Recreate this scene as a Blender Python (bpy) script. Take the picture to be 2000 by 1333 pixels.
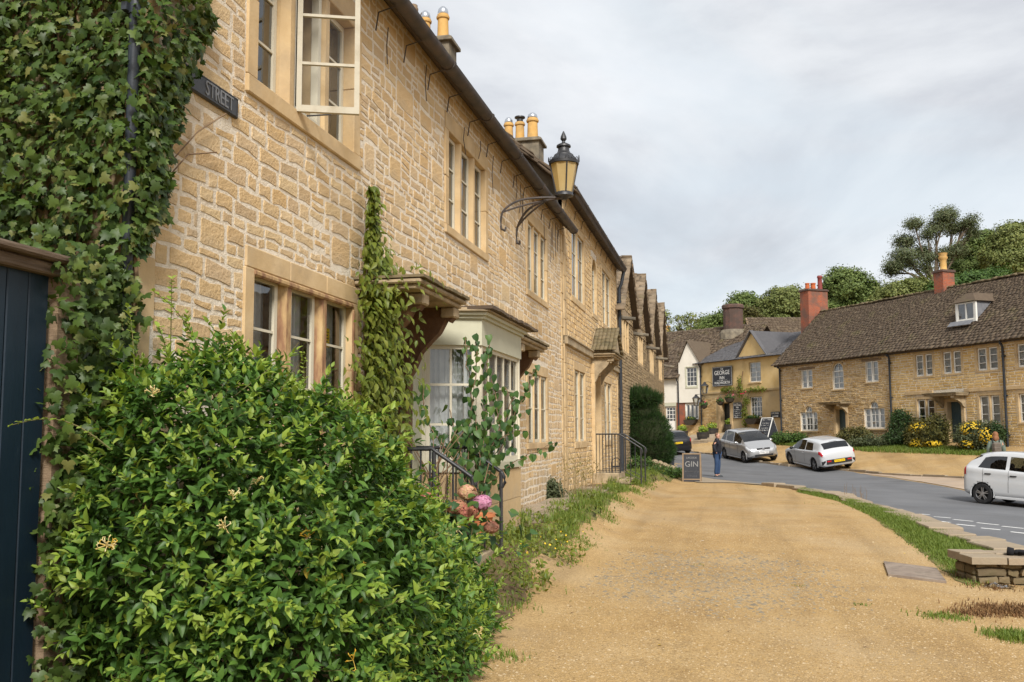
import bpy, math, random
import numpy as np
from mathutils import Vector, Matrix

for _o in list(bpy.data.objects):
    bpy.data.objects.remove(_o)
SC = bpy.context.scene
COL = SC.collection
R = math.radians
PI = math.pi
rnd = random.Random(7)
nr = np.random.default_rng(7)

# ------------------------------------------------------------------ camera
EYE = np.array([0.0, 0.0, 1.65])
FPX, CX, CY = 1860.0, 1000.0, 666.5          # focal length and centre in pixels of a 2000 x 1333 frame
YAW, PITCH, ROLL = R(12.72), R(5.68), R(0.3)
FWD_H = np.array([-math.sin(YAW), math.cos(YAW), 0.0])
RIGHT_H = np.array([math.cos(YAW), math.sin(YAW), 0.0])
UP_H = np.array([0.0, 0.0, 1.0])
FWD = FWD_H * math.cos(PITCH) + UP_H * math.sin(PITCH)
_up = UP_H * math.cos(PITCH) - FWD_H * math.sin(PITCH)
CAM_R = math.cos(ROLL) * RIGHT_H - math.sin(ROLL) * _up
CAM_U = math.sin(ROLL) * RIGHT_H + math.cos(ROLL) * _up

cd = bpy.data.cameras.new('camera')
cam = bpy.data.objects.new('camera', cd)
COL.objects.link(cam)
SC.camera = cam
cd.sensor_width = 36.0
cd.lens = 36.0 * FPX / 2000.0
cd.clip_start, cd.clip_end = 0.05, 3000.0
m = Matrix.Identity(4)
for i in range(3):
    m[i][0], m[i][1], m[i][2], m[i][3] = CAM_R[i], CAM_U[i], -FWD[i], EYE[i]
cam.matrix_world = m

# ------------------------------------------------------------------ sky, sun, exposure
SUN_DIR = Vector((0.28, -0.72, 0.635)).normalized()      # towards the sun
world = bpy.data.worlds.new('World')
SC.world = world
world.use_nodes = True
wt = world.node_tree
wt.nodes.clear()
def wn(t, **kw):
    n = wt.nodes.new(t)
    for k, v in kw.items():
        if hasattr(n, k): setattr(n, k, v)
        else: n.inputs[k].default_value = v
    return n
W_OUT = wn('ShaderNodeOutputWorld')
sky = wn('ShaderNodeTexSky', sky_type='NISHITA', sun_disc=False)
sky.sun_elevation = math.asin(SUN_DIR.z)
sky.sun_rotation = math.atan2(SUN_DIR.x, SUN_DIR.y)
bg_sky = wn('ShaderNodeBackground', Strength=0.07)
wt.links.new(sky.outputs[0], bg_sky.inputs[0])
tc = wn('ShaderNodeTexCoord')
sep = wn('ShaderNodeSeparateXYZ')
wt.links.new(tc.outputs['Generated'], sep.inputs[0])
zc = wn('ShaderNodeMath', operation='MAXIMUM'); zc.inputs[1].default_value = 0.02
wt.links.new(sep.outputs[2], zc.inputs[0])
za = wn('ShaderNodeMath', operation='ADD'); za.inputs[1].default_value = 0.42
wt.links.new(zc.outputs[0], za.inputs[0])
dv = wn('ShaderNodeVectorMath', operation='DIVIDE')
cmb = wn('ShaderNodeCombineXYZ')
for i in range(3): wt.links.new(za.outputs[0], cmb.inputs[i])
wt.links.new(tc.outputs['Generated'], dv.inputs[0]); wt.links.new(cmb.outputs[0], dv.inputs[1])
def cloud_noise(scale, detail, dist, off):
    mp = wn('ShaderNodeMapping'); mp.inputs['Location'].default_value = off
    wt.links.new(dv.outputs[0], mp.inputs[0])
    n = wn('ShaderNodeTexNoise', Scale=scale, Detail=detail, Roughness=0.57, Distortion=dist)
    wt.links.new(mp.outputs[0], n.inputs['Vector'])
    return n
def wramp(src, stops):
    r = wn('ShaderNodeValToRGB')
    el = r.color_ramp.elements
    while len(el) < len(stops): el.new(0.5)
    for e, (p, c) in zip(el, stops):
        e.position = p; e.color = (*c, 1)
    wt.links.new(src, r.inputs[0])
    return r
n1 = cloud_noise(1.9, 9, 0.5, (3.1, 0.4, 1.7))
r1 = wramp(n1.outputs['Fac'], [(0.33, (0.50, 0.515, 0.545)), (0.43, (0.59, 0.605, 0.635)), (0.52, (0.70, 0.715, 0.735)), (0.63, (0.79, 0.80, 0.815)), (0.76, (0.85, 0.855, 0.865))])
n2 = cloud_noise(0.95, 6, 0.8, (8.3, 2.2, 0.3))
r2 = wramp(n2.outputs['Fac'], [(0.53, (0, 0, 0)), (0.66, (1, 1, 1))])
mixb = wn('ShaderNodeMix', data_type='RGBA')
holes = wn('ShaderNodeMath', operation='MULTIPLY'); holes.inputs[1].default_value = 0.5
wt.links.new(r2.outputs[0], holes.inputs[0])
wt.links.new(holes.outputs[0], mixb.inputs[0])
wt.links.new(r1.outputs[0], mixb.inputs[6])
mixb.inputs[7].default_value = (0.60, 0.68, 0.74, 1)
bg_cl = wn('ShaderNodeBackground', Strength=0.37)
wt.links.new(mixb.outputs[2], bg_cl.inputs[0])
mixw = wn('ShaderNodeMixShader'); mixw.inputs[0].default_value = 0.94
wt.links.new(bg_sky.outputs[0], mixw.inputs[1]); wt.links.new(bg_cl.outputs[0], mixw.inputs[2])
wt.links.new(mixw.outputs[0], W_OUT.inputs[0])

sd = bpy.data.lights.new('sun', 'SUN')
sd.energy, sd.angle, sd.color = 1.5, R(16), (1.0, 0.955, 0.89)
sun = bpy.data.objects.new('sun', sd)
COL.objects.link(sun)
sun.location = (30, -30, 50)
sun.rotation_euler = SUN_DIR.to_track_quat('Z', 'Y').to_euler()

vs = SC.view_settings
SC.display_settings.display_device = 'sRGB'
vs.view_transform = 'Standard'
vs.look = 'None'
vs.exposure = 1.68
vs.gamma = 1.0
vs.use_curve_mapping = False
SC.cycles.max_bounces = 6
SC.cycles.diffuse_bounces = 3
SC.cycles.glossy_bounces = 3
SC.cycles.transmission_bounces = 4
SC.cycles.transparent_max_bounces = 10
SC.cycles.use_denoising = True
SC.cycles.caustics_reflective = False
SC.cycles.caustics_refractive = False

# ------------------------------------------------------------------ measuring helpers
def ray(px, py): return FWD + CAM_R * (px - CX) / FPX - CAM_U * (py - CY) / FPX
def proj(p):
    d = np.asarray(p, float) - EYE
    z = d @ FWD
    return CX + FPX * (d @ CAM_R) / z, CY - FPX * (d @ CAM_U) / z, z
def W(u, v, z=0.0): return RIGHT_H * u + FWD_H * v + UP_H * z
def at(px, py, v):
    r = ray(px, py)
    return EYE + r * v / (r @ FWD_H)

# terrain height from spot levels (u to the right, v ahead of the viewpoint, metres)
_spots = [(-5, 2, 0), (0, 2, 0), (4, 4, -.02), (-4, 10, 0.02), (0, 10, 0), (3.2, 10, -.03), (5.5, 11.2, -.22), (8, 11, -.3), (9, 7, -.3), (4, 6, -.1),
          (0, 20, 0), (4, 20, 0.0), (8, 20, -.08), (10.5, 20, -.22), (13.4, 27.5, -.3), (14, 25, -.42), (13, 15, -.4), (17, 20, -.5),
          (2, 30, 0.02), (6, 30, 0), (8.1, 37.5, -.02), (11.5, 33, -.1), (15.6, 45, .03), (13.6, 48, .1), (12.9, 50.5, .22), (10.1, 58, .5),
          (16.4, 43.5, -.06), (17.9, 37.5, -.06), (20, 30, -.3), (24, 30, -.2), (16.6, 58.4, 1.4), (19.2, 51.3, 1.28), (21.2, 45.8, 1.15), (22.6, 42, 1.0), (26, 38, .9),
          (18.0, 47.6, .85), (13.5, 68, 1.8), (17.2, 60.8, 1.62), (12.3, 62, 1.2), (11.5, 54.5, .5), (12.0, 70, 1.75), (14.5, 58, .85), (8, 45, .1), (6, 50, .25), (9, 64, .75), (10, 75, 1.3),
          (20, 70, 2.2), (30, 50, 2.0), (30, 90, 4), (-30, 60, .5), (0, 90, 2), (-30, 0, 0), (30, 0, -.4), (0, -30, 0), (20, 130, 5)]
_sp = np.array(_spots, float)
def _k(a, b):
    r = np.sqrt(((a[:, None, :] - b[None, :, :]) ** 2).sum(-1)) * (math.sqrt(3) / 16.0)
    return (1 + r) * np.exp(-r)
_wt = np.linalg.solve(_k(_sp[:, :2], _sp[:, :2]) + np.eye(len(_sp)) * 0.01, _sp[:, 2] - 0.3)
def hgt_np(XY):
    XY = np.asarray(XY, float)
    u = XY @ RIGHT_H[:2]; v = XY @ FWD_H[:2]
    z = 0.3 + _k(np.stack([u, v], 1), _sp[:, :2]) @ _wt
    # the houses on the left stand on a low terrace
    X, Y = XY[:, 0], XY[:, 1]
    t = np.clip((-1.75 - X) / 0.95, 0, 1); t = t * t * (3 - 2 * t)
    e = np.clip((Y - 7.5) / 3.0, 0, 1) * np.clip((52 - Y) / 8.0, 0, 1)
    return z + 0.36 * t * e
def hgt(x, y): return float(hgt_np([[x, y]])[0])
def ground(px, py, lo=2.5, hi=90.0):
    r = ray(px, py); r = r / (r @ FWD_H)
    v = np.arange(lo, hi, 0.04)
    P = EYE + v[:, None] * r
    d = P[:, 2] - hgt_np(P[:, :2])
    k = np.argmax(d < 0)
    return P[k] if d[k] < 0 else P[-1]

# ------------------------------------------------------------------ objects
PINV = {}
def props(o, label=None, cat=None, group=None, kind=None):
    if label: o['label'] = label
    if cat: o['category'] = cat
    if group: o['group'] = group
    if kind: o['kind'] = kind
    return o
def thing(name, label, cat, loc=(0, 0, 0), rz=0.0, group=None, zbase=0.0):
    """An Empty at a thing's base. zbase: parts are given with world heights and hang from an Empty at that height."""
    o = bpy.data.objects.new(name, None)
    COL.objects.link(o)
    o.empty_display_size = 0.2
    o.location = (loc[0], loc[1], loc[2] + zbase)
    o.rotation_euler = (0, 0, rz)
    if zbase: PINV[o.name] = Matrix.Translation((0, 0, -zbase))
    return props(o, label, cat, group)
def link(name, me, parent=None, mat=None, loc=None, rot=None, scale=None, kind=None, label=None):
    o = bpy.data.objects.new(name, me)
    COL.objects.link(o)
    if mat is not None and me is not None and not me.materials:
        me.materials.append(mat)
    if parent is not None:
        o.parent = parent
        if parent.name in PINV and parent.type == 'EMPTY': o.matrix_parent_inverse = PINV[parent.name]
    if loc is not None: o.location = loc
    if rot is not None: o.rotation_euler = rot
    if scale is not None: o.scale = scale
    if kind: o['kind'] = kind
    if label: o['label'] = label
    return o
def copy_tree(o, parent=None):
    c = o.copy(); COL.objects.link(c)
    if parent is not None: c.parent = parent
    for ch in list(o.children): copy_tree(ch, c)
    return c

class MB:
    """Collects simple shapes into one mesh."""
    def __init__(s): s.v = []; s.f = []; s.mi = []; s.cur = 0
    def add(s, vs, fs):
        b = len(s.v); s.v.extend(tuple(map(float, p)) for p in vs)
        for f in fs: s.f.append(tuple(b + i for i in f)); s.mi.append(s.cur)
        return s
    def box(s, x0, x1, y0, y1, z0, z1, bev=0.0):
        if bev <= 0:
            return s.add([(x0, y0, z0), (x1, y0, z0), (x1, y1, z0), (x0, y1, z0), (x0, y0, z1), (x1, y0, z1), (x1, y1, z1), (x0, y1, z1)],
                         [(0, 3, 2, 1), (4, 5, 6, 7), (0, 1, 5, 4), (1, 2, 6, 5), (2, 3, 7, 6), (3, 0, 4, 7)])
        b = min(bev, (x1 - x0) / 2.01, (y1 - y0) / 2.01, (z1 - z0) / 2.01)
        vs = []
        for z, i in ((z0, b), (z0 + b, 0), (z1 - b, 0), (z1, b)):
            vs += [(x0 + i + (b if not i else 0), y0 + i, z), (x1 - i - (b if not i else 0), y0 + i, z), (x1 - i, y0 + i + (b if not i else 0), z), (x1 - i, y1 - i - (b if not i else 0), z),
                   (x1 - i - (b if not i else 0), y1 - i, z), (x0 + i + (b if not i else 0), y1 - i, z), (x0 + i, y1 - i - (b if not i else 0), z), (x0 + i, y0 + i + (b if not i else 0), z)]
        fs = [tuple(range(7, -1, -1)), tuple(range(24, 32))]
        for l in range(3):
            for k in range(8):
                a, c = l * 8 + k, l * 8 + (k + 1) % 8
                fs.append((a, c, c + 8, a + 8))
        return s.add(vs, fs)
    def obox(s, c, ax, ay, az, hx, hy, hz):
        c = np.asarray(c, float); ax, ay, az = (np.asarray(a, float) for a in (ax, ay, az))
        vs = [c + i * hx * ax + j * hy * ay + k * hz * az for k in (-1, 1) for j in (-1, 1) for i in (-1, 1)]
        return s.add(vs, [(0, 2, 3, 1), (4, 5, 7, 6), (0, 1, 5, 4), (1, 3, 7, 5), (3, 2, 6, 7), (2, 0, 4, 6)])
    def bar(s, a, b, w, h=None):
        a = np.asarray(a, float); b = np.asarray(b, float); d = b - a; L = np.linalg.norm(d); d = d / L
        up = np.array([0, 0, 1.0]) if abs(d[2]) < 0.9 else np.array([1.0, 0, 0])
        x = np.cross(d, up); x /= np.linalg.norm(x); y = np.cross(x, d)
        return s.obox((a + b) / 2, x, y, d, w / 2, (h or w) / 2, L / 2)
    def tube(s, pts, r, n=8, cap=True):
        P = [np.asarray(p, float) for p in pts]
        rr = r if hasattr(r, '__len__') else [r] * len(P)
        vs, fs = [], []
        t0 = P[1] - P[0]
        ref = np.array([0, 0, 1.0]) if abs(t0[2]) < 0.9 * np.linalg.norm(t0) else np.array([1.0, 0, 0])
        for i, p in enumerate(P):
            t = P[min(i + 1, len(P) - 1)] - P[max(i - 1, 0)]; t = t / (np.linalg.norm(t) + 1e-9)
            x = np.cross(ref, t); x = x / (np.linalg.norm(x) + 1e-9); y = np.cross(t, x); ref = np.cross(x, t) * -1 if False else ref
            if abs(t @ ref) > 0.97: ref = x
            for k in range(n):
                a = 2 * PI * k / n
                vs.append(p + (x * math.cos(a) + y * math.sin(a)) * rr[i])
        for i in range(len(P) - 1):
            for k in range(n):
                a, b = i * n + k, i * n + (k + 1) % n
                fs.append((a, b, b + n, a + n))
        if cap:
            fs.append(tuple(range(n - 1, -1, -1))); fs.append(tuple((len(P) - 1) * n + k for k in range(n)))
        return s.add(vs, fs)
    def lathe(s, prof, c=(0, 0, 0), n=16, ph=0.0):
        vs, fs = [], []
        for r_, z in prof:
            for k in range(n):
                a = 2 * PI * k / n + ph
                vs.append((c[0] + r_ * math.cos(a), c[1] + r_ * math.sin(a), c[2] + z))
        for i in range(len(prof) - 1):
            for k in range(n):
                a, b = i * n + k, i * n + (k + 1) % n
                fs.append((a, b, b + n, a + n))
        fs.append(tuple(range(n - 1, -1, -1))); fs.append(tuple((len(prof) - 1) * n + k for k in range(n)))
        return s.add(vs, fs)
    def prism(s, poly, f0, f1):
        """poly: list of 2-D points; f0/f1 map a point to the two ends."""
        n = len(poly)
        s.add([f0(*p) for p in poly] + [f1(*p) for p in poly],
              [tuple(range(n)), tuple(range(2 * n - 1, n - 1, -1))] + [(i, i + n, (i + 1) % n + n, (i + 1) % n) for i in range(n)])
        return s
    def ell(s, c, r, n=10, m_=7):
        vs = [(c[0], c[1], c[2] - r[2])]
        for j in range(1, m_):
            t = -PI / 2 + PI * j / m_
            for k in range(n):
                a = 2 * PI * k / n
                vs.append((c[0] + r[0] * math.cos(t) * math.cos(a), c[1] + r[1] * math.cos(t) * math.sin(a), c[2] + r[2] * math.sin(t)))
        vs.append((c[0], c[1], c[2] + r[2]))
        fs = [(0, 1 + (k + 1) % n, 1 + k) for k in range(n)]
        for j in range(m_ - 2):
            for k in range(n):
                a, b = 1 + j * n + k, 1 + j * n + (k + 1) % n
                fs.append((a, b, b + n, a + n))
        l = 1 + (m_ - 2) * n
        fs += [(l + k, l + (k + 1) % n, len(vs) - 1) for k in range(n)]
        return s.add(vs, fs)
    def mesh(s, name, mats, smooth=False, fix=True):
        me = bpy.data.meshes.new(name)
        me.from_pydata(s.v, [], s.f)
        for mt in (mats if isinstance(mats, (list, tuple)) else [mats]): me.materials.append(mt)
        if any(s.mi): me.polygons.foreach_set('material_index', s.mi)
        if fix:
            import bmesh
            bm = bmesh.new(); bm.from_mesh(me)
            bmesh.ops.recalc_face_normals(bm, faces=bm.faces); bm.to_mesh(me); bm.free()
        if smooth: me.polygons.foreach_set('use_smooth', [True] * len(me.polygons))
        me.update()
        return me
    def build(s, name, mats, parent=None, smooth=False, angle=None, **kw):
        me = s.mesh(name, mats, smooth)
        if smooth and angle is not None:
            me.set_sharp_from_angle(angle=R(angle))
        return link(name, me, parent, **kw)

def np_mesh(name, V, Fc, mats, mi=None, smooth=False):
    """Fast mesh from arrays; Fc is (n, k) with k the same for every face."""
    me = bpy.data.meshes.new(name)
    V = np.asarray(V, np.float32); Fc = np.asarray(Fc, np.int32); n, k = Fc.shape
    me.vertices.add(len(V)); me.vertices.foreach_set('co', V.ravel())
    me.loops.add(n * k); me.loops.foreach_set('vertex_index', Fc.ravel())
    me.polygons.add(n); me.polygons.foreach_set('loop_start', np.arange(0, n * k, k, dtype=np.int32))
    me.polygons.foreach_set('loop_total', np.full(n, k, np.int32))
    for mt in (mats if isinstance(mats, (list, tuple)) else [mats]): me.materials.append(mt)
    if mi is not None: me.polygons.foreach_set('material_index', np.asarray(mi, np.int32))
    if smooth: me.polygons.foreach_set('use_smooth', np.ones(n, bool))
    me.update(calc_edges=True); me.validate()
    return me

def text_mesh(txt, size, mat, depth=0.004, align='CENTER'):
    cu = bpy.data.curves.new('lettering', 'FONT')
    cu.body = txt; cu.size = size; cu.extrude = depth; cu.align_x = align; cu.align_y = 'CENTER'; cu.resolution_u = 3
    o = bpy.data.objects.new('lettering', cu); COL.objects.link(o)
    dg = bpy.context.evaluated_depsgraph_get()
    me = bpy.data.meshes.new_from_object(o.evaluated_get(dg))
    bpy.data.objects.remove(o); bpy.data.curves.remove(cu)
    me.materials.clear(); me.materials.append(mat)
    return me

# ------------------------------------------------------------------ materials
def ramp_node(nt, src, cols):
    r = nt.nodes.new('ShaderNodeValToRGB'); el = r.color_ramp.elements
    while len(el) < len(cols): el.new(0.5)
    for i, (e, c) in enumerate(zip(el, cols)):
        if len(c) == 2: e.position, col = c
        else: e.position, col = (0.3 + 0.4 * i / max(1, len(cols) - 1)), c
        e.color = (*col, 1)
    if src is not None: nt.links.new(src, r.inputs[0])
    return r
def mixrgb(nt, fac, a, b, mode='MIX'):
    n = nt.nodes.new('ShaderNodeMix'); n.data_type = 'RGBA'; n.blend_type = mode
    for i, x in ((0, fac), (6, a), (7, b)):
        if hasattr(x, 'node'): nt.links.new(x, n.inputs[i])
        else: n.inputs[i].default_value = x if i == 0 else (*x, 1) if len(x) == 3 else x
    return n.outputs[2]
def math_node(nt, op, a, b=None):
    n = nt.nodes.new('ShaderNodeMath'); n.operation = op
    for i, x in ((0, a), (1, b)):
        if x is None: continue
        if hasattr(x, 'node'): nt.links.new(x, n.inputs[i])
        else: n.inputs[i].default_value = x
    return n.outputs[0]
def noise_node(nt, vec, scale, detail=5, rough=0.55, dist=0.0):
    n = nt.nodes.new('ShaderNodeTexNoise')
    n.inputs['Scale'].default_value = scale; n.inputs['Detail'].default_value = detail
    n.inputs['Roughness'].default_value = rough; n.inputs['Distortion'].default_value = dist
    if vec is not None: nt.links.new(vec, n.inputs['Vector'])
    return n.outputs['Fac']
def island_rand(nt):
    g = nt.nodes.new('ShaderNodeNewGeometry'); oi = nt.nodes.new('ShaderNodeObjectInfo')
    return math_node(nt, 'FRACT', math_node(nt, 'ADD', g.outputs['Random Per Island'], oi.outputs['Random']))
def matx(name, cols, scale=4.0, detail=6, rough=0.85, bump=0.0, bscale=None, isl=None, islf=0.6, stain=None, sscale=0.6, slo=0.5, shi=0.7, sfac=0.7,
         spec=0.3, metal=0.0, world_co=False, coat=0.0, stretch=None, transl=None, bdist=0.01):
    mt = bpy.data.materials.new(name); mt.use_nodes = True
    nt = mt.node_tree; bs = nt.nodes['Principled BSDF']
    bs.inputs['Roughness'].default_value = rough; bs.inputs['Metallic'].default_value = metal
    bs.inputs['Specular IOR Level'].default_value = spec
    if coat: bs.inputs['Coat Weight'].default_value = coat; bs.inputs['Coat Roughness'].default_value = 0.05
    if world_co:
        vec = nt.nodes.new('ShaderNodeNewGeometry').outputs['Position']
    else:
        vec = nt.nodes.new('ShaderNodeTexCoord').outputs['Object']
    if stretch:
        mp = nt.nodes.new('ShaderNodeMapping'); mp.inputs['Scale'].default_value = stretch
        nt.links.new(vec, mp.inputs[0]); vec = mp.outputs[0]
    if len(cols) == 1 and isl is None and stain is None:
        col = None; bs.inputs['Base Color'].default_value = (*cols[0], 1)
    else:
        col = ramp_node(nt, noise_node(nt, vec, scale, detail), cols if len(cols) > 1 else cols * 2).outputs[0]
        if isl:
            ir = ramp_node(nt, island_rand(nt), [((i + 0.0) / max(1, len(isl) - 1), c) for i, c in enumerate(isl)])
            col = mixrgb(nt, islf, col, ir.outputs[0])
        if stain:
            f = ramp_node(nt, noise_node(nt, vec, sscale, 6, 0.62), [(slo, (0, 0, 0)), (shi, (1, 1, 1))]).outputs[0]
            f = math_node(nt, 'MULTIPLY', f, sfac)
            col = mixrgb(nt, f, col, stain)
        nt.links.new(col, bs.inputs['Base Color'])
    if bump:
        b = nt.nodes.new('ShaderNodeBump'); b.inputs['Strength'].default_value = bump; b.inputs['Distance'].default_value = bdist
        nt.links.new(noise_node(nt, vec, bscale or scale * 4, 7, 0.65), b.inputs['Height'])
        nt.links.new(b.outputs[0], bs.inputs['Normal'])
    if transl:
        out = nt.nodes['Material Output']; tr = nt.nodes.new('ShaderNodeBsdfTranslucent'); mx = nt.nodes.new('ShaderNodeMixShader')
        mx.inputs[0].default_value = transl
        if col is not None: nt.links.new(mixrgb(nt, 1.0, col, (1.5, 1.5, 0.9), 'MULTIPLY'), tr.inputs[0])
        else: tr.inputs[0].default_value = bs.inputs['Base Color'].default_value
        nt.links.new(bs.outputs[0], mx.inputs[1]); nt.links.new(tr.outputs[0], mx.inputs[2]); nt.links.new(mx.outputs[0], out.inputs[0])
    return mt

MT = {}
def glass_mat(name, tint=(0.9, 0.93, 0.93), lo=0.06, hi=0.85, rough=0.01):
    mt = bpy.data.materials.new(name); mt.use_nodes = True; nt = mt.node_tree
    nt.nodes.remove(nt.nodes['Principled BSDF'])
    tr = nt.nodes.new('ShaderNodeBsdfTransparent'); tr.inputs[0].default_value = (*tint, 1)
    gl = nt.nodes.new('ShaderNodeBsdfGlossy'); gl.inputs['Roughness'].default_value = rough
    lw = nt.nodes.new('ShaderNodeLayerWeight'); lw.inputs[0].default_value = 0.25
    f = math_node(nt, 'ADD', math_node(nt, 'MULTIPLY', lw.outputs['Fresnel'], hi), lo)
    # old panes are a little wavy
    bp = nt.nodes.new('ShaderNodeBump'); bp.inputs['Strength'].default_value = 0.12; bp.inputs['Distance'].default_value = 0.01
    nt.links.new(noise_node(nt, nt.nodes.new('ShaderNodeTexCoord').outputs['Object'], 3.0, 2), bp.inputs['Height'])
    nt.links.new(bp.outputs[0], gl.inputs['Normal'])
    mx = nt.nodes.new('ShaderNodeMixShader')
    nt.links.new(f, mx.inputs[0]); nt.links.new(tr.outputs[0], mx.inputs[1]); nt.links.new(gl.outputs[0], mx.inputs[2])
    nt.links.new(mx.outputs[0], nt.nodes['Material Output'].inputs[0])
    return mt
# ------------------------------------------------------------------ palette
STONE_I = [(.52, .355, .18), (.67, .475, .255), (.60, .42, .215), (.72, .55, .335), (.55, .40, .245), (.66, .50, .285), (.60, .395, .18), (.48, .355, .22)]
MT['stone'] = matx('golden_limestone', [(.50, .345, .18), (.60, .43, .235), (.68, .51, .305)], 9, 8, .93, 1.0, 26, STONE_I, .72, (.34, .285, .215), .7, .50, .70, .75, bdist=.022)
MT['stone2'] = matx('pale_gold_limestone', [(.51, .34, .155), (.59, .41, .195), (.64, .47, .245)], 6, 8, .93, .8, 26, STONE_I[1:], .5, (.50, .22, .06), .55, .58, .8, .45, bdist=.02)
MT['mortar'] = matx('lime_mortar', [(.64, .55, .42), (.75, .66, .53), (.80, .72, .60)], 14, 7, .95, 1.0, 40, stain=(.36, .25, .14), sscale=.8, slo=.5, shi=.8, sfac=.5, bdist=.02)
MT['stone_row'] = matx('orange_coursed_stone', [(.55, .36, .14), (.66, .46, .20)], 6, 7, .93, .8, 26, [(.44, .27, .09), (.62, .41, .15), (.72, .53, .26), (.55, .35, .12), (.66, .49, .25)], .75, (.42, .30, .17), .5, .55, .75, .5)
MT['mortar_grey'] = matx('grey_mortar', [(.30, .22, .135), (.40, .305, .195)], 10, 6, .95, .8, 40)
MT['ashlar'] = matx('dressed_limestone', [(.48, .335, .17), (.56, .405, .22), (.62, .465, .27)], 3, 8, .9, .35, 30, stain=(.33, .25, .165), sscale=1.7, slo=.47, shi=.74, sfac=.65)
MT['ashlar_grey'] = matx('weathered_limestone', [(.26, .20, .125), (.37, .29, .185), (.46, .36, .225)], 6, 9, .93, .7, 30, stain=(.13, .105, .07), sscale=2.5, slo=.48, shi=.72, sfac=.6)
MT['mull_brown'] = matx('flaking_brown_limewash', [(.16, .08, .045), (.28, .155, .085), (.46, .31, .15), (.56, .41, .22)], 9, 9, .85, .7, 25, stretch=(1, 1, .3))
MT['rubble'] = matx('brown_rubble', [(.44, .29, .13), (.56, .385, .18)], 6, 7, .95, .8, 20, [(.38, .245, .10), (.54, .36, .16), (.63, .45, .22), (.46, .31, .14), (.68, .52, .29), (.30, .20, .10)], .75, (.17, .125, .085), .5, .55, .75, .5)
MT['rubble_grey'] = matx('grey_brown_rubble', [(.25, .18, .10), (.35, .26, .15)], 6, 7, .95, .8, 20, [(.20, .14, .075), (.32, .235, .13), (.42, .31, .175), (.26, .19, .11), (.37, .265, .14)], .7)
MT['slate_stone'] = matx('stone_roof_tile', [(.085, .062, .043), (.12, .088, .06), (.16, .12, .08)], 5, 8, .95, .9, 20, [(.07, .051, .037), (.10, .072, .049), (.125, .091, .06), (.088, .065, .046), (.17, .13, .088), (.08, .058, .042), (.11, .08, .054)], .6, (.16, .15, .055), 1.2, .56, .75, .45)
MT['slate_blue'] = matx('blue_slate', [(.085, .082, .085), (.13, .126, .13)], 5, 6, .6, .4, 20, [(.07, .068, .072), (.12, .117, .122), (.10, .092, .092)], .6)
MT['cream'] = matx('cream_paint', [(.57, .52, .40), (.62, .575, .455)], 6, 6, .5, .15, 30, spec=.4)
MT['sage'] = matx('pale_sage_paint', [(.46, .45, .335), (.50, .49, .37)], 5, 6, .55, .12, 30)
MT['white_paint'] = matx('white_paint', [(.72, .70, .64), (.78, .76, .70)], 5, 5, .5)
MT['iron'] = matx('black_painted_iron', [(.018, .019, .022), (.035, .034, .035)], 8, 6, .45, .2, 50, spec=.5)
MT['cast'] = matx('weathered_cast_iron', [(.030, .026, .025), (.06, .048, .042), (.085, .062, .05)], 5, 8, .6, .4, 25, spec=.4)
MT['lead'] = matx('lead', [(.13, .135, .15), (.2, .2, .21)], 4, 5, .6)
MT['pipe'] = matx('dark_painted_pipe', [(.016, .021, .029), (.028, .035, .046)], 5, 6, .45, .15, 30, spec=.5)
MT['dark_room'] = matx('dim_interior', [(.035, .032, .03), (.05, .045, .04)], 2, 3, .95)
MT['curtain'] = matx('net_curtain', [(.62, .62, .61), (.78, .77, .75)], 7, 5, .95, transl=.15)
MT['curtain_grey'] = matx('grey_curtain', [(.22, .22, .235), (.34, .34, .36)], 7, 5, .95)
MT['glass'] = glass_mat('old_window_glass', lo=.14)
MT['glass_clear'] = glass_mat('clear_window_glass', (.93, .95, .95), .04, .8)
MT['glass_casement'] = glass_mat('casement_glass', (.96, .97, .97), .03, .1)
MT['clay'] = matx('yellow_clay', [(.50, .29, .085), (.60, .37, .13)], 5, 6, .85, .3, 20, stain=(.25, .2, .12), sscale=3, slo=.5, shi=.8)
MT['slate_warm'] = matx('warm_stone_tile', [(.15, .11, .07), (.22, .165, .11), (.28, .215, .145)], 5, 8, .95, .9, 20, [(.11, .08, .05), (.19, .14, .09), (.26, .195, .13), (.155, .115, .075), (.30, .235, .16)], .7, (.14, .13, .05), 1.5, .58, .76, .5)
MT['clay_red'] = matx('red_clay', [(.42, .10, .035), (.52, .15, .05)], 5, 6, .85, .3, 20, stain=(.12, .06, .04), sscale=3, slo=.5, shi=.8)
MT['soot_stone'] = matx('sooty_stone', [(.12, .10, .075), (.20, .17, .125), (.27, .225, .155)], 4, 8, .95, .6, 20, stain=(.06, .055, .045), sscale=1.5, slo=.48, shi=.7)
MT['wood_grey'] = matx('weathered_wood', [(.17, .12, .075), (.28, .20, .13)], 8, 8, .9, .6, 20, stretch=(1, 1, 8))
MT['brown_wood'] = matx('brown_stone_bracket', [(.075, .04, .022), (.13, .07, .036), (.20, .12, .06)], 4, 8, .85, .5, 25)
MT['blue_door'] = matx('navy_paint', [(.010, .018, .05), (.016, .027, .07)], 4, 5, .4, spec=.4)
MT['moss'] = matx('mossy_stone_tile', [(.12, .095, .055), (.17, .135, .075), (.22, .175, .105)], 8, 8, .95, .9, 25, [(.095, .08, .04), (.16, .125, .07), (.21, .165, .10)], .6)

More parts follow.
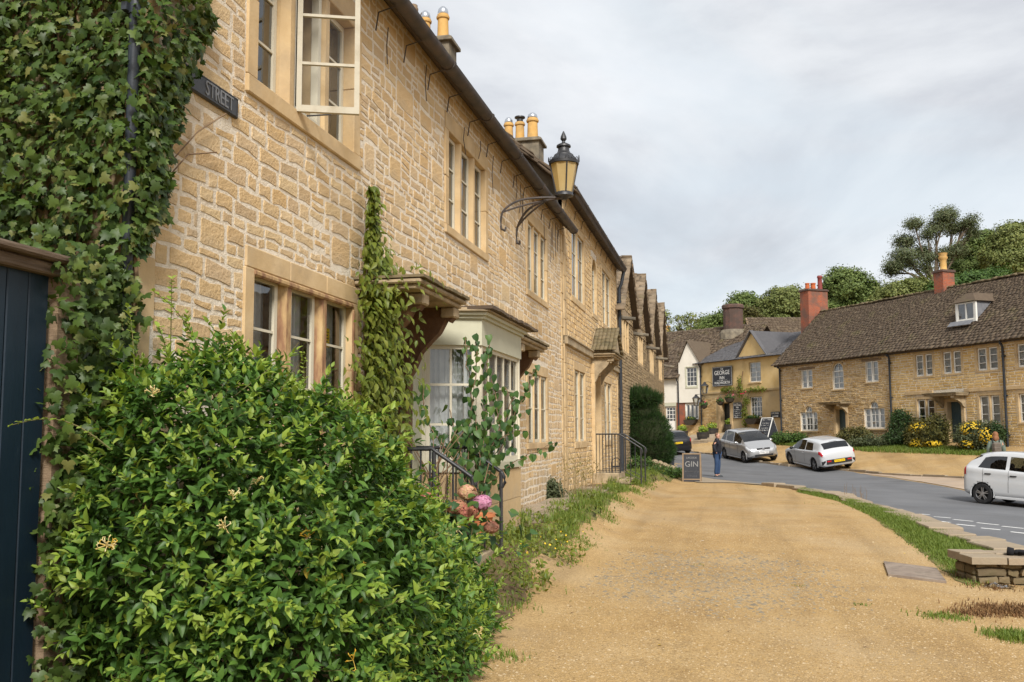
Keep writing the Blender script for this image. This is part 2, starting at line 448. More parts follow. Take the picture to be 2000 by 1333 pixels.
def brick_mat(name, c1, c2, mort, sc=1.0, dark=None):
    mt = bpy.data.materials.new(name); mt.use_nodes = True; nt = mt.node_tree; bs = nt.nodes['Principled BSDF']
    bs.inputs['Roughness'].default_value = .92
    tcn = nt.nodes.new('ShaderNodeTexCoord'); sp = nt.nodes.new('ShaderNodeSeparateXYZ'); nt.links.new(tcn.outputs['Object'], sp.inputs[0])
    cb = nt.nodes.new('ShaderNodeCombineXYZ')
    nt.links.new(math_node(nt, 'ADD', sp.outputs[0], sp.outputs[1]), cb.inputs[0]); nt.links.new(sp.outputs[2], cb.inputs[1])
    br = nt.nodes.new('ShaderNodeTexBrick'); nt.links.new(cb.outputs[0], br.inputs['Vector'])
    for k, x in (('Color1', (*c1, 1)), ('Color2', (*c2, 1)), ('Mortar', (*mort, 1)), ('Scale', 1.0), ('Mortar Size', .008 * sc), ('Brick Width', .23 * sc), ('Row Height', .078 * sc), ('Bias', 0.0)):
        br.inputs[k].default_value = x
    col = br.outputs['Color']
    if dark: col = mixrgb(nt, math_node(nt, 'MULTIPLY', ramp_node(nt, noise_node(nt, tcn.outputs['Object'], 1.6, 6), [(.45, (0, 0, 0)), (.62, (1, 1, 1))]).outputs[0], .75), col, dark)
    nt.links.new(col, bs.inputs['Base Color'])
    b = nt.nodes.new('ShaderNodeBump'); b.inputs['Strength'].default_value = .8; b.inputs['Distance'].default_value = .01; b.invert = True
    nt.links.new(br.outputs['Fac'], b.inputs['Height']); nt.links.new(b.outputs[0], bs.inputs['Normal'])
    return mt
MT['brick'] = brick_mat('red_brick', (.38, .085, .03), (.28, .07, .035), (.25, .18, .13), dark=(.13, .085, .065))
MT['brick_dark'] = brick_mat('dark_brick', (.14, .065, .045), (.10, .055, .045), (.10, .085, .07), dark=(.07, .05, .04))

# ------------------------------------------------------------------ building kit. A facade lies in the local plane y = 0, faces -y, x runs to the right seen from outside
class Frame:
    def __init__(s, o, ang):
        s.o = np.array([o[0], o[1], 0.0]); s.a = ang
        s.x = np.array([math.cos(ang), math.sin(ang), 0]); s.y = np.array([-math.sin(ang), math.cos(ang), 0])
    def w(s, x, y, z): return s.o + s.x * x + s.y * y + np.array([0, 0, z])
    def pix(s, px, py, yo=0.0):
        r = ray(px, py); t = (yo - (EYE - s.o) @ s.y) / (r @ s.y); p = EYE + t * r - s.o
        return p @ s.x, p[2]
    def rect(s, l, t, r_, b, yo=0.0):
        """clear rectangle on the facade measured at the photo pixels left, top, right, bottom"""
        x0 = s.pix(l, (t + b) / 2, yo)[0]; x1 = s.pix(r_, (t + b) / 2, yo)[0]
        return x0, x1, s.pix((l + r_) / 2, b, yo)[1], s.pix((l + r_) / 2, t, yo)[1]
    def root(s, name, label, cat, x, z, group=None):
        p = s.w(x, 0, 0); o = thing(name, label, cat, (p[0], p[1], 0), s.a, group)
        o.location.z = z
        PINV[o.name] = Matrix.Translation((-x, 0, -z))
        return o

def cells(x0, x1, z0, z1, holes):
    xs = sorted({x0, x1, *[min(max(h[k], x0), x1) for h in holes for k in (0, 1)]})
    zs = sorted({z0, z1, *[min(max(h[k], z0), z1) for h in holes for k in (2, 3)]})
    for a, b in zip(xs, xs[1:]):
        for c, d in zip(zs, zs[1:]):
            mx_, mz = (a + b) / 2, (c + d) / 2
            if b - a < 1e-5 or d - c < 1e-5 or any(h[0] < mx_ < h[1] and h[2] < mz < h[3] for h in holes): continue
            yield a, b, c, d
def wall(parent, x0, x1, z0, z1, holes, mat, room=0.9, rev=.26, gable=None, name='wall', y=0.0):
    b = MB()
    holes = [(h[0] - .012, h[1] + .012, h[2] - .012, h[3] + .012) for h in holes]      # the frames lap over the rough opening
    for a, c, d, e in cells(x0, x1, z0, z1, holes):
        b.add([(a, y, d), (c, y, d), (c, y, e), (a, y, e)], [(0, 1, 2, 3)])
    if gable: b.add([(p[0], y, p[1]) for p in gable], [tuple(range(len(gable)))])
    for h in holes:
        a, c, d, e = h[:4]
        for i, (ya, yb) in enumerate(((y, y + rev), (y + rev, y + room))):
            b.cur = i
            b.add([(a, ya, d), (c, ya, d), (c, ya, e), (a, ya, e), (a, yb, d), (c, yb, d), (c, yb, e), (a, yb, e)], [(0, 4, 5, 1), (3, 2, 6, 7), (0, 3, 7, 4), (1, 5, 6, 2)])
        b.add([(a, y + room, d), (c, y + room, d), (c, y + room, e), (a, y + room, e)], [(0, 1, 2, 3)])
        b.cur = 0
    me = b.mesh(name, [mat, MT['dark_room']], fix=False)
    return link(name, me, parent)

def courses(x0, x1, z0, z1, holes, rh, rw, gap, rng, wav=0.012, clip=None, skip=0.0, big=0.0):
    """Lays irregular stones in courses round the holes; returns rectangles (x0, x1, z0, z1) with their wavy bed joints."""
    out = []
    z = z0
    row = 0
    while z < z1 - rh[0] * .5:
        h = min(rng.uniform(*rh), z1 - z)
        if z1 - (z + h) < rh[0] * .6: h = z1 - z
        segs = [(x0, x1, z, z + h)]
        for ho in holes:
            if ho[3] <= z + .01 or ho[2] >= z + h - .01: continue
            ns = []
            for a, b, c, d in segs:
                if ho[1] <= a or ho[0] >= b: ns.append((a, b, c, d)); continue
                if ho[0] > a: ns.append((a, ho[0], c, d))
                if ho[1] < b: ns.append((ho[1], b, c, d))
                m0, m1 = max(a, ho[0]), min(b, ho[1])
                if ho[3] < d - .05: ns.append((m0, m1, max(c, ho[3]), d))
                if ho[2] > c + .05: ns.append((m0, m1, c, min(d, ho[2])))
            segs = ns
        for a, b, c, d in segs:
            if clip:
                lo, hi = clip((c + d) / 2); a = max(a, lo); b = min(b, hi)
            x = a
            while x < b - .03:
                w = rng.uniform(*rw) * (0.75 + .5 * min(1.4, (d - c) / ((rh[0] + rh[1]) / 2)))
                if b - (x + w) < rw[0] * .6: w = b - x
                if w > rw[1] * 1.9: w = w / 2
                if rng.random() >= skip:
                    if d - c > rh[0] * 1.5 and rng.random() < .16 and w < rw[1]:   # two thin stones instead of one
                        mz = c + (d - c) * rng.uniform(.4, .6); out.append((x, x + w, c, mz)); out.append((x, x + w, mz, d))
                    else: out.append((x, x + w, c, d))
                x += w
        z += h; row += 1
    wv = lambda x, z: wav * (math.sin(x * 2.3 + z * 5.1) + .7 * math.sin(x * 5.9 - z * 3.3 + 1.3) + .5 * math.sin(x * 11.3 + z * 9.1))
    return [(a, b, c, d, wv) for a, b, c, d in out]
def stone_shape(s, gap, depth, rng, jit):
    a, b, c, d, wv = s
    gap = gap * rng.uniform(.55, 1.35); g = gap / 2
    w, h = b - a - gap, d - c - gap
    if w < .02 or h < .02: return None
    cu = min(w, h) * rng.uniform(.05, .15)
    j = lambda k=1: rng.uniform(-jit, jit) * k
    x0, x1, z0, z1 = a + g + abs(j()), b - g - abs(j()), c + g, d - g
    pts = [(x0 + cu, z0 + j()), ((x0 + x1) / 2 + j(), z0 + j()), (x1 - cu * rng.uniform(.5, 1.2), z0 + j()), (x1 + j(.5), z0 + cu), (x1 + j(), (z0 + z1) / 2), (x1 + j(.5), z1 - cu * rng.uniform(.5, 1.2)),
           (x1 - cu, z1 + j()), ((x0 + x1) / 2 + j(), z1 + j()), (x0 + cu * rng.uniform(.5, 1.2), z1 + j()), (x0 + j(.5), z1 - cu), (x0 + j(), (z0 + z1) / 2), (x0 + j(.5), z0 + cu)]
    pts = [(x, z + wv(x, (c if i < 4 or i > 10 else d if 4 < i < 10 else (c + d) / 2))) for i, (x, z) in enumerate(pts)]
    mx_, mz = (x0 + x1) / 2, (z0 + z1) / 2
    dp = depth * rng.uniform(.45, 1.25)
    ins = min(.007, w * .06, h * .09)
    vs = [(x, .004, z) for x, z in pts]
    tx, tz = rng.uniform(-.25, .25) * dp, rng.uniform(-.25, .25) * dp
    for x, z in pts:
        L = math.hypot(x - mx_, z - mz) + 1e-6; k = ins / L
        vs.append((x + (mx_ - x) * k, -dp * .85 + tx * (x - mx_) / w + tz * (z - mz) / h, z + (mz - z) * k))
    vs.append((mx_ + w * rng.uniform(-.15, .15), -dp * 1.0, mz))
    n = len(pts)
    fs = [(i, (i + 1) % n, (i + 1) % n + n, i + n) for i in range(n)] + [(n + i, n + (i + 1) % n, 2 * n) for i in range(n)]
    return vs, fs, (mx_, 0, mz)
def masonry(parent, fr, rects, gap, depth, mat, rng, jit=.008, nobj=0, name='stone', yoff=0.0, hidden=None):
    sh = [q for q in (stone_shape(s, gap, depth, rng, jit) for s in rects) if q]
    idx = []
    if nobj:
        sc = []
        for i, (vs, fs, c) in enumerate(sh):
            x, y, z = proj(fr.w(c[0], yoff, c[2]))
            a = (vs[4][0] - vs[10][0]) * (vs[7][2] - vs[1][2])
            if z > .5 and -20 < x < 2020 and -20 < y < 1353 and not (hidden and hidden(x, y)): sc.append((a / (z * z), i))
        sc.sort(reverse=True); idx = [i for _, i in sc[:nobj]]
    pick = set(idx)
    for i in idx:
        vs, fs, c = sh[i]
        me = bpy.data.meshes.new(name); me.from_pydata([(v[0] - c[0], v[1] + yoff * 0, v[2] - c[2]) for v in vs], [], fs); me.materials.append(mat)
        link(name, me, parent, loc=(c[0], yoff, c[2]))
    b = MB()
    for i, (vs, fs, c) in enumerate(sh):
        if i not in pick: b.add([(v[0], v[1] + yoff, v[2]) for v in vs], fs)
    if b.f:
        me = b.mesh(name, mat, fix=False); o = link(name, me, parent, kind='stuff')
    return sh

def sash_ring(b, x0, x1, z0, z1, y, w, d, rows, cols, bw=.022):
    b.box(x0, x0 + w, y, y + d, z0, z1); b.box(x1 - w, x1, y, y + d, z0, z1)
    b.box(x0 + w, x1 - w, y + .001, y + d - .001, z0, z0 + w * 1.3); b.box(x0 + w, x1 - w, y + .001, y + d - .001, z1 - w, z1)
    for k in range(1, rows):
        z = z0 + (z1 - z0) * k / rows; b.box(x0 + w, x1 - w, y + .006, y + d - .006, z - bw / 2, z + bw / 2)
    for k in range(1, cols):
        x = x0 + (x1 - x0) * k / cols; b.box(x - bw / 2, x + bw / 2, y + .008, y + d - .008, z0 + w, z1 - w)
def panes(parent, x0, x1, z0, z1, y, rows, cols, mat, m_=.03):
    for i in range(rows):
        for k in range(cols):
            a, b = x0 + m_ + (x1 - x0 - 2 * m_) * k / cols, x0 + m_ + (x1 - x0 - 2 * m_) * (k + 1) / cols
            c, d = z0 + m_ + (z1 - z0 - 2 * m_) * i / rows, z0 + m_ + (z1 - z0 - 2 * m_) * (i + 1) / rows
            me = bpy.data.meshes.new('pane'); q = rnd.uniform(-.003, .003)
            cx, cz = (a + b) / 2, (c + d) / 2
            me.from_pydata([(a - cx, q, c - cz), (b - cx, -q, c - cz), (b - cx, q * .5, d - cz), (a - cx, -q * .5, d - cz)], [], [(0, 1, 2, 3)])
            link('pane', me, parent, mat, loc=(cx, y, cz))
def curtain(parent, x0, x1, z0, z1, y, mat, amp=.025, per=.09):
    n = max(6, int((x1 - x0) / per * 6)); V, Fc = [], []
    for i in range(n + 1):
        x = x0 + (x1 - x0) * i / n; yy = y + amp * math.sin((x - x0) / per * 2 * PI + .6 * math.sin(x * 9))
        V += [(x, yy, z0), (x, yy, z1)]
    for i in range(n): Fc.append((2 * i, 2 * i + 2, 2 * i + 3, 2 * i + 1))
    me = bpy.data.meshes.new('curtain'); me.from_pydata(V, [], Fc); me.polygons.foreach_set('use_smooth', [True] * n)
    return link('curtain', me, parent, mat)
def stone_window(parent, x0, x1, z0, z1, n=3, rows=3, cols=1, mull=.17, sur=.15, proud=.02, rec=.13, smat=None, mmat=None, pmat=None, gl=None, cur=None, skip=(), sw=.045, sill=.12, head=.2, hang=False, cmode='full', bw=.022):
    smat = smat or MT['ashlar']; mmat = mmat or smat; pmat = pmat or MT['cream']; gl = gl or MT['glass']
    b = MB()
    if sur > 0:
        k = 2 if z1 - z0 > 1.0 else 1
        for q in range(k):
            c, d = z0 + (z1 - z0) * q / k, z0 + (z1 - z0) * (q + 1) / k
            e = .02 * (q % 2)
            b.box(x0 - sur - e, x0, -proud, .24, c + (.004 if q else 0), d, .008); b.box(x1, x1 + sur + e, -proud, .24, c + (.004 if q else 0), d, .008)
        m_ = n if n > 1 else 1
        for q in range(m_):
            xa, xb = x0 - sur + (x1 - x0 + 2 * sur) * q / m_, x0 - sur + (x1 - x0 + 2 * sur) * (q + 1) / m_
            b.box(xa + (.003 if q else 0), xb, -proud + .002, .24, z1 + .002, z1 + head, .008)
        b.box(x0 - sur, x1 + sur, -proud - .012, .24, z0 - sill, z0 - .002, .01)
    else:
        b.box(x0 - .06, x1 + .06, -.07, .2, z0 - sill, z0 - .002, .008)
    wdw = b.build('window', smat, parent)
    lw = (x1 - x0 - (n - 1) * mull) / n
    for i in range(n):
        a = x0 + i * (lw + mull); c = a + lw
        if i < n - 1:
            q = MB(); h = mull * .28
            q.prism([(c, .07), (c + h, -.004), (c + mull - h, -.004), (c + mull, .07), (c + mull, .22), (c, .22)], lambda x, y: (x, y, z0), lambda x, y: (x, y, z1))
            q.build('mullion', mmat, wdw)
        if i in skip: continue
        s_ = MB(); sash_ring(s_, a + .006, c - .006, z0 + .004, z1 - .006, rec + (.03 if hang and i % 2 else 0), sw, .045, rows, cols, bw)
        s_.build('sash', pmat, wdw)
        panes(wdw, a + .006, c - .006, z0 + .004, z1 - .006, rec + .022 + (.03 if hang and i % 2 else 0), rows, cols, gl)
        if cur:
            cm = MT[cur]
            if cmode == 'full': curtain(wdw, a - .0, c + .0, z0, z1, rec + .085, cm)
            elif cmode == 'sides':
                curtain(wdw, c - lw * .42, c + .02, z0, z1, rec + .14, cm)
            elif cmode == 'half': curtain(wdw, a, c, z0, z0 + (z1 - z0) * .55, rec + .12, cm)
    return wdw
def np_boxes(name, C, AX, AY, AZ, mat, parent, jit=0.0, kind='stuff', label=None):
    C, AX, AY, AZ = (np.asarray(q, float) for q in (C, AX, AY, AZ)); n = len(C)
    S = np.array([[i, j, k] for k in (-1, 1) for j in (-1, 1) for i in (-1, 1)], float)
    V = C[:, None, :] + S[None, :, 0:1] * AX[:, None, :] + S[None, :, 1:2] * AY[:, None, :] + S[None, :, 2:3] * AZ[:, None, :]
    if jit: V = V + nr.uniform(-jit, jit, V.shape)
    Fq = np.array([(0, 2, 3, 1), (4, 5, 7, 6), (0, 1, 5, 4), (1, 3, 7, 5), (3, 2, 6, 7), (2, 0, 4, 6)])
    Fc = (np.arange(n)[:, None, None] * 8 + Fq[None]).reshape(-1, 4)
    return link(name, np_mesh(name, V.reshape(-1, 3), Fc, mat), parent, kind=kind, label=label)
def slates(parent, x0, x1, e, r_, expo, wid, mat, xr=None, th=.014, jit=.008, name='roof_slate', sag=0.0):
    """Overlapping stone tiles on the slope from eave e = (y, z) to ridge r_ = (y, z)."""
    ey, ez = e; dy, dz = r_[0] - ey, r_[1] - ez; L = math.hypot(dy, dz); dy /= L; dz /= L
    ny, nz = -dz, dy                       # outward normal of the slope
    if nz < 0: ny, nz = -ny, -nz
    C, AX, AY, AZ = [], [], [], []
    t = -.05
    while t < L:
        k = t / L; ex = expo * (1.25 - .5 * k) * rnd.uniform(.92, 1.08)
        lo, hi = (xr(max(0, min(1, k))) if xr else (x0, x1))
        x = lo + rnd.uniform(-.1, .02)
        while x < hi:
            w = wid * (1.2 - .4 * k) * rnd.uniform(.55, 1.35); w = min(w, hi - x + .03)
            if w > .03:
                ln = ex * 1.6; c = t + ln / 2 - ex * .15 + rnd.uniform(-.02, .02); tilt = th * 1.7 / ln
                up = th * 1.2 + rnd.uniform(0, jit) + sag * math.sin(x * .7 + 1.0) * .5
                ay = np.array([0, dy - ny * tilt, dz - nz * tilt]); rl = rnd.uniform(-.02, .02)
                nv = np.array([0, ny, nz])
                C.append(np.array([x + w / 2, ey + dy * c, ez + dz * c]) + nv * up)
                AX.append(np.array([1, 0, 0]) * (w / 2 - .005) + nv * rl * w); AY.append(ay * ln / 2 + np.array([rnd.uniform(-.03, .03) * ln, 0, 0])); AZ.append(nv * th * rnd.uniform(.6, 1.3))
            x += w
        t += ex
    return np_boxes(name, C, AX, AY, AZ, mat, parent, jit=jit * .5)
def roof_deck(parent, x0, x1, e, r_, back, mat, th=.06, name='roof'):
    b = MB()
    prof = [e, r_, back]
    b.prism([(e[0], e[1]), (r_[0], r_[1]), (back[0], back[1]), (back[0], back[1] - th), (r_[0], r_[1] - th * 1.3), (e[0], e[1] - th)], lambda y, z: (x0, y, z), lambda y, z: (x1, y, z))
    return b.build(name, mat, parent)
def pot_profile(h, r_, kind=0):
    if kind == 1: return [(r_ * 1.05, 0), (r_ * .82, h * .12), (r_ * .78, h * .55), (r_ * .9, h * .62), (r_ * 1.12, h * .70), (r_ * 1.12, h * .78), (r_ * .92, h * .80), (r_ * 1.0, h * .9), (r_ * 1.15, h), (r_ * .7, h)]
    return [(r_ * 1.02, 0), (r_ * .95, h * .5), (r_ * .9, h * .82), (r_ * 1.12, h * .85), (r_ * 1.15, h * .92), (r_ * 1.0, h * .95), (r_ * 1.0, h), (r_ * .75, h)]
def chimney(parent, x0, x1, y0, y1, z0, z1, mat, capmat=None, cap=.05, pots=(), base=None):
    b = MB(); b.box(x0, x1, y0, y1, z0, z1 - .14)
    b.cur = 1
    b.box(x0 - cap, x1 + cap, y0 - cap, y1 + cap, z1 - .14, z1 - .05, .012); b.box(x0 - cap * .4, x1 + cap * .4, y0 - cap * .4, y1 + cap * .4, z1 - .05, z1, .02)
    if base:
        b.cur = 0; b.box(x0 - base[0], x1 + base[0], y0 - base[0], y1 + base[0], z0, base[1])
    c = b.build('chimney', [mat, capmat or mat], parent)
    for (px_, py_, h, r_, pm, kd, top) in pots:
        p = MB(); p.lathe(pot_profile(h, r_, kd), (px_, py_, z1 - .01), 14)
        pp = p.build('chimney_pot', pm, c, smooth=True, angle=50)
        if top:
            q = MB()
            if top == 'dome': q.lathe([(r_ * .8, h), (r_ * .95, h + .05), (r_ * .8, h + .14), (r_ * .4, h + .2), (.01, h + .215)], (px_, py_, z1 - .01), 12)
            else:
                q.lathe([(r_ * .7, h), (r_ * .7, h + .12), (r_ * 1.2, h + .16), (r_ * 1.15, h + .2), (.02, h + .24)], (px_, py_, z1 - .01), 12)
            q.build('cowl', MT['steel'] if top == 'dome' else MT['iron'], c, smooth=True, angle=50)
    return c
MT['steel'] = matx('wire_cowl_steel', [(.55, .57, .6)], rough=.3, metal=.9)
def gutter_run(parent, x0, x1, y, z, r_, mat, brackets=1.0, name='gutter'):
    b = MB(); n = 10; L = max(2, int((x1 - x0) / 1.8))
    prof = [(math.cos(PI + PI * k / n) * r_, math.sin(PI + PI * k / n) * r_) for k in range(n + 1)]
    inn = [(a * .82, c * .82 + .004) for a, c in prof][::-1]
    b.prism(prof + inn, lambda a, c: (x0, y + a, z + c), lambda a, c: (x1, y + a, z + c))
    for k in range(L + 1):
        xx = x0 + (x1 - x0 - .06) * k / L
        pf = [(a * 1.13, c * 1.13) for a, c in prof]
        b.prism(pf, lambda a, c: (xx, y + a, z + c), lambda a, c: (xx + .06, y + a, z + c))
    g = b.build(name, mat, parent, smooth=True, angle=40)
    if brackets:
        x = x0 + .4
        while x < x1:
            q = MB(); q.tube([(x, y + r_, z - .02), (x, y + .02, z - r_ - .02), (x, -.06, z - .16), (x, -.03, z - .36)], .009, 5)
            q.build('gutter_bracket', mat, g)
            x += brackets * rnd.uniform(.85, 1.15)
    return g
def downpipe(parent, x, y, z0, z1, r_, mat, neck=None, name='drainpipe'):
    b = MB(); pts = []
    if neck: pts = [(x, neck[0], neck[1]), (x, neck[0], neck[1] - .12), (x, (neck[0] + y) / 2, z1 + .15), (x, y, z1)]
    else: pts = [(x, y, z1)]
    b.tube(pts + [(x, y, z0)], r_, 10)
    z = z0 + .6
    while z < z1:
        b.lathe([(r_ * 1.25, 0), (r_ * 1.25, .08)], (x, y, z), 10); b.box(x - r_ * 1.9, x + r_ * 1.9, y + r_ * .5, y + r_ + .02, z + .01, z + .06)
        z += 1.8
    return b.build(name, mat, parent, smooth=True, angle=40)
def canopy(parent, x0, x1, z, proj_, br, mat_top, mat_br, name='door_canopy', brh=.75, th=.1):
    """Flat stone hood on two scrolled brackets at br = [x, ...]."""
    b = MB()
    b.box(x0, x1, -proj_, .0, z - .05, z, .015); b.box(x0 + .05, x1 - .05, -proj_ + .05, 0, z - th, z - .052, .01)
    c = b.build(name, mat_top, parent)
    t = MB(); n = int((x1 - x0) / .16)
    for k in range(n):
        a = x0 - .01 + (x1 - x0 + .02) * k / n
        t.box(a, a + (x1 - x0) / n - .006, -proj_ - .02 - rnd.uniform(0, .02), 0, z + .002 + rnd.uniform(0, .006), z + .03 + rnd.uniform(0, .012))
    t.build('hood_tile', MT['moss'], c, kind='stuff')
    for x in br:
        q = MB(); p = proj_ * .86; h = brh
        out = [(0, z - th - .002), (-p, z - th - .002), (-p, z - th - .12), (-p * .93, z - th - .17), (-p * .86, z - th - .13), (-p * .80, z - th - .2), (-p * .72, z - th - h * .35), (-p * .55, z - th - h * .47), (-p * .36, z - th - h * .62), (-p * .22, z - th - h * .86), (-p * .1, z - th - h), (0, z - th - h)]
        q.prism(out, lambda y, zz: (x - .07, y, zz), lambda y, zz: (x + .07, y, zz))
        q.build('bracket', mat_br, c)
        q = MB(); q.box(x - .1, x + .1, -p - .03, -p + .14, z - th - .12, z - th - .003, .015); q.build('bracket_cap', mat_top, c)
    return c

# ------------------------------------------------------------------ left terrace
FL = Frame((-3.6, 0), R(90))
def hid_h1(x, y): return (y > 640 and x < 760) or x < 300 or (x < 400 and y < 330)
Z0 = .3
# ---- the near cottage
h1 = FL.root('cottage', 'golden rubble stone cottage with open casement window and sage bay window', 'house', 5.2, Z0)
up1, up2, up3 = (6.72, 8.72, 4.48, 5.78), (12.06, 14.06, 4.46, 5.77), (17.3, 19.16, 4.38, 5.7)
lo1, lo3 = (6.74, 8.74, 1.62, 2.96), (17.25, 19.1, 1.52, 2.82)
door1, door2 = (9.38, 10.3, .5, 2.62), (14.45, 15.3, .5, 2.62)
bayx = (10.92, 13.95, 1.32, 2.82)
holes = [up1, up2, up3, lo1, lo3, door1, door2, (11.2, 13.6, 1.45, 2.75)]
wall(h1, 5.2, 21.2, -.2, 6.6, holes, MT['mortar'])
ex = lambda h, a, b, c: (h[0] - a, h[1] + a, h[2] - b, h[3] + c)
rg = random.Random(11)
dress = [ex(up1, .17, .15, .26), ex(up2, .15, .12, .24), ex(up3, .15, .12, .22), ex(lo1, .14, .12, .18), ex(lo3, .14, .12, .24), (9.2, 10.5, -.3, 3.2), (14.2, 15.5, -.3, 3.2), (10.86, 14.1, -.3, 3.02), (5.2, 5.42, -.2, 6.5), (20.95, 21.25, -.2, 6.6)]
bigs = []
for _ in range(400):
    w_, h_ = rg.uniform(.32, .62), rg.uniform(.2, .34); x_, z_ = rg.uniform(5.5, 20.3), rg.uniform(.3, 6.1)
    if all(x_ + w_ < h[0] or x_ > h[1] or z_ + h_ < h[2] or z_ > h[3] for h in dress + bigs): bigs.append((x_, x_ + w_, z_, z_ + h_))
    if len(bigs) > 34: break
dress = dress + bigs
rc = courses(5.2, 21.2, .0, 6.56, dress, (.075, .155), (.11, .32), .02, rg, .009)
rc += [(*q_, lambda x, z: .004 * math.sin(x * 7 + z * 5)) for q_ in bigs]
H1_STONES = masonry(h1, FL, rc, .029, .006, MT['stone'], rg, .009, nobj=300, hidden=hid_h1)
# quoins at the two ends, dressed blocks
for xa, xb in ((5.2, 5.42), (20.95, 21.2)):
    z = 0.0; k = 0
    while z < 6.5:
        h = rg.uniform(.28, .42); h = min(h, 6.55 - z); q = MB(); q.box(xa + (.002 if k % 2 else -.012), xb - (.0 if k % 2 else .03), -.016 - .006 * (k % 2), .1, z + .004, z + h - .004, .01)
        q.build('quoin', MT['ashlar'], h1); z += h; k += 1
w1 = stone_window(h1, *up1, n=3, rows=3, mull=.19, sur=.17, rec=.1, skip=(1,), sw=.05, head=.26, sill=.15)
w2 = stone_window(h1, *up2, n=3, rows=3, mull=.17, sur=.15, rec=.06, cur='curtain_grey', head=.24)
w3 = stone_window(h1, *up3, n=3, rows=3, mull=.16, sur=.15, rec=.03, cur='curtain_grey', head=.22, pmat=MT['cream'])
w4 = stone_window(h1, *lo1, n=3, rows=3, mull=.2, sur=.13, rec=.05, mmat=MT['mull_brown'], sw=.055, head=.17, cur='curtain', cmode='sides')
w5 = stone_window(h1, *lo3, n=3, rows=2, mull=.14, sur=.14, rec=.015, cur='curtain')
# brown roll moulding along the head of the lower window
q = MB(); q.box(lo1[0] - .02, lo1[1] + .02, -.03, .02, lo1[3] - .055, lo1[3] - .002, .015); q.box(lo1[1] - .002 + .004, lo1[1] + .05, -.03, .05, lo1[2], lo1[3] - .06, .012); q.build('window_moulding', MT['mull_brown'], w4)
# curtains inside the first-floor window, and the casement swung open
curtain(w1, 8.35, 8.75, 4.5, 5.75, .3, MT['curtain_grey']); curtain(w1, 7.48, 7.64, 4.5, 5.75, .34, MT['curtain_grey'])
lw = (2.0 - .38) / 3; hx = up1[0] + lw + .19
q = MB(); sash_ring(q, 0, lw + .0, 0, 1.31, -.02, .045, .045, 3, 1, .024)
fr_ = MB()
for a_, b_, c_, d_ in ((hx - .06, hx + .02, 4.48, 5.78), (hx + lw - .06, hx + lw + .0, 4.48, 5.78), (hx + .02, hx + lw - .06, 4.482, 4.53), (hx + .02, hx + lw - .06, 5.73, 5.778)): fr_.box(a_, b_, .02, .09, c_, d_)
fr_.build('fixed_frame', MT['cream'], w1)
oc = q.build('open_casement', matx('aged_cream_paint', [(.44, .405, .315), (.50, .46, .365)], 6, 6, .6, .2, 30, stain=(.33, .28, .19), sscale=5, slo=.5, shi=.75), w1, loc=(hx - .04, -.02, 4.455), rot=(0, 0, R(-68)))  # cream darkened in its colour to offset the sun on the open sash
panes(oc, 0, lw + .0, 0, 1.31, .002, 3, 1, MT['glass_casement'])
q = MB(); q.tube([(hx + .25, .1, 4.52), (hx + .3, -.2, 4.53)], .008, 5); q.build('casement_stay', MT['iron'], w1)
# doors with hoods on scrolled brackets
def plank_door(parent, x0, x1, z0, z1, y, mat, n=5, label=None):
    b = MB(); w = (x1 - x0) / n
    for k in range(n): b.box(x0 + k * w + .003, x0 + (k + 1) * w - .003, y, y + .05, z0, z1, .006)
    d = b.build('door', mat, parent, label=label)
    k = MB(); k.ell((x1 - .1, y - .02, z0 + 1.0), (.03, .03, .03), 8, 6); k.build('door_handle', MT['iron'], d, smooth=True)
    return d
for dr in (door1, door2):
    plank_door(h1, dr[0], dr[1], dr[2], dr[3], .44, MT['blue_door'], label='navy blue plank door')
    b = MB(); b.box(dr[0] - .18, dr[0], -.06, .5, .3, 2.62, .01); b.box(dr[1], dr[1] + .18, -.06, .5, .3, 2.62, .01); b.box(dr[0] - .18, dr[1] + .18, -.058, .24, 2.622, 2.9, .01)
    b.build('door_surround', MT['brown_wood'], h1)
canopy(h1, 8.8, 10.5, 3.2, .7, (9.2, 10.33), MT['ashlar_grey'], MT['brown_wood'], brh=.82, th=.1)
canopy(h1, 13.98, 16.0, 3.16, .62, (14.28, 15.5), MT['ashlar_grey'], MT['brown_wood'], brh=.8, th=.1)
# canted bay between the doors
bay = link('bay_window', None, h1)
BP = [(10.85, -.02), (11.12, -.69), (13.3, -.69), (13.57, -.02)]
def bay_band(b, z0, z1, off, inset=0.0):
    c = np.array([12.21, -.1]); pts = []
    for (x, y) in BP:
        pts.append((x + (off if x > 12.2 else -off) * .95, y - off if y < -.1 else y))
    b.prism(pts, lambda x, y: (x, y, z0), lambda x, y: (x, y, z1))
q = MB(); q.box(10.52, 10.84, -.05, .1, .3, 2.9, .01); q.build('bay_pilaster', MT['sage'], bay)
b = MB(); bay_band(b, -.1, 1.22, .0); base = b.build('bay_base', MT['ashlar'], h1)
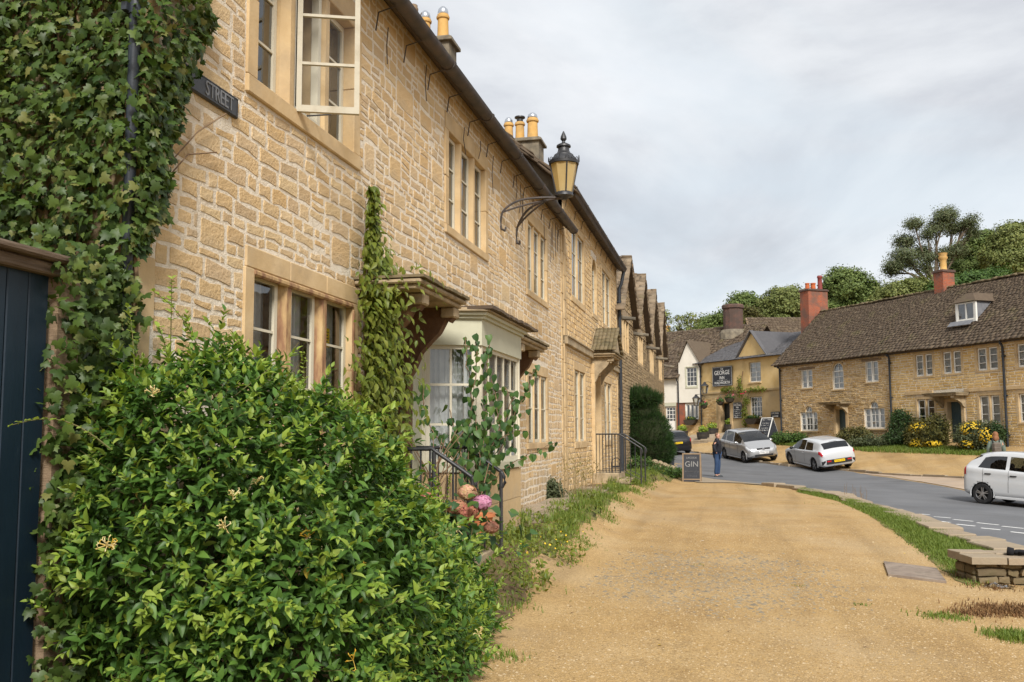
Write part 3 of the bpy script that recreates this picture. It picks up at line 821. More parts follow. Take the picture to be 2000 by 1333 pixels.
# ashlar blocks on the bay base: each its own piece
def face_boxes(p, q_, z0, z1, rows, cols, thick, mat, parent, name):
    p = np.array(p); q_ = np.array(q_); d = q_ - p; L = np.linalg.norm(d); d /= L; nrm = np.array([d[1], -d[0]])
    for i in range(rows):
        k0 = 0.0 if i % 2 == 0 else -.5
        for k in range(cols + (i % 2)):
            a, c = max(0, (k + k0) / cols), min(1, (k + 1 + k0) / cols)
            za, zb = z0 + (z1 - z0) * i / rows, z0 + (z1 - z0) * (i + 1) / rows
            cc = p + d * L * (a + c) / 2 + nrm * thick * .3
            bb = MB(); bb.obox((0, 0, 0), (d[0], d[1], 0), (nrm[0], nrm[1], 0), (0, 0, 1), L * (c - a) / 2 - .003, thick * .5 + rg.uniform(0, .004), (zb - za) / 2 - .003)
            bb.build(name, mat, parent, loc=(cc[0], cc[1], (za + zb) / 2))
face_boxes(BP[0], BP[1], 0.0, 1.2, 3, 2, .03, MT['ashlar'], base, 'ashlar_block')
face_boxes(BP[1], BP[2], 0.0, 1.2, 3, 4, .03, MT['ashlar'], base, 'ashlar_block')
b = MB(); bay_band(b, 1.222, 1.31, .05); b.build('bay_sill', MT['sage'], bay)
b = MB(); bay_band(b, 2.74, 3.06, .035); bay_band(b, 3.062, 3.1, .07); bay_band(b, 3.102, 3.14, .11); b.build('fascia', MT['sage'], bay)
b = MB(); bay_band(b, 3.142, 3.16, .15); bay_band(b, 3.162, 3.19, .1); b.build('bay_roof', MT['ashlar_grey'], bay)
t = MB()
for k in range(18):
    a = 10.95 + k * .155; t.box(a, a + .15, -.88 - rg.uniform(0, .03), -.2, 3.165 + rg.uniform(0, .008), 3.2 + rg.uniform(0, .012))
t.build('bay_roof_slate', MT['slate_stone'], bay, kind='stuff')
for (p, q_, rows, cols) in ((BP[0], BP[1], 3, 2), (BP[1], BP[2], 3, 5), (BP[2], BP[3], 3, 2)):
    d = np.array(q_) - np.array(p); L = np.linalg.norm(d); ang = math.atan2(d[1], d[0])
    f = MB(); sash_ring(f, .07, L - .05, 0, 1.43, 0, .05, .05, rows, cols, .028)
    f.box(0, .068, -.02, .07, 0, 1.43, .006); f.box(L - .048, L, -.02, .07, 0, 1.43, .006)
    fo = f.build('bay_sash', MT['cream'], bay, loc=(p[0], p[1], 1.312), rot=(0, 0, ang))
    panes(fo, .08, L - .06, .02, 1.41, .025, rows, cols, MT['glass'])
curtain(bay, 11.05, 13.4, 1.33, 2.72, -.5, MT['curtain_lace'] if 'curtain_lace' in MT else MT['curtain'], .02, .16)
b = MB()
n = 24
cv = MB(); V = []
for i in range(n + 1):
    k = i / n; x = 11.0 + .22 * k + .03 * math.sin(i * 1.9); y = -.06 - .55 * k + .02 * math.sin(i * 2.3); V += [(x + .1, y, 1.33), (x + .1, y, 2.72)]
cv.add(V, [(2 * i, 2 * i + 2, 2 * i + 3, 2 * i + 1) for i in range(n)]); cv.build('curtain', MT['curtain'], bay)
# eaves, gutter, roof, chimney
b = MB(); b.prism([(-.34, 6.36), (.05, 6.62), (.05, 6.5), (-.3, 6.31)], lambda y, z: (5.1, y, z), lambda y, z: (21.2, y, z)); b.build('eaves_board', MT['cast'], h1)
gutter_run(h1, 5.1, 21.25, -.27, 6.34, .095, MT['cast'], .95)
roof_deck(h1, 5.1, 21.2, (-.2, 6.33), (3.4, 9.84), (7.0, 6.5), MT['slate_stone'])
slates(h1, 5.1, 21.2, (-.2, 6.34), (3.4, 9.86), .26, .34, MT['slate_stone'], th=.018)
b = MB(); b.box(5.2, 21.15, .3, 6.6, 6.45, 6.55); b.add([(5.2, 0, -.2), (5.2, 6.8, -.2), (5.2, 6.8, 6.5), (5.2, 3.4, 9.8), (5.2, 0, 6.5)], [(0, 1, 2, 3, 4)]); b.build('gable_wall', MT['mortar_grey'], h1)
zc_ = FL.pix(872, 62, 2.6)[1]
chimney(h1, 20.85, 21.5, 2.6, 4.3, 9.0, zc_, MT['soot_stone'], cap=.09, pots=[(21.2, 2.85, .68, .14, MT['clay'], 0, 'dome'), (21.2, 3.3, .62, .14, MT['clay'], 0, 'dome'), (21.2, 3.62, 1.0, .12, MT['wood_grey'], 0, None)])
downpipe(h1, 5.1, -.03, .1, 6.1, .036, MT['pipe'], neck=(-.25, 6.28))
# trailing dead wire stems below the gutter
b = MB()
for k in range(14):
    x = rg.uniform(9.5, 20.8); z = rg.uniform(6.0, 6.3); L = rg.uniform(.25, .9)
    b.tube([(x, -.045, z), (x + rg.uniform(-.1, .1), -.045, z - L * .5), (x + rg.uniform(-.12, .12), -.04, z - L)], .006, 4)
b.build('dead_stems', MT['cast'], h1, kind='stuff')

# ---- the taller cottage with the pedimented door
h2 = FL.root('cottage', 'taller golden ashlar cottage with pedimented door hood and railed steps', 'house', 21.25, Z0)
H2h = dict(u1=(22.5, 24.5, 5.02, 6.72), u3=(28.25, 30.3, 5.02, 6.66), a2=(26.05, 26.95, 5.05, 6.6), l1=(22.75, 24.45, 1.5, 3.24), l3=(28.35, 30.2, 1.5, 3.24), d=(25.85, 26.95, .64, 3.3))
holes = list(H2h.values())
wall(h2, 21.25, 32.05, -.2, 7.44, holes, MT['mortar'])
rg = random.Random(5)
dress = [ex(h, .13, .1, .2) for h in holes] + [(21.25, 21.55, -1, 8), (31.8, 32.05, -1, 8), (21.2, 32.05, 3.68, 3.94)]
rc = courses(21.25, 32.05, .0, 7.42, dress, (.10, .15), (.16, .34), .02, rg, .005)
masonry(h2, FL, rc, .022, .016, MT['stone2'], rg, .006, nobj=300)
for xa, xb in ((21.25, 21.55), (31.8, 32.05)):
    z = 0.0
    while z < 7.38:
        h = min(rg.uniform(.35, .6), 7.43 - z); q = MB(); q.box(xa, xb, -.03, .1, z + .003, z + h - .003, .008); q.build('quoin', MT['ashlar'], h2); z += h
stone_window(h2, *H2h['u1'], n=2, rows=3, mull=.16, sur=.13, rec=.03, cur='curtain_grey', sill=.16)
stone_window(h2, *H2h['u3'], n=2, rows=3, mull=.16, sur=.13, rec=.03, cur='curtain_grey', sill=.16)
stone_window(h2, *H2h['l1'], n=2, rows=3, mull=.16, sur=.13, rec=.03, cur='curtain_grey', sill=.16)
stone_window(h2, *H2h['l3'], n=2, rows=3, mull=.16, sur=.13, rec=.03, cur='curtain_grey', sill=.16)
aw = stone_window(h2, *H2h['a2'], n=1, rows=4, cols=2, sur=.12, rec=.05, head=.02, sill=.14)
b = MB(); xa, xb = H2h['a2'][:2]; cx_ = (xa + xb) / 2; rr = (xb - xa) / 2; zt = H2h['a2'][3] - rr
arc = [(cx_ + rr * math.cos(PI * k / 12), zt + rr * math.sin(PI * k / 12)) for k in range(13)]
for s_ in (0, 1):
    half = arc[:7] if s_ == 0 else arc[6:]
    crn = (xb, H2h['a2'][3] + .001) if s_ == 0 else (xa, H2h['a2'][3] + .001)
    b.prism(half + [crn], lambda x, z: (x, -.015, z), lambda x, z: (x, .22, z))
b.build('arch_spandrel', MT['ashlar'], aw)
for (xa, xb) in ((21.25, 25.55), (27.25, 32.1)):
    q = MB(); q.box(xa, xb, -.1, .05, 3.72, 3.92, .012); q.box(xa, xb, -.13, .05, 3.885, 3.925, .008); q.build('string_course', MT['ashlar_grey'], h2)
plank_door(h2, *H2h['d'], .3, MT['wood_grey'])
b = MB(); d = H2h['d']; b.box(d[0] - .2, d[0], -.1, .26, .5, 3.32, .012); b.box(d[1], d[1] + .2, -.1, .26, .5, 3.32, .012); b.box(d[0] - .2, d[1] + .2, -.098, .26, 3.322, 3.6, .01); b.build('door_surround', MT['ashlar'], h2)
hood = canopy(h2, 25.5, 27.3, 3.86, .68, (25.75, 27.05), MT['ashlar_grey'], MT['ashlar_grey'], 'pediment_hood', brh=.75)
b = MB(); b.prism([(25.46, 3.9), (27.34, 3.9), (26.4, 4.55)], lambda x, z: (x, -.62, z), lambda x, z: (x, 0, z)); b.build('pediment', MT['ashlar_grey'], hood)
C, AX, AY, AZ = [], [], [], []
for s_ in (-1, 1):
    for i in range(6):
        for k in range(6):
            t_ = (i + .5) / 6.0; nx_, nz_ = s_ * .57, .82
            C.append((26.4 + s_ * .97 * (1 - t_) , -.05 - .66 * (k + .5) / 6, 3.93 + .66 * t_ + .02)); AX.append((s_ * .10, 0, -.066)); AY.append((0, .055, 0)); AZ.append((nx_ * .013, 0, nz_ * .013))
np_boxes('hood_tile', C, AX, AY, AZ, MT['moss'], hood, jit=.01)
b = MB(); b.prism([(-.34, 7.2), (.05, 7.44), (.05, 7.34), (-.3, 7.14)], lambda y, z: (21.15, y, z), lambda y, z: (32.15, y, z)); b.build('eaves_board', MT['cast'], h2)
gutter_run(h2, 21.15, 32.2, -.27, 7.32, .095, MT['cast'], 1.2)
roof_deck(h2, 21.15, 32.15, (-.2, 7.30), (3.4, 10.42), (7.0, 7.4), MT['slate_stone'])
slates(h2, 21.0, 32.15, (-.2, 7.31), (3.4, 10.45), .26, .34, MT['slate_stone'], th=.024, jit=.02)
# the gable end that shows above the lower roof, with stacked tiles along its verge
b = MB(); b.add([(21.25, 0, 5.8), (21.25, 6.8, 5.8), (21.25, 6.8, 7.3), (21.25, 3.4, 10.35), (21.25, 0, 7.42)], [(0, 1, 2, 3, 4)]); b.build('gable_wall', MT['soot_stone'], h2); b = MB(); b.add([(32.05, 0, -.2), (32.05, 6.8, -.2), (32.05, 6.8, 7.3), (32.05, 3.4, 10.35), (32.05, 0, 7.42)], [(0, 1, 2, 3, 4)]); b.build('gable_wall', MT['soot_stone'], h2)
C, AX, AY, AZ = [], [], [], []
for k in range(26):
    t_ = (k + .3) / 26 * 4.9; y = -.3 + t_ * .757; z = 7.17 + t_ * .654
    for l in range(2):
        C.append((21.06 + rg.uniform(-.05, .03), y + rg.uniform(-.03, .03), z + .02 + l * .05)); AX.append((.2, 0, 0)); AY.append((0, .16, .12)); AZ.append((0, -.012, .02))
np_boxes('verge_slate', C, AX, AY, AZ, MT['slate_stone'], h2, jit=.025)
chimney(h2, 31.1, 32.0, 2.45, 3.75, 9.6, 11.82, MT['soot_stone'], cap=.1, pots=[(31.55, 2.75, .80, .19, MT['clay'], 0, 'dome'), (31.55, 3.2, .70, .16, MT['clay'], 0, 'flue'), (31.55, 3.6, .70, .16, MT['clay'], 0, 'dome')])
downpipe(h2, 31.95, -.12, .1, 6.6, .055, MT['pipe'], neck=(-.27, 7.22))

# ---- the long gabled range beyond
h3 = FL.root('gabled_house', 'dark rubble stone house with a row of steep gables and stone waterspouts', 'house', 32.1, Z0)
gc = [34.7, 40.8, 47.0, 53.1]
holes = [(g - 1.15, g + 1.15, 4.7, 6.0) for g in gc] + [(37.4, 38.2, .4, 2.3), (44.0, 44.8, 1.4, 2.6)]
wall(h3, 32.1, 56.0, -.3, 5.9, holes[:0] + [(h[0], h[1], h[2], min(h[3], 5.88)) for h in holes], MT['mortar_grey'])
rg = random.Random(8)
dress = [ex(h, .12, .1, .16) for h in holes]
rc = courses(32.1, 56.0, .0, 5.85, dress, (.09, .14), (.18, .42), .02, rg, .006)
masonry(h3, FL, rc, .02, .03, MT['rubble_grey'], rg, .008)
for h in holes[:4]:
    stone_window(h3, h[0], h[1], h[2], h[3] - .12, n=3, rows=2, mull=.16, sur=.12, rec=.03, cur='curtain', smat=MT['ashlar'], pmat=MT['ashlar'])
stone_window(h3, *holes[5], n=1, rows=2, cols=2, sur=.12, rec=.16, smat=MT['ashlar_grey'])
plank_door(h3, *holes[4], .2, MT['wood_grey'])
for g in gc:
    za, zv, hw = {34.7: 8.05, 40.8: 8.4, 47.0: 8.65, 53.1: 8.8}[g], 5.86, 2.9
    gb = MB(); gb.add([(g - hw, -.03, zv), (g + hw, -.03, zv), (g, -.03, za)], [(0, 1, 2)]); gb.add([(g - hw, .3, zv), (g + hw, .3, zv), (g, .3, za)], [(0, 2, 1)])
    go = gb.build('gable', MT['mortar_grey'], h3)
    rc = courses(g - hw, g + hw, zv, za, [(g - 1.27, g + 1.27, 5, 6.2)], (.09, .14), (.16, .36), .02, rg, .004, clip=lambda z: (g - hw * (za - z) / (za - zv) + .06, g + hw * (za - z) / (za - zv) - .06))
    masonry(go, FL, rc, .02, .03, MT['rubble_grey'], rg, .008, yoff=-.03)
    for s_ in (-1, 1):
        C, AX, AY, AZ = [], [], [], []
        Ls = math.hypot(hw, za - zv); dx, dz = s_ * hw / Ls, -(za - zv) / Ls; nx_, nz_ = -dz * s_ * 1.0, abs(dx)
        nx_ = s_ * (za - zv) / Ls; nz_ = hw / Ls
        t_ = 0.05
        while t_ < Ls + .1:
            y = -.32
            while y < 3.2:
                w = rg.uniform(.22, .5)
                C.append((g + dx * t_ + nx_ * .05, y + w / 2, za + .05 + dz * t_ + nz_ * .05)); AX.append((dx * .17, 0, dz * .17 - .0)); AY.append((0, w / 2 - .006, 0)); AZ.append((nx_ * .022, 0, nz_ * .022 )); y += w
            t_ += .2
        np_boxes('roof_slate', C, AX, AY, AZ, MT['rubble_grey'] if False else MT['slate_warm'] if 'slate_warm' in MT else MT['slate_stone'], h3, jit=.022)
    rb = MB(); rb.prism([(g - hw, zv), (g, za), (g + hw, zv), (g, za - .12)], lambda x, z: (x, -.28, z), lambda x, z: (x, 3.4, z)); rb.build('roof', MT['slate_stone'], h3)
for x in (32.3, 37.75, 43.9, 50.05, 55.9):
    q = MB(); q.tube([(x, .1, 5.7), (x, -.25, 5.62), (x, -.62, 5.58)], [.09, .075, .06], 7); q.build('waterspout', MT['soot_stone'], h3)
roof_deck(h3, 32.1, 56.0, (.2, 5.86), (3.4, 9.0), (7.0, 5.9), MT['slate_stone'])
slates(h3, 32.1, 56.0, (1.2, 6.7), (3.4, 9.0), .3, .4, MT['slate_stone'])
b = MB(); b.add([(56.0, 0, -.3), (56.0, 6.8, -.3), (56.0, 6.8, 5.9), (56.0, 3.4, 9.0), (56.0, 0, 5.9)], [(0, 1, 2, 3, 4)]); b.build('gable_wall', MT['soot_stone'], h3)
# ------------------------------------------------------------------ ground, road, verges
def gravel_mat():
    mt = matx('golden_gravel', [(.34, .22, .093), (.39, .26, .113), (.425, .295, .14)], .9, 9, .97, 0, world_co=True)
    nt = mt.node_tree; bs = nt.nodes['Principled BSDF']
    pos = nt.nodes.new('ShaderNodeNewGeometry').outputs['Position']
    src = bs.inputs['Base Color'].links[0].from_socket
    vo = nt.nodes.new('ShaderNodeTexVoronoi'); vo.inputs['Scale'].default_value = 85; nt.links.new(pos, vo.inputs['Vector'])
    gr = ramp_node(nt, vo.outputs['Color'], [(.0, (.62, .58, .50)), (.35, (.95, .93, .9)), (.7, (1.1, 1.08, 1.05)), (1.0, (1.5, 1.5, 1.55))]).outputs[0]
    col = mixrgb(nt, .85, src, gr, 'MULTIPLY')
    # dusty wheel-worn bands and damp patches that follow the path
    f = ramp_node(nt, noise_node(nt, pos, .35, 7, .6), [(.46, (0, 0, 0)), (.64, (1, 1, 1))]).outputs[0]
    col = mixrgb(nt, math_node(nt, 'MULTIPLY', f, .55), col, (.42, .31, .175))
    f2 = ramp_node(nt, noise_node(nt, pos, 1.7, 8, .7), [(.54, (0, 0, 0)), (.74, (1, 1, 1))]).outputs[0]
    col = mixrgb(nt, math_node(nt, 'MULTIPLY', f2, .5), col, (.24, .17, .095))
    sp1 = ramp_node(nt, noise_node(nt, pos, 34, 5, .75), [(.36, (.55, .52, .48)), (.46, (1, 1, 1)), (.57, (1, 1, 1)), (.68, (1.35, 1.38, 1.45))]).outputs[0]
    col = mixrgb(nt, .8, col, sp1, 'MULTIPLY')
    mps = nt.nodes.new('ShaderNodeMapping'); mps.inputs['Scale'].default_value = (1.3, .10, 1); mps.inputs['Rotation'].default_value = (0, 0, R(-4)); nt.links.new(pos, mps.inputs[0])
    f4 = ramp_node(nt, noise_node(nt, mps.outputs[0], 1.0, 6, .6, .4), [(.36, (.80, .79, .78)), (.5, (1, 1, 1)), (.66, (1.12, 1.13, 1.16))]).outputs[0]
    col = mixrgb(nt, .8, col, f4, 'MULTIPLY')
    # an area where old grey setts wear through
    mp = nt.nodes.new('ShaderNodeVectorMath'); mp.operation = 'SUBTRACT'; g0 = ground(1400, 1125); mp.inputs[1].default_value = tuple(g0); nt.links.new(pos, mp.inputs[0])
    mp2 = nt.nodes.new('ShaderNodeVectorMath'); mp2.operation = 'MULTIPLY'; mp2.inputs[1].default_value = (.62, .30, 0); nt.links.new(mp.outputs[0], mp2.inputs[0])
    ln = nt.nodes.new('ShaderNodeVectorMath'); ln.operation = 'LENGTH'; nt.links.new(mp2.outputs[0], ln.inputs[0])
    f3 = ramp_node(nt, math_node(nt, 'ADD', ln.outputs['Value'], math_node(nt, 'MULTIPLY', noise_node(nt, pos, 2.5, 8, .7), 1.2)), [(.55, (1, 1, 1)), (1.45, (0, 0, 0))]).outputs[0]
    f3 = math_node(nt, 'MULTIPLY', f3, ramp_node(nt, noise_node(nt, pos, 9, 6, .7), [(.4, (0, 0, 0)), (.62, (1, 1, 1))]).outputs[0])
    col = mixrgb(nt, math_node(nt, 'MULTIPLY', f3, .85), col, (.18, .145, .10))
    nt.links.new(col, bs.inputs['Base Color'])
    b = nt.nodes.new('ShaderNodeBump'); b.inputs['Strength'].default_value = .5; b.inputs['Distance'].default_value = .010
    h = math_node(nt, 'ADD', math_node(nt, 'MULTIPLY', vo.outputs['Distance'], -1.0), math_node(nt, 'MULTIPLY', noise_node(nt, pos, 14, 6, .7), 1.2))
    nt.links.new(h, b.inputs['Height']); nt.links.new(b.outputs[0], bs.inputs['Normal'])
    return mt
MT['gravel'] = gravel_mat()
MT['asphalt'] = matx('grey_asphalt', [(.115, .118, .125), (.14, .143, .15), (.165, .168, .175)], .5, 9, .85, .35, 120, world_co=True, stain=(.085, .085, .085), sscale=.35, slo=.5, shi=.66, sfac=.45)
MT['apron'] = matx('worn_pinkish_apron', [(.36, .27, .19), (.44, .34, .25)], 1.2, 8, .95, .4, 60, world_co=True, stain=(.25, .22, .19), sscale=.6, slo=.5, shi=.8)
MT['paint'] = matx('worn_road_paint', [(.62, .62, .60), (.75, .75, .73)], 6, 8, .8, .2, 60, world_co=True, stain=(.25, .25, .25), sscale=9, slo=.56, shi=.72, sfac=.7)
MT['flag'] = matx('worn_flagstone', [(.22, .175, .12), (.31, .25, .175), (.38, .31, .22)], 3, 8, .93, .8, 30, [(.19, .15, .105), (.31, .25, .175), (.36, .28, .195), (.28, .205, .14)], .6, (.18, .15, .10), 1.5, .52, .75, .5)
MT['dirt'] = matx('dark_soil', [(.10, .07, .035), (.17, .115, .055)], 4, 8, .97, .8, 30, world_co=True)
MT['turf'] = matx('turf_soil', [(.075, .085, .02), (.14, .13, .04), (.26, .19, .075)], 3.5, 9, .97, .8, 30, world_co=True)

gx = np.concatenate([[-500, -250, -120, -70], np.arange(-45, -8, 2.5), np.arange(-8, 12, .4), np.arange(12, 40, 1.0), [42, 48, 56, 70, 90, 130, 260, 500]])
gy = np.concatenate([[-500, -200, -60, -20, -8], np.arange(-4, 40, .4), np.arange(40, 80, 1.0), [82, 88, 96, 110, 130, 170, 250, 500, 900]])
G = np.stack(np.meshgrid(gx, gy), -1).reshape(-1, 2)
Z = np.concatenate([hgt_np(G[i:i + 20000]) for i in range(0, len(G), 20000)])
idx = np.arange(len(G)).reshape(len(gy), len(gx))
link('ground', np_mesh('ground', np.column_stack([G, Z]), np.stack([idx[:-1, :-1], idx[:-1, 1:], idx[1:, 1:], idx[1:, :-1]], -1).reshape(-1, 4), MT['gravel'], smooth=True), kind='structure')

def resample(P, n):
    P = np.asarray(P, float); d = np.r_[0, np.cumsum(np.linalg.norm(np.diff(P, axis=0), axis=1))]; t = np.linspace(0, d[-1], n)
    return np.stack([np.interp(t, d, P[:, k]) for k in range(P.shape[1])], 1)
def strip(name, A, B, mat, lift, n=80, m_=10, parent=None, kind='structure', wob=0.0):
    """A draped sheet between two edge lines on the ground."""
    A = resample([(p[0], p[1]) for p in A], n); B = resample([(p[0], p[1]) for p in B], n)
    if wob:
        s_ = np.cumsum(nr.normal(0, wob, (n, 2)), 0) * .3 + nr.normal(0, wob, (n, 2)); A = A + s_; B = B + nr.normal(0, wob, (n, 2))
    t = np.linspace(0, 1, m_)[None, :, None]; P = (A[:, None] * (1 - t) + B[:, None] * t).reshape(-1, 2)
    z = hgt_np(P) + lift; ix = np.arange(n * m_).reshape(n, m_)
    Fc = np.stack([ix[:-1, :-1], ix[1:, :-1], ix[1:, 1:], ix[:-1, 1:]], -1).reshape(-1, 4)
    me = np_mesh(name, np.column_stack([P, z]), Fc, mat, smooth=True)
    if me.polygons[0].normal.z < 0: me.flip_normals()
    return link(name, me, parent, kind=kind)
g_ = lambda *pts: [ground(*p) for p in pts]
Wl = lambda u, v: W(u, v)
road_near = [W(6.2, 70), W(5.6, 52), W(5.4, 44)] + g_((1335, 926), (1400, 937), (1460, 944), (1500, 948), (1560, 955), (1650, 972), (1750, 1001), (1850, 1037), (1960, 1074)) + [W(8.2, 13.2), W(10.5, 9.5), W(14.5, 5), W(20, 0), W(28, -8)]
road_far = [W(11, 72), W(10.8, 64), W(10.9, 60)] + g_((1345, 881.5), (1395, 890), (1450, 900), (1530, 911), (1660, 921), (1740, 934), (1800, 944), (1890, 961), (1990, 975)) + [W(18, 25.6), W(22, 22), W(26, 17), W(31, 11), W(40, 0)]
road = strip('road', road_near, road_far, MT['asphalt'], .012, 140, 14)
apron = strip('road_apron', g_((1680, 926), (1740, 932), (1800, 942), (1890, 959), (1990, 973)) + [W(18.4, 26), W(23, 22)], g_((1690, 925.5), (1740, 928.5), (1800, 932), (1890, 936), (1960, 938)) + [W(21, 34), W(27, 28)], MT['apron'], .018, 40, 5, wob=.03)
pavement = strip('pavement', [W(4.6, 44)] + g_((1318, 930), (1365, 944), (1430, 944), (1480, 946)), [W(5.3, 44)] + g_((1336, 926.5), (1398, 937.5), (1455, 943.6), (1500, 948)), MT['flag'], .02, 30, 5)
# give-way dashes, each a painted strip on the road
def dash(a, b, w):
    A = ground(*a); B = ground(*b); d = B - A; L = np.hypot(d[0], d[1]); d = d / L; n = np.array([-d[1], d[0], 0]) * w / 2
    V = []
    for k in range(5):
        p = A + d * L * k / 4
        for s_ in (-1, 1):
            q = p + s_ * n * (1 + rnd.uniform(-.06, .06)); V.append((q[0], q[1], hgt(q[0], q[1]) + .017))
    me = bpy.data.meshes.new('road_marking'); me.from_pydata(V, [], [(2 * k, 2 * k + 2, 2 * k + 3, 2 * k + 1) for k in range(4)]); me.materials.append(MT['paint'])
    if me.polygons[0].normal.z < 0: me.flip_normals()
    link('road_marking', me, road)
for a, b in (((1794, 1005.5), (1816, 1007.5)), ((1824, 1011), (1857, 1014)), ((1862, 1016.5), (1901, 1020.5)), ((1908, 1023), (1951, 1027.5)), ((1957, 1030), (2000, 1034.5)), ((2008, 1037), (2060, 1042))): dash(a, b, .13)
for a, b in (((1829, 1019.5), (1855, 1022.5)), ((1868, 1026), (1905, 1030)), ((1916, 1033.5), (1954, 1037)), ((1974, 1041), (2006, 1044.5)), ((2020, 1048), (2070, 1054))): dash(a, b, .13)

# kerb slabs along the near edge of the road
kerb = strip('kerb', g_((1450, 946), (1500, 949.5), (1560, 957), (1650, 975), (1750, 1005), (1850, 1043), (1960, 1083)) + [W(7.9, 12.9)], g_((1460, 944.5), (1500, 948.3), (1560, 955.5), (1650, 972.6), (1750, 1001.6), (1850, 1037.5), (1960, 1074.5)) + [W(8.15, 13.3)], MT['flag'], .028, 60, 3)
kl = resample([(p[0], p[1]) for p in g_((1500, 949), (1560, 956.5), (1650, 974), (1750, 1004), (1850, 1042), (1960, 1080))], 400)
def slab(c, d, L, Wd, th, z, parent, name, mat, jit=.03, rot=0.0):
    """One irregular flat stone."""
    n = np.array([-d[1], d[0]]); pts = []
    for a, b in ((-1, -1), (-.3, -1.02), (.4, -.98), (1, -1), (1.02, 0), (1, 1), (.3, 1.03), (-.4, .97), (-1, 1), (-1.03, .1)):
        p = c + d * L / 2 * a * (1 + rnd.uniform(-jit, jit)) + n * Wd / 2 * b * (1 + rnd.uniform(-jit * 2, jit * 2)); pts.append((p[0], p[1]))
    q = MB(); cen = np.mean(pts, 0)
    top = [(x + (cen[0] - x) * .04, y + (cen[1] - y) * .04) for x, y in pts]
    t1, t2 = rnd.uniform(-.02, .02), rnd.uniform(-.02, .02)
    zz = lambda x, y: t1 * (x - c[0]) + t2 * (y - c[1])
    V = [(x - c[0], y - c[1], -.06) for x, y in pts] + [(x - c[0], y - c[1], th * .8 + zz(x, y)) for x, y in pts] + [(x - c[0], y - c[1], th + zz(x, y)) for x, y in top]
    m_ = len(pts); Fc = [tuple(range(m_ - 1, -1, -1)), tuple(range(2 * m_, 3 * m_))] + [(i + l * m_, (i + 1) % m_ + l * m_, (i + 1) % m_ + (l + 1) * m_, i + (l + 1) * m_) for l in (0, 1) for i in range(m_)]
    q.add(V, Fc)
    return q.build(name, mat, parent, loc=(c[0], c[1], z))
i = 0
while i < 396:
    p = kl[i]; d = kl[min(i + 3, 399)] - kl[i]; seg = np.linalg.norm(d) / 3; d = d / np.linalg.norm(d)
    L = rnd.uniform(.55, 1.1); k = int(L / seg / 2)
    c = kl[min(399, i + k)] + np.array([-d[1], d[0]]) * rnd.uniform(-.14, .04)
    slab(c, d, L - .04, rnd.uniform(.32, .62), rnd.uniform(.05, .10), hgt(*c) + .02, kerb, 'kerb_stone', MT['flag'])
    i += 2 * k + 1
far_k = resample([(p[0], p[1]) for p in g_((1340, 880.5), (1395, 889), (1450, 899), (1530, 910.5), (1600, 915.5), (1660, 920), (1700, 925), (1800, 931.5), (1890, 935.5), (2000, 940))], 500)
fk = link('far_kerb', np_mesh('far_kerb', [(p[0], p[1], hgt(*p) + .02) for p in far_k[::20]] + [(p[0] + .05, p[1] + .1, hgt(*p) + .02) for p in far_k[::20]], [(i, i + 1, i + 26, i + 25) for i in range(24)], MT['flag']), kind='structure')
i = 0
while i < 495:
    p = far_k[i]; d = far_k[min(i + 3, 499)] - p; seg = np.linalg.norm(d) / 3; d = d / np.linalg.norm(d); L = rnd.uniform(.6, 1.3); k = max(1, int(L / seg / 2))
    c = far_k[min(499, i + k)]; slab(c, d, L - .03, rnd.uniform(.14, .22), rnd.uniform(.05, .1), hgt(*c) + .01, fk, 'kerb_stone', MT['flag']); i += 2 * k + 1

# flagged footpath in front of the cottages
path = strip('footpath', [(-3.55, 13.8), (-3.55, 17), (-3.55, 25)], [(-2.75, 13.8), (-2.7, 17), (-2.9, 25)], MT['dirt'], .012, 30, 5, wob=.02)
y = 14.0
while y < 23:
    L = rnd.uniform(.6, 1.1)
    for X, wd in ((-3.33, .4), (-2.92, .36)):
        c = np.array([X + rnd.uniform(-.03, .03), y + L / 2]); slab(c, np.array([0, 1.0]), L - .03, wd, .02, hgt(*c) + .02, path, 'paving_slab', MT['flag'], .02)
    y += L
# soil strip under the plants by the houses
strip('flower_bed', [(-3.58, 3.6), (-3.58, 9), (-3.58, 13.9)], [(-1.95, 3.6), (-2.0, 9), (-2.6, 13.9)], MT['dirt'], .008, 30, 6, wob=.04)
strip('verge_soil', [(-2.7, 11.5), (-2.7, 17), (-3.0, 25), (-3.5, 34), (-3.5, 48)], [(-2.15, 11.6), (-2.35, 14.5), (-2.45, 20), (-2.55, 27), (-1.9, 34)], MT['turf'], .006, 60, 8, wob=.06)
vl = g_((1560, 962), (1640, 980), (1700, 1008), (1760, 1050), (1810, 1090), (1860, 1130), (1900, 1150))
vu = g_((1570, 957.5), (1650, 974), (1750, 1004), (1850, 1042), (1900, 1062), (1950, 1082), (2000, 1100))
strip('verge_bank', vl, vu, MT['turf'], .007, 50, 8, wob=.04)

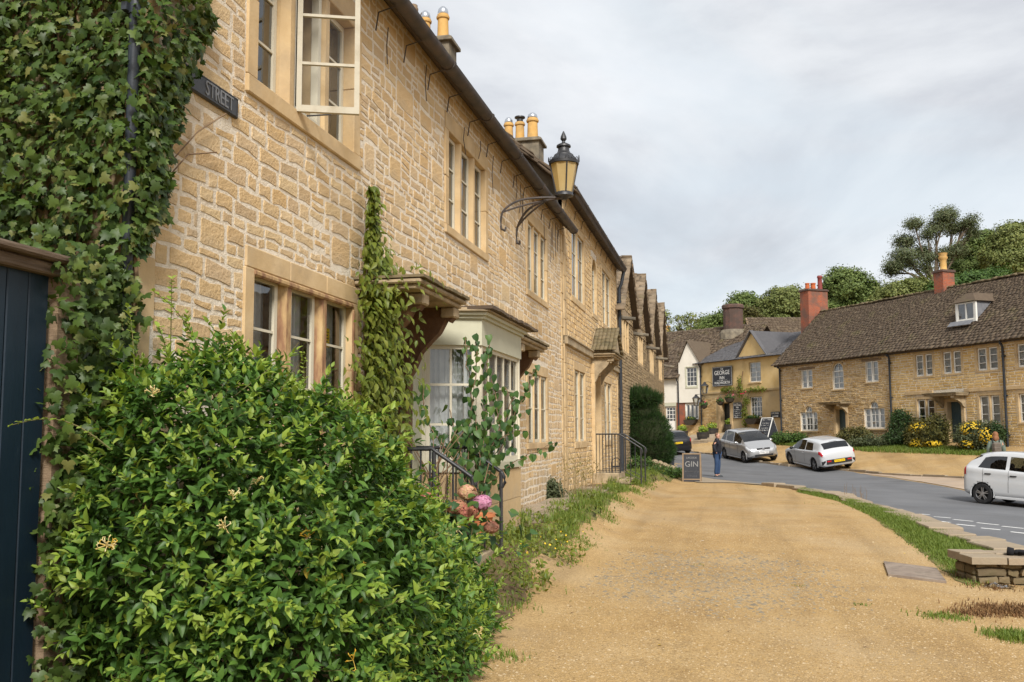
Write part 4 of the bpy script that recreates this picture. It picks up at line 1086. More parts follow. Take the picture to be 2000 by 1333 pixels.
# pebbles lying on the path near the viewpoint
def pebbles(name, n, rect, s0, s1, mat, lift=0.0, dens=None, flat=.55):
    X = nr.uniform(rect[0], rect[1], n * 2); Yv = nr.uniform(rect[2], rect[3], n * 2)
    P = np.column_stack([X, Yv])
    if dens is not None: P = P[dens(P)][:n]
    else: P = P[:n]
    n = len(P); z = hgt_np(P)
    O = np.array([(1, 0, 0), (.3, .95, 0), (-.8, .6, 0), (-.85, -.55, 0), (.2, -1, 0), (.1, .05, 1.0)], float)
    Fq = np.array([(0, 1, 5), (1, 2, 5), (2, 3, 5), (3, 4, 5), (4, 0, 5)])
    a = nr.uniform(0, 2 * PI, n); s = nr.uniform(s0, s1, n) * nr.uniform(.6, 1.3, n)
    V = O[None] * nr.uniform(.7, 1.3, (n, 6, 3)) * s[:, None, None]
    V[:, :, 2] *= flat
    x = V[:, :, 0] * np.cos(a)[:, None] - V[:, :, 1] * np.sin(a)[:, None]; y = V[:, :, 0] * np.sin(a)[:, None] + V[:, :, 1] * np.cos(a)[:, None]
    V = np.stack([x + P[:, None, 0], y + P[:, None, 1], V[:, :, 2] + z[:, None] + lift], -1)
    Fc = (np.arange(n)[:, None, None] * 6 + Fq[None]).reshape(-1, 3)
    return link(name, np_mesh(name, V.reshape(-1, 3), Fc, mat), kind='stuff')
MT['pebble'] = matx('gravel_stones', [(.36, .22, .08), (.46, .30, .13)], 3, 4, .95, isl=[(.22, .14, .058), (.35, .225, .09), (.41, .28, .12), (.32, .205, .08), (.54, .43, .28), (.38, .25, .10)], islf=.85)
MT['sett'] = matx('grey_worn_setts', [(.20, .17, .12), (.3, .25, .17)], 4, 5, .93, isl=[(.17, .145, .105), (.25, .20, .135), (.34, .27, .17), (.22, .175, .12)], islf=.85)
pebbles('gravel', 52000, (-2.0, 4.5, 4.5, 19), .004, .011, MT['pebble'], dens=lambda P: (nr.random(len(P)) < np.clip(1.15 - (P[:, 1] - 4.5) / 16, .12, 1)) & (P[:, 0] > -.30 * P[:, 1] + .4 - 1.2) & (P[:, 0] < .30 * P[:, 1]))
g0 = ground(1400, 1125)
pebbles('worn_setts', 5200, (g0[0] - 2.0, g0[0] + 2.2, g0[1] - 3.0, g0[1] + 4.0), .018, .040, MT['sett'], lift=-.007, flat=.42, dens=lambda P: (((P[:, 0] - g0[0]) / 1.7) ** 2 + ((P[:, 1] - g0[1]) / 2.9) ** 2 + nr.normal(0, .25, len(P))) < .75)

pebbles('larger_stones', 900, (-2.2, 4.5, 4.5, 20), .012, .026, MT['pebble'], lift=-.004, dens=lambda P: (P[:, 0] > -.30 * P[:, 1] - .4) & (P[:, 0] < .30 * P[:, 1]))
# ------------------------------------------------------------------ grass and leaf kits
def blades(name, P, h, mat, wid=.006, lean=.5, parent=None, kind='stuff', label=None, cat=None, lift=0.0):
    """Bent grass blades at ground points P with heights h."""
    n = len(P); z = hgt_np(P) + lift
    a = nr.uniform(0, 2 * PI, n); ln = nr.uniform(.1, 1, n) * lean * h
    wx, wy = -np.sin(a), np.cos(a); w = wid * nr.uniform(.6, 1.3, n)
    dx, dy = np.cos(a), np.sin(a)
    base = np.column_stack([P, z])
    def pt(t, k, side):
        return base + np.column_stack([dx * ln * t ** 2 + side * wx * w * k, dy * ln * t ** 2 + side * wy * w * k, h * t * (1 - .18 * t)])
    V = np.stack([pt(0, 1, -1), pt(0, 1, 1), pt(.55, .8, 1), pt(.55, .8, -1), pt(1, .05, 1), pt(1, .05, -1)], 1)
    Fq = np.array([(0, 1, 2, 3), (3, 2, 4, 5)])
    Fc = (np.arange(n)[:, None, None] * 6 + Fq[None]).reshape(-1, 4)
    o = link(name, np_mesh(name, V.reshape(-1, 3), Fc, mat), parent, kind=kind)
    return props(o, label, cat)
def sample_strip(A, B, n, pw=1.0, edge=0.0):
    A = resample([(p[0], p[1]) for p in A], 200); B = resample([(p[0], p[1]) for p in B], 200)
    i = nr.integers(0, 200, n); t = nr.random(n) ** pw
    P = A[i] * (1 - t[:, None]) + B[i] * t[:, None] + nr.normal(0, .04, (n, 2))
    return P, t
LEAF_GREENS = dict(
    grass=[(.085, .14, .02), (.14, .20, .03), (.20, .24, .05), (.11, .17, .025)],
    dry=[(.24, .19, .075), (.33, .25, .11), (.17, .16, .05)],
    bush=[(0.033, 0.079, 0.018), (0.061, 0.134, 0.026), (0.102, 0.202, 0.036), (0.046, 0.102, 0.020), (0.079, 0.166, 0.028), (0.128, 0.237, 0.041)],
    bushtip=[(0.179, 0.269, 0.031), (0.269, 0.358, 0.051), (0.128, 0.211, 0.028), (0.333, 0.410, 0.090)],
    ivy=[(.020, .044, .010), (.038, .078, .016), (.075, .13, .024), (.028, .058, .012), (.12, .18, .035), (.05, .095, .018), (.20, .20, .06)],
    climb=[(.095, .135, .018), (.14, .18, .026), (.20, .22, .035), (.12, .155, .02)],
    heart=[(.028, .072, .024), (.045, .105, .033), (.075, .15, .04), (.10, .17, .035)])
for k_, c_ in LEAF_GREENS.items():
    MT['leaf_' + k_] = matx(k_ + '_leaf', [c_[0], c_[-1]], 2, 2, .46 if k_ != 'grass' else .6, isl=c_, islf=.92, spec=.3, transl=.28)
MT['leaf_yellow'] = matx('yellowing_leaf', [(.45, .30, .03), (.55, .38, .06)], 4, 3, .5, isl=[(.42, .26, .02), (.6, .42, .06), (.3, .25, .04)], islf=.8, transl=.2)
MT['stem'] = matx('woody_stem', [(.16, .10, .06), (.25, .17, .10)], 8, 6, .9, .3)
MT['stem_green'] = matx('green_stem', [(.10, .13, .04), (.16, .12, .05)], 8, 4, .8)
def gclump(p, n, r_, h):
    return p[None, :2] + nr.normal(0, r_, (n, 2)), nr.uniform(.4, 1, n) * h
# left verge: short patchy turf with taller clumps next to the path
lu, ll = [(-3.3, 10.5), (-2.75, 13.5), (-2.75, 17), (-2.9, 22), (-3.0, 27), (-3.1, 33), (-3.2, 45)], [(-2.0, 11.0), (-1.8, 12.3), (-2.0, 14.5), (-2.05, 19), (-2.15, 25), (-2.2, 30), (-1.3, 35)]
P, t = sample_strip(lu, ll, 46000)
keep = nr.random(len(P)) < np.clip(.85 - t * 1.2 + .6 * np.sin(P[:, 1] * 1.7) * np.sin(P[:, 0] * 4), 0.02, 1)
P, t = P[keep], t[keep]
blades('verge_grass', P, nr.uniform(.02, .075, len(P)) * (1.6 - t * .9) * (1 + .5 * np.sin(P[:, 1] * 2.2)), MT['leaf_grass'], .0055, .6, cat='grass', label='patchy green grass along the foot of the cottages')
Q = [gclump(np.array([nr.uniform(-3.2, -2.3), y_, 0]), 60, .08, nr.uniform(.16, .34)) for y_ in nr.uniform(11.0, 36, 70)]
blades('tall_grass', np.concatenate([q[0] for q in Q]), np.concatenate([q[1] for q in Q]), MT['leaf_grass'], .006, .7, cat='grass', label='taller grass clumps beside the footpath and steps')
# right verge beside the road
P, t = sample_strip(vl, vu, 52000, 1.0)
keep = nr.random(len(P)) < np.clip(.25 + 1.6 * np.minimum(t * 2.2, (1 - t) * 2.5), 0, 1)
P, t = P[keep], t[keep]
blades('bank_grass', P, nr.uniform(.03, .105, len(P)) * (.35 + np.minimum(1, t * 2.5)), MT['leaf_grass'], .006, .7, cat='grass', label='bright green grass bank between the gravel and the kerb slabs')
# sparse tufts on the gravel
Q = []
for (px_, py_, n_, r_, h_) in ((1150, 1065, 160, .16, .06), (1090, 1085, 160, .2, .07), (985, 1285, 120, .10, .06), (975, 1180, 220, .16, .08), (1190, 1018, 90, .12, .05), (1365, 1105, 16, .05, .03), (1850, 1207, 260, .12, .06), (1830, 1206, 90, .1, .04), (1990, 1248, 900, .14, .09), (1560, 1145, 20, .05, .03), (1680, 1183, 30, .06, .03), (1000, 1120, 260, .25, .09), (1620, 985, 60, .3, .04), (1240, 960, 120, .3, .06), (1480, 960, 50, .4, .03)):
    Q.append(gclump(ground(px_, py_), n_, r_, h_))
blades('grass_tufts', np.concatenate([q[0] for q in Q]), np.concatenate([q[1] for q in Q]), MT['leaf_grass'], .005, .7, cat='grass', label='small tufts of grass growing through the gravel')
Q = [gclump(ground(px_, py_), n_, r_, h_) for (px_, py_, n_, r_, h_) in ((1960, 1195, 1500, .17, .07), (1900, 1200, 500, .12, .05), (2020, 1195, 900, .2, .08), (1905, 1130, 250, .14, .10), (1945, 1150, 200, .16, .06))]
blades('dead_grass', np.concatenate([q[0] for q in Q]), np.concatenate([q[1] for q in Q]), matx('dead_brown_grass', [(.10, .05, .022), (.2, .11, .045)], 3, 3, .9, isl=[(.08, .04, .018), (.16, .08, .03), (.26, .16, .07)], islf=.8), .005, .8, cat='grass', label='brown dead grass patch on the gravel by the low wall')
# ------------------------------------------------------------------ the cottage row across the road
def mkf(p0, p1):
    d = p1 - p0; return Frame(p0, math.atan2(d[1], d[0]))
RW = mkf(at(1527, 850, 58.7), at(2000, 850, 42.4))
MT['door_teal'] = matx('grey_teal_paint', [(.035, .065, .075), (.05, .085, .095)], 4, 5, .5, spec=.4)
MT['render_y'] = matx('ochre_limewash', [(.56, .39, .16), (.63, .46, .215), (.67, .51, .27)], 1.3, 8, .9, .25, 30, stain=(.36, .25, .12), sscale=.9, slo=.52, shi=.78, sfac=.6)
MT['render_d'] = matx('stained_ochre_limewash', [(.40, .29, .145), (.50, .375, .20), (.56, .43, .245)], 1.6, 9, .92, .4, 30, stain=(.22, .17, .10), sscale=.8, slo=.45, shi=.72, sfac=.7)
MT['render_w'] = matx('white_limewash', [(.66, .62, .53), (.73, .69, .60)], 1.2, 7, .9, .2, 25, stain=(.45, .41, .34), sscale=1.1, slo=.55, shi=.8, sfac=.5)
MT['board'] = matx('black_board', [(.022, .024, .03), (.035, .038, .046)], 4, 4, .6)
MT['letter'] = matx('white_lettering', [(.75, .75, .72)], rough=.6)
MT['chalk'] = matx('chalk_lines', [(.17, .17, .17), (.33, .33, .32)], 40, 6, .95)
def arched_sash(parent, fr_, x0, x1, z0, z1, zs=None, c0=None, c1=None, cur='curtain'):
    """Casements with an arched centre light (zs: head of the side lights)."""
    b = MB()
    if zs: lights = [(x0, c0, zs, 1), (c0, c1, z1 - (c1 - c0) / 2, 2), (c1, x1, zs, 1)]
    else: lights = [(x0, x1, z1 - (x1 - x0) / 2, 2)]
    b.box(x0 - .12, x1 + .12, -.09, .2, z0 - .09, z0 - .002, .01)
    w = b.build('window', MT['ashlar'], parent)
    for a, c, zt, cols in lights:
        s_ = MB(); sash_ring(s_, a + .004, c - .004, z0 + .003, zt, .05, .065, .05, 3, cols, .036)
        if zt + .3 < z1 or not zs or cols == 2:
            if cols == 2:
                cx_, r_ = (a + c) / 2, (c - a) / 2 - .004
                ar = [(cx_ + r_ * math.cos(PI * k / 10), zt + r_ * math.sin(PI * k / 10)) for k in range(11)]; ai = [(cx_ + (r_ - .05) * math.cos(PI * k / 10), zt + (r_ - .05) * math.sin(PI * k / 10)) for k in range(11)]
                s_.prism(ar + ai[::-1], lambda x, z: (x, .052, z), lambda x, z: (x, .098, z)); s_.box(cx_ - .013, cx_ + .013, .06, .09, zt, zt + r_ - .03)
                q = MB(); q.add([(cx_, .08, zt)] + [(x, .08, z) for x, z in ai], [(0, k + 1, k + 2) for k in range(10)]); link('pane', q.mesh('pane', MT['glass'], fix=False), w)
        s_.build('sash', MT['white_paint'], w)
        panes(w, a + .004, c - .004, z0 + .003, zt, .075, 3, cols, MT['glass'])
        if cur: curtain(w, a + .02, c - .02, z0, zt + (.2 if cols == 2 else -.03), .13, MT[cur], .015, .1)
    return w
def spandrel(parent, c0, c1, z1, mat, out=.12):
    """Dressed stones round an arch of clear width c0..c1 and crown z1."""
    cx_, r_ = (c0 + c1) / 2, (c1 - c0) / 2; zt = z1 - r_
    for k in range(7):
        a0, a1 = PI * k / 7 + .01, PI * (k + 1) / 7 - .01
        q = MB(); q.prism([(cx_ + rr * math.cos(a), zt + rr * math.sin(a)) for rr, a in ((r_ + .002, a0), (r_ + .002, (a0 + a1) / 2), (r_ + .002, a1), (r_ + out, a1), (r_ + out * 1.05, (a0 + a1) / 2), (r_ + out, a0))], lambda x, z: (x, -.02, z), lambda x, z: (x, .2, z)); q.build('voussoir', mat, parent)
EZ = 5.86
cA = RW.root('cottage', 'brown rubble cottage with arched windows and a small tiled porch', 'house', 0, 1.2)
A = dict(u1=(2.12, 3.08, 4.36, 5.46), ar=(4.9, 5.78, 4.16, 5.66), u3=(7.6, 8.52, 4.42, 5.56), d=(5.06, 5.86, 1.2, 3.02))
L1, L3 = (1.9, 3.4, 1.84, 3.3), (7.36, 8.86, 1.92, 3.38)
holes = [A['u1'], A['u3'], A['d'], A['ar'], (L1[0], L1[1], L1[2], 2.95), (2.33, 2.97, 2.9, 3.3), (L3[0], L3[1], L3[2], 3.02), (7.79, 8.43, 3.0, 3.38)]
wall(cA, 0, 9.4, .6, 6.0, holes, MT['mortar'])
rg = random.Random(21)
dress = [ex(h, .02, .08, .1) for h in holes] + [(4.86, 6.06, 1, 3.2)]
masonry(cA, RW, courses(0, 9.38, .8, 5.98, dress, (.07, .13), (.14, .36), .02, rg, .016), .028, .035, MT['rubble'], rg, .012)
stone_window(cA, *A['u1'], n=2, rows=3, mull=.05, sur=0, rec=.05, pmat=MT['white_paint'], mmat=MT['white_paint'], cur='curtain', sill=.08, sw=.065, bw=.034)
stone_window(cA, *A['u3'], n=2, rows=3, mull=.05, sur=0, rec=.05, pmat=MT['white_paint'], mmat=MT['white_paint'], cur='curtain', sill=.08, sw=.065, bw=.034)
for h in (A['u1'], A['u3']):
    q = MB(); q.box(h[0] - .3, h[1] + .3, -.04, .15, h[3] + .003, h[3] + .13, .012); q.build('timber_lintel', MT['wood_grey'], cA)
w = arched_sash(cA, RW, *A['ar']); spandrel(w, A['ar'][0], A['ar'][1], A['ar'][3], MT['ashlar'])
for Lx, c0, c1, zs in ((L1, 2.33, 2.97, 2.95), (L3, 7.79, 8.43, 3.02)):
    w = arched_sash(cA, RW, *Lx, zs=zs, c0=c0, c1=c1); spandrel(w, c0, c1, Lx[3], MT['ashlar'])
    for a, c in ((Lx[0] - .15, c0), (c1, Lx[1] + .15)):
        q = MB(); q.box(a, c, -.02, .2, zs + .003, zs + .2, .01); q.build('lintel', MT['ashlar'], w)
plank_door(cA, *A['d'], .22, MT['door_teal'])
b = MB(); d = A['d']; b.box(d[0] - .22, d[0], -.05, .25, 1.0, 3.04, .01); b.box(d[1], d[1] + .22, -.05, .25, 1.0, 3.04, .01); b.box(d[0] - .22, d[1] + .22, -.048, .25, 3.042, 3.25, .01); b.build('door_surround', MT['ashlar'], cA)
canopy(cA, 4.45, 6.35, 3.4, .75, (4.85, 6.0), MT['ashlar_grey'], MT['ashlar_grey'], brh=.5, th=.1)
cB = RW.root('cottage', 'golden coursed stone cottage with dormer, stone hood and teal door', 'house', 9.42, 1.0)
B = dict(u1=(11.2, 12.32, 4.52, 5.62), u2=(13.0, 14.12, 4.54, 5.62), u3=(15.08, 16.24, 4.56, 5.62), u4=(17.3, 18.4, 4.58, 5.62), l1=(11.2, 12.32, 2.1, 3.36), l3=(15.08, 16.22, 2.1, 3.39), l4=(17.25, 18.4, 2.12, 3.4), d=(13.18, 14.02, 1.1, 3.16), u5=(20.2, 21.3, 4.58, 5.62), l5=(20.2, 21.3, 2.1, 3.4))
wall(cB, 9.42, 24.5, .4, 6.0, list(B.values()), MT['mortar'])
dress = [ex(h, .13, .1, .18) for h in B.values()] + [(10.45, 24.5, 3.58, 3.78), (12.95, 14.3, .8, 3.3)]
masonry(cB, RW, courses(9.42, 24.5, .7, 5.98, dress, (.095, .15), (.18, .42), .02, rg, .008), .030, .016, MT['stone_row'], rg, .008)
for k in ('u1', 'u2', 'u3', 'u4', 'l1', 'l3', 'l4', 'u5', 'l5'):
    stone_window(cB, *B[k], n=2, rows=3, mull=.14, sur=.12, rec=.06, pmat=MT['white_paint'], cur='curtain' if k != 'l1' else None, sill=.1, head=.16, sw=.065, bw=.034)
q = MB(); q.box(10.45, 12.3, -.07, .05, 3.6, 3.77, .012); q.box(14.25, 24.5, -.07, .05, 3.6, 3.77, .012); q.build('string_course', MT['ashlar'], cB)
plank_door(cB, *B['d'], .2, MT['door_teal'])
b = MB(); d = B['d']; b.box(d[0] - .2, d[0], -.06, .25, .9, 3.18, .01); b.box(d[1], d[1] + .2, -.06, .25, .9, 3.18, .01); b.box(d[0] - .2, d[1] + .2, -.058, .25, 3.182, 3.34, .01); b.build('door_surround', MT['ashlar'], cB)
for k in range(3):
    q = MB(); q.box(d[0] - .3 - .1 * k, d[1] + .3 + .1 * k, -.35 - .3 * k, -.02, .55, 1.06 - .16 * k, .015); q.build('step', MT['flag'], cB)
canopy(cB, 12.42, 14.55, 3.56, .85, (12.9, 14.2), MT['ashlar_grey'], MT['ashlar_grey'], brh=.55, th=.12)
for par, x0, x1 in ((cA, -.25, 9.4), (cB, 9.42, 24.7)):
    roof_deck(par, x0, x1, (-.25, EZ), (3.5, 9.3), (7.2, EZ), MT['slate_stone'])
    slates(par, x0, x1, (-.3, EZ), (3.5, 9.34), .175, .24, MT['slate_stone'], th=.024, jit=.010, sag=.06)
    C, AX, AY, AZ = [], [], [], []
    x = x0
    while x < x1: C.append((x + .2, 3.5, 9.4 + rg.uniform(0, .03))); AX.append((.2, 0, rg.uniform(-.01, .01))); AY.append((0, .14, 0)); AZ.append((0, 0, .045)); x += .4
    np_boxes('ridge_tile', C, AX, AY, AZ, MT['moss'], par, jit=.02)
    b = MB(); b.box(x0 + .02, x1 - .02, -.24, .05, EZ - .09, EZ + .02); b.build('eaves_board', MT['cast'], par)
b = MB(); b.add([(0, 0, .6), (0, 7, .6), (0, 7, 5.9), (0, 3.5, 9.25), (0, 0, 5.9)], [(0, 1, 2, 3, 4)]); b.build('gable_wall', MT['soot_stone'], cA)
b = MB(); b.add([(24.5, 0, .4), (24.5, 7, .4), (24.5, 7, 5.9), (24.5, 3.5, 9.25), (24.5, 0, 5.9)], [(0, 1, 2, 3, 4)]); b.build('gable_wall', MT['soot_stone'], cB)
chimney(cA, -1.3, -.45, 2.7, 4.2, 6.5, 10.9, MT['brick'], cap=.07, capmat=MT['brick_dark'], pots=[(-.9, 3.0, .42, .14, MT['clay_red'], 0, None), (-.9, 3.45, .45, .16, MT['clay_red'], 0, None), (-.85, 3.95, .95, .15, matx('dark_red_pipe', [(.22, .05, .045)], rough=.7), 0, None)])
chimney(cB, 8.6 + .9, 9.25 + .9, 3.15, 3.95, 8.5, 10.4, MT['brick'], cap=.06, capmat=MT['brick_dark'], pots=[(9.82, 3.55, .95, .21, MT['clay'], 1, None)])
downpipe(cA, .12, -.1, 1.3, 5.6, .05, MT['pipe'], neck=(-.24, 5.82)); downpipe(cB, 9.47, -.1, 1.1, 5.6, .05, MT['pipe'], neck=(-.24, 5.82)); downpipe(cB, 16.62, -.1, .9, 5.55, .055, MT['pipe'], neck=(-.24, 5.82))
# dormer on the right-hand roof
dm = MB(); x0, x1, z0, z1, yf = 13.02, 14.22, 7.12, 8.06, 1.0
dm.prism([(yf, z0), (yf, z1), (2.15, z1), (yf + .1, z0)], lambda y, z: (x0 + .004, y + .02, z), lambda y, z: (x1 - .004, y + .02, z)); dmo = dm.build('dormer', MT['lead'], cB)
f = MB(); f.box(x0 - .03, x0 + .07, yf - .03, yf + .06, z0, z1, .006); f.box(x1 - .07, x1 + .03, yf - .03, yf + .06, z0, z1, .006); sash_ring(f, x0 + .07, x1 - .07, z0 + .02, z1 - .02, yf - .02, .07, .05, 1, 2, .09); f.box(x0 - .08, x1 + .08, yf - .1, yf + .05, z0 - .07, z0 - .003); f.build('dormer_frame', MT['white_paint'], dmo)
panes(dmo, x0 + .1, x1 - .1, z0 + .06, z1 - .06, yf + .004, 2, 2, MT['glass'])
b = MB(); b.prism([(x0 - .13, z1 + .0), (x1 + .13, z1 + .0), (x1 - .38, z1 + .46), (x0 + .38, z1 + .46)], lambda x, z: (x, yf - .14 + (z - z1) * .9, z), lambda x, z: (x, 2.6, z)); dr = b.build('dormer_roof', MT['slate_stone'], dmo)
q = MB(); q.obox(((x0 + x1) / 2, yf - .42, z0 - .13), (1, 0, 0), (0, .72, .69), (0, -.69, .72), .70, .17, .012); q.build('lead_apron', MT['lead'], dmo)

# ------------------------------------------------------------------ the inn
IN = mkf(at(1372, 850, 68.3), at(1529, 850, 61))
inn = IN.root('inn', 'ochre painted inn with a black hanging name board and small pediment', 'inn', 0, 1.6)
I = dict(uw=(5.14, 6.28, 5.12, 6.44), d=(2.16, 3.12, 1.8, 3.8), lw=(5.18, 6.3, 2.8, 4.14))
wall(inn, 0, 8.2, 4.5, 6.9, [I['uw']], MT['render_y']); wall(inn, 0, 8.2, 1.0, 4.5, [I['d'], I['lw']], MT['render_d'], name='lower_wall')
rc = courses(.05, 1.6, 1.4, 4.2, [], (.08, .12), (.16, .36), .02, rg, .006); masonry(inn, IN, rc, .015, .02, MT['rubble'], rg, .006)
stone_window(inn, *I['uw'], n=1, rows=4, cols=2, sur=0, rec=.1, pmat=MT['white_paint'], cur='curtain', sill=.1)
stone_window(inn, *I['lw'], n=1, rows=4, cols=4, sur=0, rec=.08, pmat=MT['white_paint'], sill=.1)
q = MB(); q.box(-.02, 8.2, -.06, .05, 4.5, 4.64, .012); q.build('string_course', MT['render_d'], inn)
plank_door(inn, *I['d'], .3, matx('black_green_door', [(.012, .018, .018)], rough=.4))
b = MB(); d = I['d']; b.box(d[0] - .26, d[0], -.06, .28, 1.5, 3.85, .012); b.box(d[1], d[1] + .26, -.06, .28, 1.5, 3.85, .012); b.box(d[0] - .26, d[1] + .26, -.058, .28, 3.852, 4.15, .012); b.build('door_surround', MT['ashlar'], inn)
roof_deck(inn, -.45, 8.5, (-.25, 6.75), (3.8, 8.55), (7.5, 6.9), MT['slate_blue'])
slates(inn, -.45, 8.5, (-.28, 6.75), (3.8, 8.58), .2, .26, MT['slate_blue'], th=.008, jit=.004)
b = MB(); b.add([(4.05, 0, 6.82), (7.02, 0, 6.82), (5.55, 0, 8.5)], [(0, 1, 2)]); b.add([(4.05, 0, 6.82), (5.55, 0, 8.5), (5.55, 3.7, 8.5), (4.05, .5, 6.82)], [(0, 1, 2, 3)]); b.add([(7.02, 0, 6.82), (7.02, .5, 6.82), (5.55, 3.7, 8.5), (5.55, 0, 8.5)], [(0, 1, 2, 3)])
pd = b.build('pediment', MT['render_y'], inn)
for sx in (-1, 1):
    q = MB(); q.bar((5.55 + sx * 1.6, -.06, 6.74), (5.55, -.06, 8.57), .3, .05); q.build('barge_board', MT['slate_blue'], pd)
    C, AX, AY, AZ = [], [], [], []
q = MB(); q.box(4.0, 7.1, -.1, .04, 6.7, 6.83, .01); q.build('cornice', MT['render_d'], pd)
for s_, xe in ((-1, 4.0), (1, 7.1)):
    q = MB(); q.add([(xe, -.08, 6.85), (5.55, -.08, 8.56), (5.55, 3.8, 8.6), (xe, .0, 6.85)], [(0, 1, 2, 3)]); q.build('pediment_slates', MT['slate_blue'], pd)
downpipe(inn, .06, -.1, 1.6, 6.4, .05, MT['pipe'], neck=(-.22, 6.72))
# lettering painted on the string course
t = link('lettering', text_mesh('GEORGE INN', .26, MT['mull_brown']), inn, loc=(6.1, -.064, 4.57), rot=(R(90), 0, 0))
def sign_board(fr_, rect, depth, label, lines, name='sign', frame_mat=None, rim=.02):
    x0, x1, z0, z1 = rect; c = fr_.w((x0 + x1) / 2, -depth, (z0 + z1) / 2)
    r_ = thing(name, label, 'sign', tuple(c), fr_.a)
    w, h = (x1 - x0) / 2, (z1 - z0) / 2
    q = MB(); q.box(-w, w, -.02, .03, -h, h, .006); q.build('board', MT['board'], r_)
    q = MB()
    for a, b_, c_, d_ in ((-w + .03, w - .03, h - .05, h - .035), (-w + .03, w - .03, -h + .035, -h + .05), (-w + .03, -w + .045, -h + .05, h - .05), (w - .045, w - .03, -h + .05, h - .05)): q.box(a, b_, -.024, -.0205, c_, d_)
    if rim: q.build('rim', MT['letter'], r_)
    for tx, sz, x, z in lines:
        link('lettering', text_mesh(tx, sz, MT['letter'], .002), r_, loc=(x, -.0235, z), rot=(R(90), 0, 0))
    return r_
def scribble(parent, lines, y, mat, rng, h=.02):
    """Illegible chalk or paint strokes standing for small writing: (x0, x1, z, height)."""
    q = MB()
    for x0, x1, z, hh in lines:
        x = x0
        while x < x1:
            w = rng.uniform(.3, .7) * hh
            if rng.random() < .82: q.bar((x, y, z - hh / 2 * rng.uniform(.3, 1)), (x + w * rng.uniform(-.3, .6), y, z + hh / 2 * rng.uniform(.4, 1)), hh * .13, .002); q.bar((x, y, z + hh * rng.uniform(-.3, .3)), (x + w, y, z + hh * rng.uniform(-.3, .3)), hh * .12, .002)
            x += w * 1.25
    return q.build('small_writing', mat, parent, kind='stuff')
s1 = sign_board(IN, (1.42, 3.52, 5.0, 6.36), .1, 'large black name board reading The George Inn on the ochre wall', [('THE', .17, 0, .50), ('GEORGE', .42, 0, .24), ('INN', .3, 0, -.11), ('WADWORTH', .27, 0, -.46)], name='name_board')
q = MB(); q.box(-.55, .55, -.024, -.0205, -.285, -.272); q.ell((0, -.022, -.278), (.07, .003, .03), 8, 5); q.build('rule', MT['letter'], s1)
s2 = sign_board(IN, (3.52, 4.38, 2.74, 3.82), .06, 'black menu board beside the inn door', [('THE', .09, 0, .46), ('GEORGE', .18, 0, .36), ('INN', .15, 0, .2)])
scribble(s2, [(-.34, .34, .05, .07), (-.34, .34, -.06, .07), (-.3, .3, -.2, .1), (-.34, .34, -.33, .07), (-.25, .25, -.45, .1)], -.024, MT['letter'], rg)
s3 = sign_board(IN, (7.2, 8.02, 2.73, 3.1), .06, 'small black car park sign with an arrow near the downpipe', [('CAR PARK', .15, 0, .08)], rim=0)
q = MB(); q.box(-.26, .18, -.024, -.0205, -.12, -.08); q.add([(.16, -.0225, -.16), (.16, -.0225, -.04), (.3, -.0225, -.10)], [(0, 1, 2)]); q.build('arrow', MT['letter'], s3)
# hanging lanterns and baskets on the inn
def hang_lantern(c, label):
    r_ = thing('hanging_lantern', label, 'lantern', tuple(c), IN.a, 'lanterns on the inn front')
    q = MB(); q.lathe([(.16, 0), (.26, .5)], (0, 0, 0), 6); q.build('glass', MT['glass'], r_)
    q = MB()
    for k in range(6):
        a = 2 * PI * k / 6; q.tube([(.16 * math.cos(a), .16 * math.sin(a), 0), (.26 * math.cos(a), .26 * math.sin(a), .5)], .012, 4)
    q.lathe([(.17, -.04), (.17, 0)], (0, 0, 0), 6); q.build('lantern_frame', MT['iron'], r_)
    q = MB(); q.lathe([(.3, .5), (.28, .53), (.1, .68), (.1, .74), (.02, .8)], (0, 0, 0), 6); q.build('lantern_cap', MT['iron'], r_)
    q = MB(); q.tube([(0, 0, .76), (.05, .3, .8), (.1, .75, .6)], .015, 5); q.build('bracket', MT['iron'], r_)
hang_lantern(IN.w(1.35, -.75, 4.55), 'upper lantern below the name board of the inn')
hang_lantern(IN.w(.35, -.75, 3.72), 'lower lantern left of the inn door by the drainpipe')
def leaf_puff(name, c, r_, n, s, mat, parent, kind=None, flower=None):
    """A small rounded mass of leaves."""
    D = nr.normal(size=(n, 3)); D /= np.linalg.norm(D, axis=1)[:, None]; P = D * (nr.random(n)[:, None] ** .4) * np.array(r_) + np.array(c)
    A1 = nr.normal(size=(n, 3)); A1 /= np.linalg.norm(A1, axis=1)[:, None]; B1 = np.cross(A1, D); B1 /= np.linalg.norm(B1, axis=1)[:, None] + 1e-6
    ss = s * nr.uniform(.6, 1.3, n)[:, None]
    V = np.stack([P - A1 * ss, P + B1 * ss * .5, P + A1 * ss, P - B1 * ss * .5], 1).reshape(-1, 3)
    return link(name, np_mesh(name, V, np.arange(4 * n).reshape(-1, 4), mat), parent, kind='stuff' if name == 'flowers' else kind)
MT['flower_red'] = matx('red_petals', [(.5, .03, .06), (.6, .1, .2)], 3, 2, .6)
MT['flower_yellow'] = matx('yellow_petals', [(.55, .36, .015), (.66, .46, .03)], 3, 2, .6)
MT['basket'] = matx('dark_wicker', [(.03, .024, .018), (.06, .045, .03)], 20, 4, .9)
